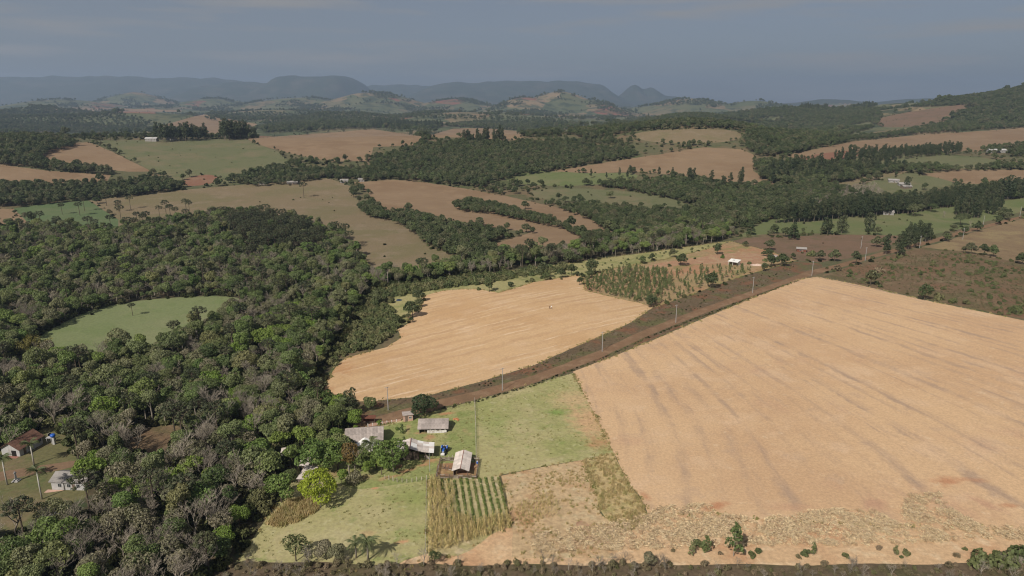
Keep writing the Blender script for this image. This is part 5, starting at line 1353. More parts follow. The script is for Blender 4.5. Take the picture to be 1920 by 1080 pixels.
T2 = scatter([(1092,862),(1150,848),(1172,895),(1200,935),(1216,975),(1185,992),(1150,988),(1128,960),(1118,930),(1105,890)], 0.8, 122, dens=lambda X, Y: 0.25+0.6*sstep(-0.7, 0.7, swell(X, Y, 7, 16)))
tuft_stuff('tall_grass', 'tall dry grass standing beside the big straw field', T2, 'drytuft', 0.5, 1.2, 123)
T3 = scatter([(500,985),(540,940),(580,935),(600,955),(560,978),(530,988)], 0.7, 124)
tuft_stuff('tall_grass', 'dry reed grass on the bank below the lime tree', T3, 'drytuft', 0.9, 1.9, 125)
T4 = scatter([(950,900),(1020,880),(1092,868),(1110,910),(1120,960),(1150,1000),(1140,1040),(970,1040),(965,985)], 1.1, 126, dens=lambda X, Y: 0.15+0.7*sstep(0, 0.9, swell(X, Y, 18, 13)))
tuft_stuff('dry_stalks', 'dead stalks and stubble on the pinkish fallow plot', T4, 'drytuft', 0.4, 1.0, 127)
NE = []
for nm in ('pasture', 'harvested_field', 'dry_field', 'fallow_plot', 'young_plantation', 'grass_slope', 'tall_grass_plot', 'crop_plot'):
    for gp in HOLE[nm]:
        for a, b in zip(gp, np.roll(gp, -1, 0)):
            L = np.hypot(*(b-a))
            if L > 40: continue
            for t in rgM.random(rgM.poisson(L*1.6)): NE.append(a+(b-a)*t+rgM.normal(0, 0.55, 2))
NE = np.array(NE); NE = NE[rgM.random(len(NE)) < 0.25+0.7*sstep(-0.3, 0.8, swell(NE[:, 0], NE[:, 1], 16, 20))]
NE = np.column_stack([NE, terrain(NE[:, 0], NE[:, 1])])
h_ = rgM.random(len(NE)) < 0.6
tuft_stuff('edge_grass', 'dry grass growing along the edges of the near fields', NE[h_], 'drytuft', 0.35, 0.9, 134)
tuft_stuff('edge_weeds', 'green weeds growing along the edges of the near fields', NE[~h_], 'tuft', 0.7, 1.8, 135)
# straw left in heaps along the lower edge of the big field
SB = scatter([(1000,1000),(1130,985),(1218,965),(1240,950),(1330,945),(1350,962),(1420,975),(1480,965),(1560,955),(1640,958),(1690,985),(1700,925),(1760,925),(1790,960),(1840,985),(1920,990),(1960,995),(1960,1012),(1840,1010),(1720,1018),(1600,1022),(1400,1024),(1200,1030),(1000,1036)], 0.48, 128,
    dens=lambda X, Y: 0.12+0.8*sstep(-0.5, 0.9, swell(X, Y, 11, 14)+0.6*swell(X, Y, 3.5, 15)))
tuft_stuff('straw_residue', 'pale heaps of straw residue along the lower edge of the big field', SB, 'straw', 0.5, 1.25, 129)
# dry corn: a block of rows at the left and the lower edge of the crop plot
def corn_rows():
    P = []
    rg = np.random.default_rng(130)
    a0 = np.array(G(806, 901)); a1 = np.array(G(804, 1040)); b0 = np.array(G(934, 896)); b1 = np.array(G(962, 990))
    for r_ in range(17):
        s = (r_+0.3)/17
        top = a0+(b0-a0)*s; bot = a1+(b1-a1)*s
        t_ = np.arange(0, 1, 0.007)
        for t in t_:
            solid = (s < 0.16) or (s < 0.32 and t > 0.1 and rg.random() < 0.55) or (t > 0.74-0.12*(s < 0.5))
            if solid and rg.random() < 0.75:
                p = top+(bot-top)*t+np.array([rg.normal(0, .3), rg.normal(0, .3), 0]); P.append(p)
    P = np.array(P); P[:, 2] = terrain(P[:, 0], P[:, 1])
    return P
tuft_stuff('dry_corn', 'standing dry corn stalks in rows at the left and lower edge of the crop plot', corn_rows(), 'corn', 0.45, 1.05, 131)
DC = scatter([(965,950),(1030,925),(1050,945),(1045,970),(990,975)], 0.9, 132)
tuft_stuff('dry_corn', 'patch of broken dry corn on the fallow plot', DC, 'corn', 0.35, 0.7, 133)
# green rows, each a row of its own
def crop_row(i, p0, p1, lb):
    rg = np.random.default_rng(140+i); Ps, Ns = [], []
    L = np.linalg.norm(p1-p0); n = int(L/0.42)
    for k in range(n):
        if rg.random() < 0.12: continue
        c = p0+(p1-p0)*(k+rg.uniform(0, .8))/n; h = rg.uniform(0.35, 0.85)
        d = sph(16, rg); d[:, 2] = np.abs(d[:, 2])
        Ps.append(c+d*np.array([0.42, 0.4, h*0.9])); Ns.append(d+rg.standard_normal((16, 3))*0.6)
    V, F = diamonds(np.concatenate(Ps)-p0, np.concatenate(Ns), 0.42, rg, (0.35, 0.6))
    o = link('crop_row', mesh_np('crop_row', V, F, LM['cropgreen'])); o.location = p0
    tag(o, lb, 'crop row', 'green crop rows in front of the corral')
_ord = ['leftmost', 'second', 'third', 'fourth', 'fifth', 'sixth', 'seventh', 'eighth', 'ninth', 'rightmost']
for i in range(10):
    s = i/9
    t0 = (828+106*s, 899-4*s); t1 = (838+120*s, 985+2*s)
    if i == 9: t1 = (957, 990)
    crop_row(i, np.array(G(*t0)), np.array(G(*t1)), _ord[i]+' green crop row in the plot in front of the corral'+('' if i in (0, 9) else ', counted from the left'))

# ---- palms
FROND = [frond_mesh(2.7, 1), frond_mesh(2.4, 2)]
def palm(u, v, h, lb, n=13, s=1.0, white=False):
    p = G(u, v); e = empty('palm_tree', p, 0.3*u, 1.0); tag(e, lb, 'palm')
    t = MB().tube([(0, 0, -.3), (.05, 0, h*.5), (0, .06, h)], [.2*s, .16*s, .13*s], 7)
    t.build('trunk', PALEBARK if not white else plain('whitewashed_trunk', (0.42, 0.40, 0.36)), e, True)
    rg = random.Random(int(u))
    for k in range(n):
        f = link('frond', FROND[k % 2], e); f.location = (0, 0, h-0.05)
        f.rotation_euler = (0, rg.uniform(-0.65, 0.30), k*2*math.pi/n+rg.uniform(-.2, .2)); f.scale = (s, s, s)
    c = MB().tube([(0, 0, h-.5), (0, 0, h+.35)], [.2*s, .1*s], 6); c.build('crownshaft', LM['palm'], e)
palm(690, 1050, 5.0, 'palm with drooping grey-green fronds at the bottom of the pasture', 16, 1.4)
palm(668, 1046, 4.0, 'smaller palm left of the drooping one at the bottom of the pasture', 14, 1.15)
palm(697, 868, 6.6, 'palm in front of the white gable of the farmhouse', 16, 1.45)
palm(683, 872, 5.2, 'palm left of the one in front of the farmhouse gable', 15, 1.3)
palm(640, 790, 7.2, 'palm among the roadside trees near the wooden gate', 14, 1.2)
palm(79, 936, 9.0, 'palm with whitened trunk in front of the white house', 15, 1.25, True)
palm(14, 909, 8.5, 'palm with whitened trunk at the left edge beside the monument', 15, 1.25, True)
palm(64, 872, 7.2, 'palm beside the porch of the red-roofed house', 15, 1.25, True)

# ------------------------------------------------------------------ buildings and farm things
BM = {}
BM['fibre'] = plain('grey_fibre_sheet', (0.32, 0.275, 0.25), 0.85, 0.2, 1.1, dirt=(0.15, 0.115, 0.095), rnd=0.2)
BM['pale'] = plain('pale_metal_sheet', (0.54, 0.475, 0.43), 0.6, 0.12, 0.9, dirt=(0.32, 0.22, 0.165), rnd=0.16)
BM['white_sheet'] = plain('white_sheet', (0.74, 0.72, 0.69), 0.6, 0.05, 0.7, rnd=0.06)
BM['dullsheet'] = plain('dull_grey_sheet', (0.26, 0.24, 0.225), 0.8, 0.12, 0.8, rnd=0.12)
BM['farpale'] = plain('weathered_sheet', (0.27, 0.25, 0.235), 0.85, 0.15, 0.6, dirt=(0.16, 0.13, 0.11), rnd=0.15)
BM['farwhite'] = plain('whitish_sheet', (0.40, 0.39, 0.38), 0.8, 0.1, 0.6, rnd=0.1)
BM['farwall'] = plain('dull_plaster', (0.27, 0.255, 0.24), 0.9, 0.12, 0.8)
BM['tile'] = plain('clay_tile', (0.13, 0.07, 0.05), 0.9, 0.25, 1.2, dirt=(0.075, 0.05, 0.04), rnd=0.22)
BM['wood'] = plain('weathered_wood', (0.16, 0.12, 0.095), 0.9, 0.3, 2.0, rnd=0.3)
BM['palewood'] = plain('pale_weathered_wood', (0.42, 0.37, 0.32), 0.9, 0.2, 2.0, rnd=0.25)
BM['darkwood'] = plain('dark_wood', (0.06, 0.045, 0.035), 0.9, 0.3, 2.0, rnd=0.3)
BM['white'] = plain('white_paint', (0.70, 0.68, 0.65), 0.7, 0.06, 1.0, dirt=(0.5, 0.45, 0.4))
BM['dullwhite'] = plain('dull_white_paint', (0.40, 0.39, 0.385), 0.8, 0.08, 1.0, dirt=(0.28, 0.25, 0.22))
BM['pink'] = plain('pink_plaster', (0.48, 0.31, 0.24), 0.85, 0.1, 1.0)
BM['concrete'] = plain('pole_concrete', (0.33, 0.32, 0.31), 0.85, 0.1, 2.0)
BM['dark'] = plain('opening_shade_black', (0.015, 0.013, 0.012), 0.9)  # near-black colour standing in for the shade inside an opening
BM['glass'] = plain('window_glass', (0.02, 0.025, 0.03), 0.15, 0.1, 1, spec=0.5)
BM['redwood'] = plain('red_brown_boards', (0.15, 0.062, 0.040), 0.85, 0.2, 1.5)
BM['blue'] = plain('blue_paint', (0.02, 0.10, 0.42), 0.45, 0.1, 2, spec=0.4)
BM['rubber'] = plain('tyre_rubber', (0.018, 0.017, 0.016), 0.9)
BM['rim'] = plain('wheel_rim', (0.5, 0.5, 0.5), 0.5, 0.05)
BM['steel'] = plain('dark_steel', (0.08, 0.08, 0.085), 0.5, 0.1, 2, metal=0.4)
BM['rust'] = plain('ridge_tile', (0.27, 0.13, 0.10), 0.9, 0.2)
BM['log'] = plain('cut_log', (0.36, 0.22, 0.13), 0.9, 0.2, 3, rnd=0.3)
BM['skin'] = plain('skin', (0.36, 0.21, 0.15), 0.6)
BM['hair'] = plain('dark_hair', (0.02, 0.014, 0.01), 0.8)

def yaw_of(a, b): return math.atan2(b[1]-a[1], b[0]-a[0])
def sheet_mesh(w, L, mat, waves=4):
    """one corrugated roofing sheet with thickness, lying along +y from its lower edge"""
    n = waves*2+1; V = []; F = []
    for s, dz in ((0, 0.05), (1, 0.0)):
        for j in range(2):
            for i in range(n):
                V.append((w*i/(n-1), L*j, (0.05 if i % 2 else 0.0)+dz))
    for i in range(n-1):
        F.append((i, i+1, n+i+1, n+i)); b = 2*n; F.append((b+i+1, b+i, b+n+i, b+n+i+1))
        F.append((i+1, i, b+i, b+i+1)); F.append((n+i, n+i+1, b+n+i+1, b+n+i))
    F.append((0, n, 3*n, 2*n)); F.append((n-1, 3*n-1, 4*n-1, 2*n-1))
    return mesh_np('roof_sheet', V, F, mat)
def gable_roof(e, w, d, eave, rise, mat, ov=0.45, sw=1.15, axis='x', cap=None, rows=1, piece='roof_sheet', seed=0):
    rg = random.Random(seed+int(w*100))
    roof = MB()
    W_, D_ = (w, d) if axis == 'x' else (d, w)
    roof.tube([(-ov, D_/2, eave+rise+0.06), (W_+ov, D_/2, eave+rise+0.06)], 0.13, 6)
    for y in (0.05, D_-0.05): roof.box((W_/2, y, eave-0.08), (W_+ov*1.6, 0.1, 0.12))
    r = roof.build('roof', cap or mat, e)
    if axis == 'y': r.rotation_euler = (0, 0, math.pi/2); r.location = (w, 0, 0)
    sl = math.atan2(rise, D_/2); L = (D_/2)/math.cos(sl)+ov
    n = max(2, int((W_+2*ov)/sw)); pw = (W_+2*ov)/n
    me = sheet_mesh(pw*1.02, L/rows*1.03, mat)
    for side in (0, 1):
        for i in range(n):
            for q in range(rows):
                o = link(piece, me, r)
                up = (L/rows)*q-ov
                x = -ov+pw*i if side == 0 else W_+ov-pw*i
                y = up*math.cos(sl); z = eave+up*math.sin(sl)+0.03+0.012*((i+q) % 2)+rg.uniform(0, .012)
                o.location = (x, y if side == 0 else D_-y, z)
                o.rotation_euler = (sl+rg.uniform(-.012, .012), 0, 0 if side == 0 else math.pi)
                if side: o.rotation_euler = (sl+rg.uniform(-.012, .012), 0, math.pi)
    return r
def walls(e, w, d, h, mat, rise=0.0, axis='x', t=0.16, front=True, name='wall'):
    out = []
    sides = [('back', (w/2, d-t/2, h/2), (w-0.01, t, h)), ('l', (t/2, d/2, h/2), (t, d-2*t-.01, h)), ('r', (w-t/2, d/2, h/2), (t, d-2*t-.01, h))]
    if front: sides.append(('front', (w/2, t/2, h/2), (w-0.01, t, h)))
    for k, c, s in sides:
        mb = MB().box((c[0], c[1], c[2]-0.3), (s[0], s[1], s[2]+0.6))
        if rise and ((axis == 'x' and k in 'lr') or (axis == 'y' and k in ('front', 'back'))):
            if axis == 'x':
                x0, x1 = c[0]-t/2+.005, c[0]+t/2-.005
                mb.add([(x0, 0.1, h), (x0, d-0.1, h), (x0, d/2, h+rise-.08), (x1, 0.1, h), (x1, d-0.1, h), (x1, d/2, h+rise-.08)], [(0, 2, 1), (3, 4, 5), (0, 1, 4, 3), (1, 2, 5, 4), (2, 0, 3, 5)])
            else:
                y0, y1 = c[1]-t/2+.005, c[1]+t/2-.005
                mb.add([(0.1, y0, h), (w-0.1, y0, h), (w/2, y0, h+rise-.08), (0.1, y1, h), (w-0.1, y1, h), (w/2, y1, h+rise-.08)], [(0, 1, 2), (3, 5, 4), (0, 3, 4, 1), (1, 4, 5, 2), (2, 5, 3, 0)])
        out.append(mb.build(name, mat, e))
    return out
def window(e, x, z, w=1.0, h=0.9, y=-0.03, side=None, d=0, W_=0, frame='white'):
    wd = MB().box((0, 0, 0), (w, 0.05, h)).build('window', BM['glass'], e)
    f = MB()
    for s in (-1, 1):
        f.box((s*(w/2+.03), 0, 0), (.07, .09, h+.14)); f.box((0, 0, s*(h/2+.03)), (w, .09, .07))
    f.box((0, 0, 0), (.05, .08, h)).build('frame', BM[frame], wd)
    if side == 'r': wd.rotation_euler = (0, 0, math.pi/2); wd.location = (W_+0.03, x, z)
    elif side == 'l': wd.rotation_euler = (0, 0, math.pi/2); wd.location = (-0.03, x, z)
    else: wd.location = (x, y, z)
    return wd
def door(e, x, w=0.9, h=2.0, y=-0.03, mat='wood', side=None, W_=0):
    o = MB().box((0, 0, h/2), (w, 0.06, h)).build('door', BM[mat], e)
    MB().box((w*.36, -.05, h*.5), (.05, .05, .14)).build('handle', BM['steel'], o)
    if side == 'r': o.rotation_euler = (0, 0, math.pi/2); o.location = (W_+0.03, x, 0)
    elif side == 'l': o.rotation_euler = (0, 0, -math.pi/2); o.location = (-0.03, x, 0)
    else: o.location = (x, y, 0)

def building(name, lb, cat, a, b=None, yaw=None):
    A = G(*a); y = yaw if yaw is not None else yaw_of(A, G(*b))
    e = empty(name, A, y); tag(e, lb, cat); return e
def width(a, b): return (G(*a)-G(*b)).length

# farmhouse
fh = building('farmhouse', 'farmhouse with grey sheet roof and white front gable behind the garden trees', 'house', (650, 842), (716, 836))
w_ = width((650, 842), (716, 836))
walls(fh, w_, 9.0, 2.7, BM['white'], 2.0)
gable_roof(fh, w_, 9.0, 2.7, 2.0, BM['fibre'], 0.6, 1.6, cap=BM['fibre'], rows=2, seed=1)
for x in (1.5, 9.8): window(fh, x, 1.5, 1.2, 1.0)
door(fh, 8.2, mat='redwood')
window(fh, 3, 1.5, side='r', W_=w_); window(fh, 6, 1.5, side='r', W_=w_)
fx = empty('porch', (3.1, -3.1, 0)); fx.parent = fh
MB().box((0.2, 1.5, 0.9), (0.16, 3.0, 2.6)).build('porch_wall', BM['white'], fx)
MB().box((2.7, 0.1, 0.9), (4.9, 0.16, 2.6)).add([(0.3, 0.02, 2.2), (5.1, 0.02, 2.2), (2.7, 0.02, 3.3), (0.3, .18, 2.2), (5.1, .18, 2.2), (2.7, .18, 3.3)], [(0, 1, 2), (3, 5, 4), (0, 3, 4, 1), (1, 4, 5, 2), (2, 5, 3, 0)]).build('porch_gable', BM['white'], fx)
MB().add([(-.2, -.35, 2.15), (-.2, 3.6, 2.15), (2.7, 3.6, 3.42), (2.7, -.35, 3.42), (-.2, -.35, 2.07), (-.2, 3.6, 2.07), (2.7, 3.6, 3.34), (2.7, -.35, 3.34)], [(0, 3, 2, 1), (4, 5, 6, 7), (0, 4, 7, 3), (1, 2, 6, 5), (0, 1, 5, 4)]).build('porch_roof', BM['white_sheet'], fx)
MB().add([(5.6, -.35, 2.15), (5.6, 3.6, 2.15), (2.71, 3.6, 3.42), (2.71, -.35, 3.42), (5.6, -.35, 2.07), (5.6, 3.6, 2.07), (2.71, 3.6, 3.34), (2.71, -.35, 3.34)], [(0, 1, 2, 3), (4, 7, 6, 5), (0, 3, 7, 4), (1, 5, 6, 2), (0, 4, 5, 1)]).build('porch_roof', BM['white_sheet'], fx)
MB().box((0.9, -0.02, 0.75), (0.8, 0.08, 1.7)).build('porch_door', BM['rust'], fx)

# upper barn
bn = building('barn', 'long grey-roofed barn with white slatted front above the open shed', 'barn', (786, 813), (838, 811))
w_ = width((786, 813), (838, 811))
for x in np.linspace(0.1, w_-0.1, 6):
    MB().box((x, 0.1, 0.85), (.16, .16, 2.1)).build('post', BM['wood'], bn)
MB().box((w_/2, 6.9, 0.8), (w_, .14, 2.1)).build('back_wall', BM['wood'], bn)
for x in (0.0, w_): MB().box((x, 3.5, 0.8), (.14, 6.6, 2.1)).build('side_wall', BM['wood'], bn)
for k in range(8):
    x0 = 2.6+k*(w_-2.7)/8
    for q, z in enumerate((0.15, 0.55, 0.95)):
        MB().box((x0+(w_-2.7)/16, -0.06-.02*(k % 2), z), ((w_-2.7)/8-.04, .05, 0.34)).build('board', BM['white' if (k*3+q) % 7 else 'palewood'], bn)
    if k % 2: MB().box((x0+.3, -0.05, 1.4), (0.5, .05, 0.3)).build('board', BM['white'], bn)
gable_roof(bn, w_, 7.0, 1.85, 1.65, BM['fibre'], 0.5, 1.1, rows=2, seed=2)

# open shed with a sagging roof
sh = building('open_shed', 'dark wooden open shed with a pale sagging roof beside the tractor', 'shed', (772, 863), (806, 861))
def shed():
    D_ = 5.8; xr = -0.4; zr = 4.3
    prof_r = [(xr, zr), (1.6, 3.45), (3.4, 2.95), (5.2, 2.65), (6.8, 2.5)]
    prof_l = [(xr, zr), (-2.4, 3.65), (-4.6, 3.3)]
    rf = MB().tube([(xr, -0.6, zr+.1), (xr, D_+.3, zr+.1)], .12, 6).build('roof', BM['rust'], sh)
    rg = random.Random(5)
    for pr in (prof_r, prof_l):
        for i in range(len(pr)-1):
            (x0, z0), (x1, z1) = pr[i], pr[i+1]
            for k in range(5):
                y0 = -0.6+(D_+.9)*k/5; y1 = -0.6+(D_+.9)*(k+1)/5+.04
                l = rg.uniform(0, .05); t = .05
                mb = MB().add([(x0, y0, z0+l), (x1, y0, z1+l), (x1, y1, z1+l+.02), (x0, y1, z0+l+.02), (x0, y0, z0+l-t), (x1, y0, z1+l-t), (x1, y1, z1+l-t), (x0, y1, z0+l-t)],
                    [(0, 1, 2, 3), (7, 6, 5, 4), (0, 4, 5, 1), (1, 5, 6, 2), (2, 6, 7, 3), (3, 7, 4, 0)])
                mb.build('roof_sheet', BM['pale'] if rg.random() < .8 else BM['white_sheet'], rf)
    for x, h in ((-4.3, 3.2), (-2.2, 3.6), (-.4, 4.1), (2.0, 3.2), (4.2, 2.7), (6.4, 2.4)):
        for y in (0, D_): MB().tube([(x, y, -.3), (x, y, h)], .1, 6).build('post', BM['wood'], sh)
    for k in range(16):
        x = -4.2+k*0.42
        if 4.6 < k < 6: continue
        MB().box((x, 0.25, 1.3), (.36, .06, 2.6+.15*(k % 3))).build('board', BM['darkwood' if k % 4 else 'wood'], sh)
    for k in range(9): MB().box((2.6+k*.45, 3.6, 1.0), (.4, .06, 2.0)).build('board', BM['darkwood'], sh)
    MB().box((1, D_, 1.2), (10.6, .08, 2.4)).build('back_wall', BM['darkwood'], sh)
    MB().box((0, 0, 0), (1.6, .06, .9)).build('board', BM['palewood'], sh, loc=(4.6, 0.2, 0.7)).rotation_euler = (0, 0.9, 0)
shed()

# corral with its roofed milking shed
def fence_run(e, a, b, n, rails, mat='wood', ph=1.5, off=0.0, pr=.09, rail_h=.12):
    a = Vector((a[0], a[1], 0)); b = Vector((b[0], b[1], 0)); rg = random.Random(int(a.x*13+b.y*7))
    d = b-a; yaw = math.atan2(d.y, d.x)
    for i in range(n+1):
        p = a+d*i/n
        MB().tube([(p.x, p.y, -.3), (p.x, p.y, ph*rg.uniform(.92, 1.12))], pr, 6).build('post', BM[mat], e)
    for z in rails:
        for i in range(n):
            p = a+d*(i+.5)/n
            o = MB().box((0, 0, 0), (d.length/n*1.04, .06, rail_h)).build('rail', BM['wood' if rg.random() < .75 else 'palewood'] if mat == 'wood' else BM[mat], e)
            nrm = Vector((-d.y, d.x, 0)).normalized()*(.1 if i % 2 else .13)
            o.location = (p.x-nrm.x, p.y-nrm.y, z+rg.uniform(-.05, .05)); o.rotation_euler = (0, rg.uniform(-.03, .03), yaw)
cA = G(817.5, 897); cB = G(893, 897)
co = empty('corral_fence', cA, yaw_of(cA, cB)); tag(co, 'dark weathered plank corral around the pale-roofed milking shed', 'fence')
cw = (cB-cA).length; cd_ = 10.0
fence_run(co, (0, 0), (cw, 0), 9, (.3, .62, .94, 1.25))
fence_run(co, (0, cd_), (cw, cd_), 8, (.3, .65, 1.0, 1.3))
fence_run(co, (0, 0.2), (0, cd_-.2), 7, (.35, .75, 1.15))
fence_run(co, (cw, 0.2), (cw, cd_-.2), 7, (.35, .75, 1.15))
fence_run(co, (1.2, cd_*.55), (4.2, cd_*.42), 3, (.4, .8))
fence_run(co, (0.2, cd_+.6), (4.8, cd_+.7), 4, (.5, .9), 'palewood')
mk = empty('milking_shed', cA+Vector((math.cos(co.rotation_euler[2])*4.9, math.sin(co.rotation_euler[2])*4.9, 0))+Vector((0, .9, 0)), co.rotation_euler[2])
tag(mk, 'narrow shed with a pale two-sided roof and rusty ridge inside the corral', 'shed')
for x in (.15, 4.25):
    for y in (.2, 2.6, 5.0, 7.4, 9.8): MB().box((x, y, .95), (.16, .16, 2.6)).build('post', BM['wood'], mk)
for k in range(9): MB().box((.4+k*.44, 9.6, .9), (.4, .05, 2.2)).build('board', BM['darkwood'], mk)
for k in range(22): MB().box((.02, .5+k*.42, .6), (.05, .38, 1.3)).build('board', BM['darkwood'], mk)
MB().box((2.2, .25, 2.2), (4.2, .12, .14)).build('beam', BM['wood'], mk)
gable_roof(mk, 4.4, 10.2, 2.2, .85, BM['pale'], .35, 1.15, axis='y', cap=BM['rust'], rows=2, seed=3)
lg = empty('log_stack', cA+Vector((11.2, 5.6, 0)), 0.6); tag(lg, 'small heap of pale cut logs inside the corral', 'logs')
for k in range(6): MB().tube([(-.9+.1*k, (k % 3)*.3, .15+.26*(k//3)), (.9+.1*k, (k % 3)*.3+.2, .15+.26*(k//3))], .14, 7).build('log', BM['log'], lg)
br = empty('barrel', cA+Vector((11.6, 8.2, 0))); tag(br, 'blue plastic barrel in the back corner of the corral', 'barrel')
MB().tube([(0, 0, 0), (0, 0, .15), (0, 0, .45), (0, 0, .75), (0, 0, .9)], [.27, .3, .32, .3, .26], 12).build('body', BM['blue'], br, True)
MB().tube([(0, 0, .9), (0, 0, .94)], .2, 12).build('lid', BM['white'], br)

# small sheds at the wood edge
def small_shed(lb, u, v, w, d, h, yaw, roof='pale', wall='darkwood', slope=.5):
    p = G(u, v); e = empty('small_shed', p, yaw); tag(e, lb, 'shed')
    n = int(w/.45)
    for k in range(n): MB().box((w*(k+.5)/n, .05, h/2-.1), (w/n*.96, .06, h+.2)).build('board', BM[wall], e)
    MB().box((.04, d/2, h/2), (.08, d-.1, h+.2)).build('side_wall', BM[wall], e)
    MB().box((w-.04, d/2, h/2), (.08, d-.1, h+.2)).build('side_wall', BM[wall], e)
    MB().box((w/2, d, h/2+.1), (w, .08, h+.4)).build('back_wall', BM[wall], e)
    m = max(2, int(w/1.1)); me = sheet_mesh((w+.6)/m*1.02, d+.9, BM[roof])
    for k in range(m):
        o = link('roof_sheet', me, e); o.location = (-.3+(w+.6)/m*k, -.45, h+.06+.012*(k % 2)); o.rotation_euler = (math.atan2(slope, d), 0, 0)
    MB().box((w*.7, -.02, .85), (.8, .06, 1.7)).build('door', BM['wood'], e)
small_shed('pale-roofed small shed nearest the lime tree at the wood edge', 559, 909, 3.4, 6.0, 2.0, -.12, 'pale', 'wood', .4)
small_shed('small shed with dark front just above the longest shed by the lime tree', 562, 884, 2.6, 3.2, 2.0, -.05, 'pale', 'darkwood', .5)
small_shed('leftmost small shed among the trees at the wood edge', 528, 866, 2.4, 3.0, 2.1, .15, 'pale', 'wood', .6)

# kiosk, shelter and wall on the roadside
kk = building('kiosk', 'pink roadside kiosk with grey flat roof beside the dark pine', 'kiosk', (757, 791), (772, 789))
walls(kk, 3.2, 2.6, 2.3, BM['pink']); MB().box((1.6, 1.3, 2.42), (3.8, 3.2, .16)).build('roof', BM['fibre'], kk); door(kk, 1.0, mat='wood'); window(kk, 2.3, 1.4, .8, .7)
st = building('roadside_shelter', 'open shelter with red-brown roof at the farm gate on the road', 'shelter', (679, 797), (700, 796))
for x in (0, 4.2):
    for y in (0, 1.8): MB().box((x, y, 1.1), (.12, .12, 2.8)).build('post', BM['wood'], st)
MB().box((2.1, .9, 2.55), (5.0, 2.6, .12)).build('roof', BM['redwood'], st); MB().box((2.1, 1.75, 1.0), (4.0, .08, 1.3)).build('back_panel', BM['redwood'], st); MB().box((2.1, 1.4, .45), (3.6, .4, .08)).build('bench', BM['wood'], st)
lw = building('low_wall', 'low pale wall along the road in front of the farmhouse', 'wall', (690, 800), (752, 789))
L_ = width((690, 800), (752, 789))
for k in range(7):
    MB().box((L_*(k+.5)/7, 0, .35), (L_/7-.2, .15, 1.1)).build('panel', BM['pink'], lw); MB().box((L_*k/7, 0, .45), (.2, .22, 1.3)).build('pillar', BM['white'], lw)
wp = building('firewood_pile', 'heap of split firewood under the wide tree by the open shed', 'firewood', (742, 877), (750, 876))
rgw = random.Random(3)
for k in range(18):
    z = .12+.2*(k//6); y = rgw.uniform(-.5, .5); x = (k % 6)*.3+.12*(k//6)
    MB().tube([(x, y-.45, z), (x+rgw.uniform(-.1, .1), y+.45, z)], .11, 6).build('log', BM['log'], wp)
ch = building('clay_heap', 'small orange heap of clay bricks on the lawn right of the upper barn', 'brick heap', (855, 787), (860, 787))
BRK = plain('orange_brick', (0.55, 0.25, 0.12), .9, .15, rnd=.2); bme = MB().box((0, 0, 0), (.5, .28, .22)).mesh('brick', BRK)
for k in range(22):
    o = link('brick', bme, ch); a = rgw.uniform(0, 6.28); r_ = rgw.uniform(0, 1.2); o.location = (math.cos(a)*r_, math.sin(a)*r_, .12+max(0, (1-r_)*.5*rgw.random())); o.rotation_euler = (rgw.uniform(-.3, .3), rgw.uniform(-.3, .3), a*2)

# tractor
def wheel(par, x, y, r, w):
    mb = MB(); n = 20
    for s in range(n):
        a = 2*math.pi*s/n
    prof = [(-w/2, r*.62), (-w/2, r*.92), (-w*.3, r), (w*.3, r), (w/2, r*.92), (w/2, r*.62)]
    V = []; F = []
    for s in range(n):
        a = 2*math.pi*s/n
        for (px, pr) in prof:
            q = pr*(1.0 if s % 2 else .97) if pr > r*.9 else pr
            V.append((px, math.cos(a)*q, math.sin(a)*q))
    m = len(prof)
    for s in range(n):
        for i in range(m-1): F.append((s*m+i, s*m+i+1, ((s+1) % n)*m+i+1, ((s+1) % n)*m+i))
    t = link('wheel', mesh_np('tyre', V, F, BM['rubber']), par); t.location = (x, y, r)
    MB().tube([(-w*.3, 0, 0), (w*.3, 0, 0)], r*.62, 14).build('rim', BM['rim'], t)
    MB().tube([(-w*.42, 0, 0), (w*.42, 0, 0)], r*.2, 8).build('hub', BM['steel'], t)
tp = G(831, 853); tr = empty('tractor', tp, math.radians(-6)); tag(tr, 'blue tractor with white front and rear parked between the sheds and the corral', 'tractor')
wheel(tr, -.85, 2.4, .78, .46); wheel(tr, .85, 2.4, .78, .46); wheel(tr, -.72, .35, .46, .3); wheel(tr, .72, .35, .46, .3)
MB().box((0, 1.5, .85), (.5, 2.9, .45)).build('chassis', BM['steel'], tr)
MB().box((0, .75, 1.3), (.62, 1.7, .55)).add([(-.31, -.1, 1.0), (.31, -.1, 1.0), (.31, -.12, 1.55), (-.31, -.12, 1.55), (-.25, -.3, 1.05), (.25, -.3, 1.05), (.25, -.28, 1.42), (-.25, -.28, 1.42)], [(4, 5, 6, 7), (0, 4, 7, 3), (1, 2, 6, 5), (3, 7, 6, 2)]).build('hood', BM['blue'], tr)
for s in (-1, 1):
    MB().tube([(s*.82, 1.7, 1.35), (s*.82, 2.0, 1.66), (s*.82, 2.4, 1.76), (s*.82, 2.9, 1.62)], .26, 6).build('fender', BM['blue'], tr)
    MB().tube([(s*.2, -.28, 1.25), (s*.2, -.34, 1.25)], .09, 8).build('headlight', BM['white'], tr)
MB().box((0, 2.3, 1.35), (.5, .5, .14)).box((0, 2.58, 1.62), (.5, .12, .5)).build('seat', BM['rubber'], tr)
MB().tube([(0, 1.7, 1.4), (0, 1.85, 1.75)], .03, 5).tube([(.2*math.cos(a), 1.86+.07*math.sin(a), 1.78+.18*math.sin(a)) for a in np.linspace(0, 6.28, 13)], .025, 4).build('steering_wheel', BM['steel'], tr)
MB().tube([(.24, .6, 1.5), (.24, .6, 2.2)], .05, 6).build('exhaust', BM['steel'], tr)
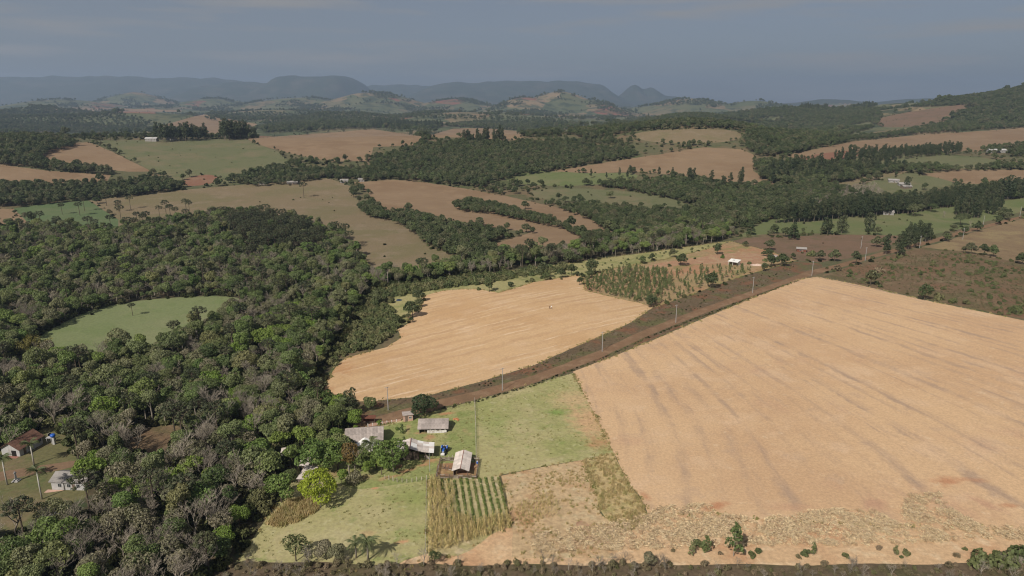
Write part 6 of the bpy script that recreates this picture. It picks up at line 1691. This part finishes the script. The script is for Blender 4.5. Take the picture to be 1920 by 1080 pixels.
MB().box((0, -.75, .65), (1.15, .6, .5)).box((0, -.4, .8), (.5, .3, .3)).build('front_weight', BM['white'], tr)
MB().box((0, 3.55, 1.0), (1.5, .9, .5)).box((0, 3.2, .8), (.7, .5, .2)).build('rear_box', BM['white'], tr)
for s in (-1, 1): MB().tube([(s*.5, 2.75, 1.2), (s*.5, 2.75, 2.3)], .04, 5).build('roll_bar', BM['steel'], tr)
MB().tube([(-.5, 2.75, 2.3), (.5, 2.75, 2.3)], .04, 5).build('roll_bar', BM['steel'], tr)

# fences of the farm
def fence_line(lb, pts, n, wires=3, ph=1.3, mat='palewood', pr=.07):
    P = [G(*q) for q in pts]; e = empty('fence', P[0]); tag(e, lb, 'fence')
    seg = [(P[i+1]-P[i]).length for i in range(len(P)-1)]; tot = sum(seg); rg = random.Random(n)
    def at(t):
        s = t*tot
        for i, l in enumerate(seg):
            if s <= l or i == len(seg)-1: return P[i].lerp(P[i+1], min(1, s/l))
            s -= l
    pts3 = []
    for k in range(n+1):
        p = at(k/n); p.z = ground_z(p.x, p.y); q = p-P[0]; pts3.append(q)
        h = ph*rg.uniform(.85, 1.15)
        MB().tube([(q.x, q.y, q.z-.3), (q.x+rg.uniform(-.06, .06), q.y+rg.uniform(-.06, .06), q.z+h)], pr, 5).build('post', BM[mat], e)
    for w in range(wires):
        z = ph*(.35+.28*w); MB().tube([(q.x, q.y, q.z+z) for q in pts3], .012, 3, False).build('wire', BM['steel'], e)
fence_line('line of pale fence posts dividing the farmyard from the open pasture', [(890, 752), (892, 800), (893, 862)], 30, 3, 1.4, 'palewood', .085)
fence_line('short row of pale fence posts below the tree garden', [(722, 898), (745, 904), (768, 905), (800, 899)], 9, 2, 1.3, 'palewood', .1)
fence_line('wire fence along the left side of the dry corn', [(800, 900), (799, 960), (798, 1040)], 24, 3, 1.2, 'palewood', .06)
fence_line('fence with dark posts along the upper pasture edge beside the road', [(826, 772), (895, 755), (1003, 723), (1074, 700)], 26, 3, 1.2, 'wood', .06)
fence_line('fence with dark posts between the dirt road and the dry field', [(700, 757), (800, 746), (900, 721), (1000, 690), (1100, 646)], 44, 3, 1.2, 'wood', .06)

# electricity poles
POLES = [((728, 769), 'concrete electricity pole nearest the farm gate on the dirt road'), ((942, 732), 'concrete electricity pole above the open pasture, second along the road'), ((1129, 659), 'concrete electricity pole at the left corner of the big straw field'),
 ((1267, 605), 'concrete electricity pole below the dense young plantation'), ((1411, 549), 'concrete electricity pole below the white hut'), ((1522, 517), 'concrete electricity pole at the top corner of the big straw field'),
 ((1622, 489), 'concrete electricity pole between the brown field and the cleared ground'), ((1614, 466), 'thin electricity pole standing in the brown field'), ((1724, 465), 'concrete electricity pole beside the eucalyptus clump'),
 ((1805, 449), 'concrete electricity pole at the near end of the ochre field'), ((1843, 424), 'concrete electricity pole beside the bare rounded tree'), ((1912, 406), 'concrete electricity pole nearest the right picture edge'), ((806, 884), 'thin white pole between the open shed and the corral')]
for i, (uv, lb) in enumerate(POLES):
    p = G(*uv); e = empty('electricity_pole', p, 0.55); tag(e, lb, 'pole', 'electricity poles along the dirt road' if i < 12 else None)
    h = 9.0 if i < 12 else 6.4
    MB().tube([(0, 0, -.5), (0, 0, h)], [.17 if i < 12 else .09, .11 if i < 12 else .07], 8).build('post', BM['concrete'], e)
    if i < 12:
        a = MB().box((0, .16, h-.35), (1.9, .1, .12)).build('crossarm', BM['concrete'], e)
        for x in (-.85, 0, .85): MB().tube([(x, .16, h-.29), (x, .16, h-.1)], [.05, .035], 6).build('insulator', BM['white'], a)

# red-roofed house, white house and what stands around them
rh = building('red_roof_house', 'long house with red clay-tile roof and pale gable at the left edge', 'house', (38, 856), (81, 832))
L_ = width((38, 856), (81, 832)); yv = rh.rotation_euler[2]
walls(rh, L_, 6.4, 2.6, BM['dullwhite'], 1.9)
gable_roof(rh, L_, 6.4, 2.6, 1.9, BM['tile'], .6, .75, rows=4, piece='roof_tile', cap=BM['tile'], seed=4)
for x in (4, 8, 12): window(rh, x, 1.5, 1.1, 1.0, frame='dullwhite')
door(rh, 2.0); MB().box((-1.4, 2.2, -.1), (2.6, 4.0, .3)).build('porch_floor', BM['rust'], rh); MB().box((-.04, 2.0, .95), (.1, 1.6, 1.9)).build('porch_opening_shade', BM['dark'], rh)  # black slab on the closed gable wall imitates a shaded porch opening
wh = building('white_house', 'small white house with grey roof under the big fresh green tree', 'house', (98, 918), (136, 919))
walls(wh, 10.0, 6.0, 2.7, BM['dullwhite'], 1.3)
gable_roof(wh, 10.0, 6.0, 2.7, 1.3, BM['dullsheet'], .5, 1.3, rows=2, seed=5)
for x in (2.5, 5.2, 8.0): window(wh, x, 1.5, .9, 1.0, frame='dullwhite')
door(wh, 6.6); MB().box((4.5, -.9, -.1), (11.5, 1.6, .3)).build('terrace', BM['pink'], wh); window(wh, 2.8, 1.5, side='l')
tk = building('tank_stand', 'white pillar carrying a blue water tank beside the red-roofed house', 'water tank', (102, 833), (106, 833))
MB().box((0, 0, 1.2), (.7, .7, 3.0)).build('pillar', BM['dullwhite'], tk)
MB().tube([(0, 0, 2.7), (0, 0, 2.9), (0, 0, 3.5), (0, 0, 3.7)], [.6, .75, .8, .5], 12).build('tank', BM['blue'], tk, True); MB().tube([(0, 0, 3.7), (0, 0, 3.78)], .35, 10).build('lid', BM['blue'], tk)
ts = building('table_frame', 'white open stand beside the blue water tank', 'stand', (89, 832), (96, 832))
for x in (0, 1.4):
    for y in (0, 1.0): MB().box((x, y, .9), (.1, .1, 2.2)).build('leg', BM['dullwhite'], ts)
MB().box((.7, .5, 2.05), (1.8, 1.4, .12)).build('top', BM['dullwhite'], ts)
mo = building('monument', 'slender white monument pillar on a plinth in the house yard', 'monument', (31, 902), (36, 902))
MB().box((0, 0, .1), (1.8, 1.8, .4)).box((0, 0, .45), (1.2, 1.2, .35)).build('plinth', BM['dullwhite'], mo); MB().tube([(0, 0, .6), (0, 0, 2.6)], [.32, .22], 8).build('pillar', BM['dullwhite'], mo); MB().box((0, 0, 2.7), (.6, .6, .18)).box((0, 0, 3.0), (.18, .18, .5)).build('cap', BM['dullwhite'], mo)
cp = G(97, 968); car = empty('parked_car', cp, .35); tag(car, 'pale car half hidden under the trees below the white house', 'car')
def carb():
    prof = [(-2.0, .35), (-2.0, .8), (-1.1, .95), (-.55, 1.42), (.9, 1.45), (1.5, .98), (2.0, .9), (2.05, .35)]
    V = []; F = []; n = len(prof)
    for s in (-.82, .82):
        for x, z in prof: V.append((x, s*(.86 if z > 1.2 else 1.0), z))
    F.append(tuple(range(n))); F.append(tuple(range(2*n-1, n-1, -1)))
    for i in range(n): F.append((i, n+i, n+(i+1) % n, (i+1) % n))
    link('body', mesh_np('body', V, F, BM['dullwhite']), car)
    for s in (-1, 1): MB().add([(-.95, s*.78, 1.0), (1.3, s*.78, 1.02), (.8, s*.735, 1.38), (-.5, s*.735, 1.36)], [(0, 1, 2, 3) if s < 0 else (3, 2, 1, 0)]).build('side_window', BM['glass'], car)
    MB().add([(-1.12, -.7, .98), (-1.12, .7, .98), (-.6, .62, 1.4), (-.6, -.62, 1.4)], [(0, 3, 2, 1)]).build('windscreen', BM['glass'], car)
    for x in (-1.25, 1.3):
        for y in (-.8, .8):
            t = MB().tube([(x, y-.1, .32), (x, y+.1, .32)], .32, 12).build('wheel', BM['rubber'], car); MB().tube([(x, y-.12, .32), (x, y+.12, .32)], .18, 10).build('rim', BM['rim'], t)
    for y in (-.55, .55): MB().box((-2.02, y, .68), (.06, .35, .16)).build('headlight', BM['white'], car)
carb()
bt = building('blue_tarp', 'bright blue tarp hanging between trees above the brown clearing', 'tarp', (349, 806), (356, 806))
V = []; F = []
for j in range(7):
    for i in range(6): V.append((i*.28, .12*math.sin(i*1.7+j*.4), 3.8-j*.42))
for j in range(6):
    for i in range(5): F.append((j*6+i, j*6+i+1, j*6+i+7, j*6+i+6))
V += [(x, y+.03, z) for x, y, z in V]; F += [tuple(42+k for k in f[::-1]) for f in F]
link('sheet', mesh_np('tarp', V, F, BM['blue']), bt); MB().tube([(-.6, 0, 3.85), (2.0, 0, 3.85)], .03, 4).build('line', BM['steel'], bt)
for x in (-.6, 2.0): MB().tube([(x, 0, -.3), (x, 0, 3.9)], .05, 5).build('post', BM['wood'], bt)

# white hut in the plantation and small things beside it
hu = building('white_hut', 'white hut with white sheet roof and open posts in the young plantation', 'hut', (1367, 496), (1372, 497), yaw=R(-38))
walls(hu, 6.0, 3.4, 2.5, BM['white'], front=False); walls_p = [MB().box((x, -1.9, 1.1), (.18, .18, 2.7)).build('post', BM['white'], hu) for x in (.1, 3.0, 5.9)]
MB().box((3, .1, 1.1), (5.6, .1, 2.4)).build('front_wall', BM['wood'], hu); door(hu, 2.0, y=0.0)
me = sheet_mesh(1.1, 6.4, BM['white_sheet'])
for k in range(6):
    o = link('roof_sheet', me, hu); o.location = (-.3+1.1*k, -2.4, 2.5+.012*(k % 2)); o.rotation_euler = (.12, 0, 0)
MB().box((2.6, 1.2, 3.2), (1.2, .7, .06)).build('solar_panel', BM['glass'], hu)
def far_house(lb, u, v, w, d, h, rise, yaw, roof='pale', wall='dullwhite', nm='house', cat='house', k=1.0):
    roof = {'pale': 'farpale', 'white_sheet': 'farwhite'}.get(roof, roof); wall = {'dullwhite': 'farwall'}.get(wall, wall)
    p = G(u, v); e = empty(nm, p, yaw, k); tag(e, lb, cat)
    walls(e, w, d, h, BM[wall], rise); gable_roof(e, w, d, h, rise, BM[roof], .5, 2.4, seed=int(u))
    n = max(1, int(w/3.5))
    for i in range(n): window(e, w*(i+.5)/n-.7, h*.55, 1.0, .9, frame='dullwhite')
    door(e, w*.5+.7, .9, 2.0, mat='wood')
far_house('small grey shed beyond the white hut at the ridge junction', 1444, 487, 4, 3, 2.2, .7, -.4, 'fibre', 'darkwood', 'small_shed', 'shed')
far_house('dark low shed behind the ridge junction of the dirt road', 1494, 472, 6, 4, 2.2, .8, -.3, 'dullsheet', 'redwood', 'small_shed', 'shed')
far_house('grey-roofed house among trees on the green paddock', 1656, 403, 9, 6, 2.6, 1.6, -.25, 'pale', 'dullwhite')
far_house('upper of the pale sheds on the pasture behind the plantation row', 1666, 342, 11, 6, 2.6, 1.4, -.35, 'pale', 'dullwhite', 'farm_shed', 'shed')
far_house('middle pale shed on the pasture behind the plantation row', 1686, 349, 12, 6, 2.6, 1.4, -.15, 'pale', 'dullwhite', 'farm_shed', 'shed')
far_house('lower pale shed half hidden by the plantation row', 1694, 354, 10, 6, 2.6, 1.4, .1, 'pale', 'wood', 'farm_shed', 'shed')
far_house('white long shed at the far right edge of the green pasture', 1856, 287, 24, 8, 4.0, 1.6, 0, 'white_sheet', 'dullwhite', 'farm_shed', 'shed')
far_house('pale house among the eucalyptus at the far right pasture', 1650, 288, 12, 7, 3, 1.6, 0, 'pale', 'dullwhite')
far_house('small pale house on the rise left of the long white shed', 1714, 318, 10, 6, 2.8, 1.4, .2, 'pale', 'dullwhite')
far_house('pale house right of the eucalyptus clump at the right edge', 1884, 372, 9, 6, 2.6, 1.5, -.2, 'pale', 'dullwhite')
far_house('open pale shed on the upper edge of the dry pasture', 538, 346, 12, 6, 2.6, 1.2, .1, 'pale', 'darkwood', 'farm_shed', 'shed')
far_house('small pale house left of the open shed on the dry pasture edge', 486, 346, 7, 5, 2.6, 1.2, .1, 'pale', 'dullwhite')
far_house('pale house left of the yellowish round tree in the middle distance', 638, 343, 9, 6, 2.8, 1.4, .1, 'pale', 'dullwhite')
far_house('grey shed above the dry pasture edge near the row of dark trees', 596, 326, 10, 6, 3.0, 1.4, .0, 'dullsheet', 'dullwhite', 'farm_shed', 'shed')
far_house('small house right of the yellowish round tree in the middle distance', 672, 341, 7, 5, 2.8, 1.2, .2, 'pale', 'dullwhite')
far_house('white house at the upper edge of the green hill pasture', 272, 265, 17, 8, 4, 1.8, .0, 'white_sheet', 'dullwhite')
far_house('long low shed right of the white house on the hill pasture', 312, 263, 14, 6, 3, 1.4, .0, 'fibre', 'dullwhite', 'farm_shed', 'shed')
far_house('pale house on the brown ridge above the green hill pasture', 208, 246, 17, 9, 4, 2.2, .1, 'pale', 'dullwhite')
far_house('pale house on the ridge right of the eucalyptus groves', 733, 240, 18, 9, 4, 2, .1, 'pale', 'dullwhite')
far_house('tiny pale house right of the groves below the ridge line', 282, 244, 12, 7, 3.5, 1.6, .1, 'pale', 'dullwhite')
sb = G(1420, 497); slab = empty('sand_heap', sb); tag(slab, 'pale heap of sand and rubble right of the white hut', 'sand heap')
rgs = np.random.default_rng(8); V = []; F = []
for j in range(7):
    for i in range(14):
        a = 2*math.pi*i/14; r_ = (3.2*(1-j/6.5))*rgs.uniform(.85, 1.12); V.append((math.cos(a)*r_*1.5, math.sin(a)*r_, .9*(j/6)**1.2*rgs.uniform(.85, 1.1)))
for j in range(6):
    for i in range(14): F.append((j*14+i, j*14+(i+1) % 14, (j+1)*14+(i+1) % 14, (j+1)*14+i))
F.append(tuple(84+i for i in range(14)))
link('heap', mesh_np('heap', V, F, plain('pale_sand', (.56, .42, .34), .95, .15), True), slab)

# two people standing in the dry field
def clothes(name, shirt, trousers):
    n = NT(name); sx = n.t.nodes.new('ShaderNodeSeparateXYZ'); n.link(n.tc.outputs['Object'], sx.inputs[0])
    c = n.ramp(n.math('DIVIDE', sx.outputs['Z'], 1.8), [(0.0, (.04, .03, .025)), (.05, trousers), (.54, shirt), (.825, (.36, .21, .15))], 'CONSTANT')
    n.b.inputs['Roughness'].default_value = .8
    return n.color(c)
def person(lb, u, v, shirt, trousers, rz, armbend):
    p = G(u, v); e = empty('person', p, rz); tag(e, lb, 'person')
    J = {'pel': (0, 0, .95, .15, .11), 'bel': (0, 0, 1.12, .14, .10), 'che': (0, 0, 1.34, .17, .11), 'nek': (0, 0, 1.50, .055, .055), 'hd0': (0, -.01, 1.58, .07, .085), 'hd1': (0, -.01, 1.68, .078, .095), 'hd2': (0, 0, 1.77, .05, .06),
         'hpL': (-.10, 0, .9, .09, .09), 'knL': (-.11, -.02, .5, .062, .062), 'anL': (-.11, .02, .09, .042, .042), 'toL': (-.12, -.16, .04, .04, .035),
         'hpR': (.10, 0, .9, .09, .09), 'knR': (.12, -.04, .5, .062, .062), 'anR': (.13, .0, .09, .042, .042), 'toR': (.15, -.17, .04, .04, .035),
         'shL': (-.19, 0, 1.42, .06, .06), 'elL': (-.25, .03, 1.13, .045, .045), 'wrL': (-.25, -.06-.1*armbend, .9+.15*armbend, .033, .033), 'haL': (-.245, -.1-.14*armbend, .82+.22*armbend, .036, .022),
         'shR': (.19, 0, 1.42, .06, .06), 'elR': (.26, .03, 1.13, .045, .045), 'wrR': (.25, -.08, .9, .033, .033), 'haR': (.245, -.11, .82, .036, .022)}
    E = [('pel', 'bel'), ('bel', 'che'), ('che', 'nek'), ('nek', 'hd0'), ('hd0', 'hd1'), ('hd1', 'hd2'), ('pel', 'hpL'), ('hpL', 'knL'), ('knL', 'anL'), ('anL', 'toL'), ('pel', 'hpR'), ('hpR', 'knR'), ('knR', 'anR'), ('anR', 'toR'), ('che', 'shL'), ('shL', 'elL'), ('elL', 'wrL'), ('wrL', 'haL'), ('che', 'shR'), ('shR', 'elR'), ('elR', 'wrR'), ('wrR', 'haR')]
    K = list(J); me = bpy.data.meshes.new('body'); me.from_pydata([J[k][:3] for k in K], [(K.index(a), K.index(b)) for a, b in E], [])
    o = link('body', me, e); m = o.modifiers.new('skin', 'SKIN'); sv = me.skin_vertices[0].data
    for i, k in enumerate(K): sv[i].radius = J[k][3:5]; sv[i].use_root = (k == 'pel')
    o.modifiers.new('sub', 'SUBSURF').levels = 1; o.modifiers['sub'].render_levels = 1
    me.materials.append(clothes('clothes', shirt, trousers))
    V, F = [], []
    for j in range(5):
        for i in range(10):
            a = 2*math.pi*i/10; t = j/4*1.75; V.append((math.cos(a)*.092*math.sin(t+.02), .01+math.sin(a)*.11*math.sin(t+.02), 1.70+.105*math.cos(t)))
    for j in range(4):
        for i in range(10): F.append((j*10+i, (j)*10+(i+1) % 10, (j+1)*10+(i+1) % 10, (j+1)*10+i))
    link('hair', mesh_np('hair', V, F, BM['hair'], True), e)
person('person in dark clothes standing in the middle of the dry field', 1030.6, 579.5, (.05, .025, .02), (.07, .03, .025), .4, .6)
person('person in a white shirt and grey trousers standing in the dry field', 1033.8, 578.8, (.8, .8, .8), (.26, .2, .19), -.6, .2)
# clipped shrubs at the roadside and odd bushes of the garden
for (u, v, s, lb) in ((710, 795, .9, 'small round yellow-green clipped shrub at the roadside wall'), (668, 803, .7, 'small olive shrub left of the roadside wall'), (745, 806, .6, 'low shrub on the lawn above the farmhouse roof'), (1355, 484, 1.2, 'round pale green bush behind the white hut'), (1434, 490, 1.3, 'leafy bush right of the sand heap')):
    place_tree('shrub', (P_BUSH[0][0], bush(int(u), 2.0, 1.4, 'fresh' if u < 711 else 'garden')[1]), G(u, v), s, lb, 'shrub', None, None, None, SF)
# ------------------------------------------------------------------ air
hz = NT('haze_air')
hz.t.nodes.remove(hz.b)
pv = hz.t.nodes.new('ShaderNodeVolumePrincipled')
pv.inputs['Color'].default_value = (0.52, 0.68, 0.93, 1)
pv.inputs['Density'].default_value = 0.000085
pv.inputs['Anisotropy'].default_value = 0.2
hz.link(pv.outputs[0], hz.out.inputs['Volume'])
hb = MB().box((0, 0, 330), (44000, 44000, 800))
ho = hb.build('haze', hz.m)
tag(ho, 'thin bluish haze in the air over the whole valley', None, None, 'stuff')
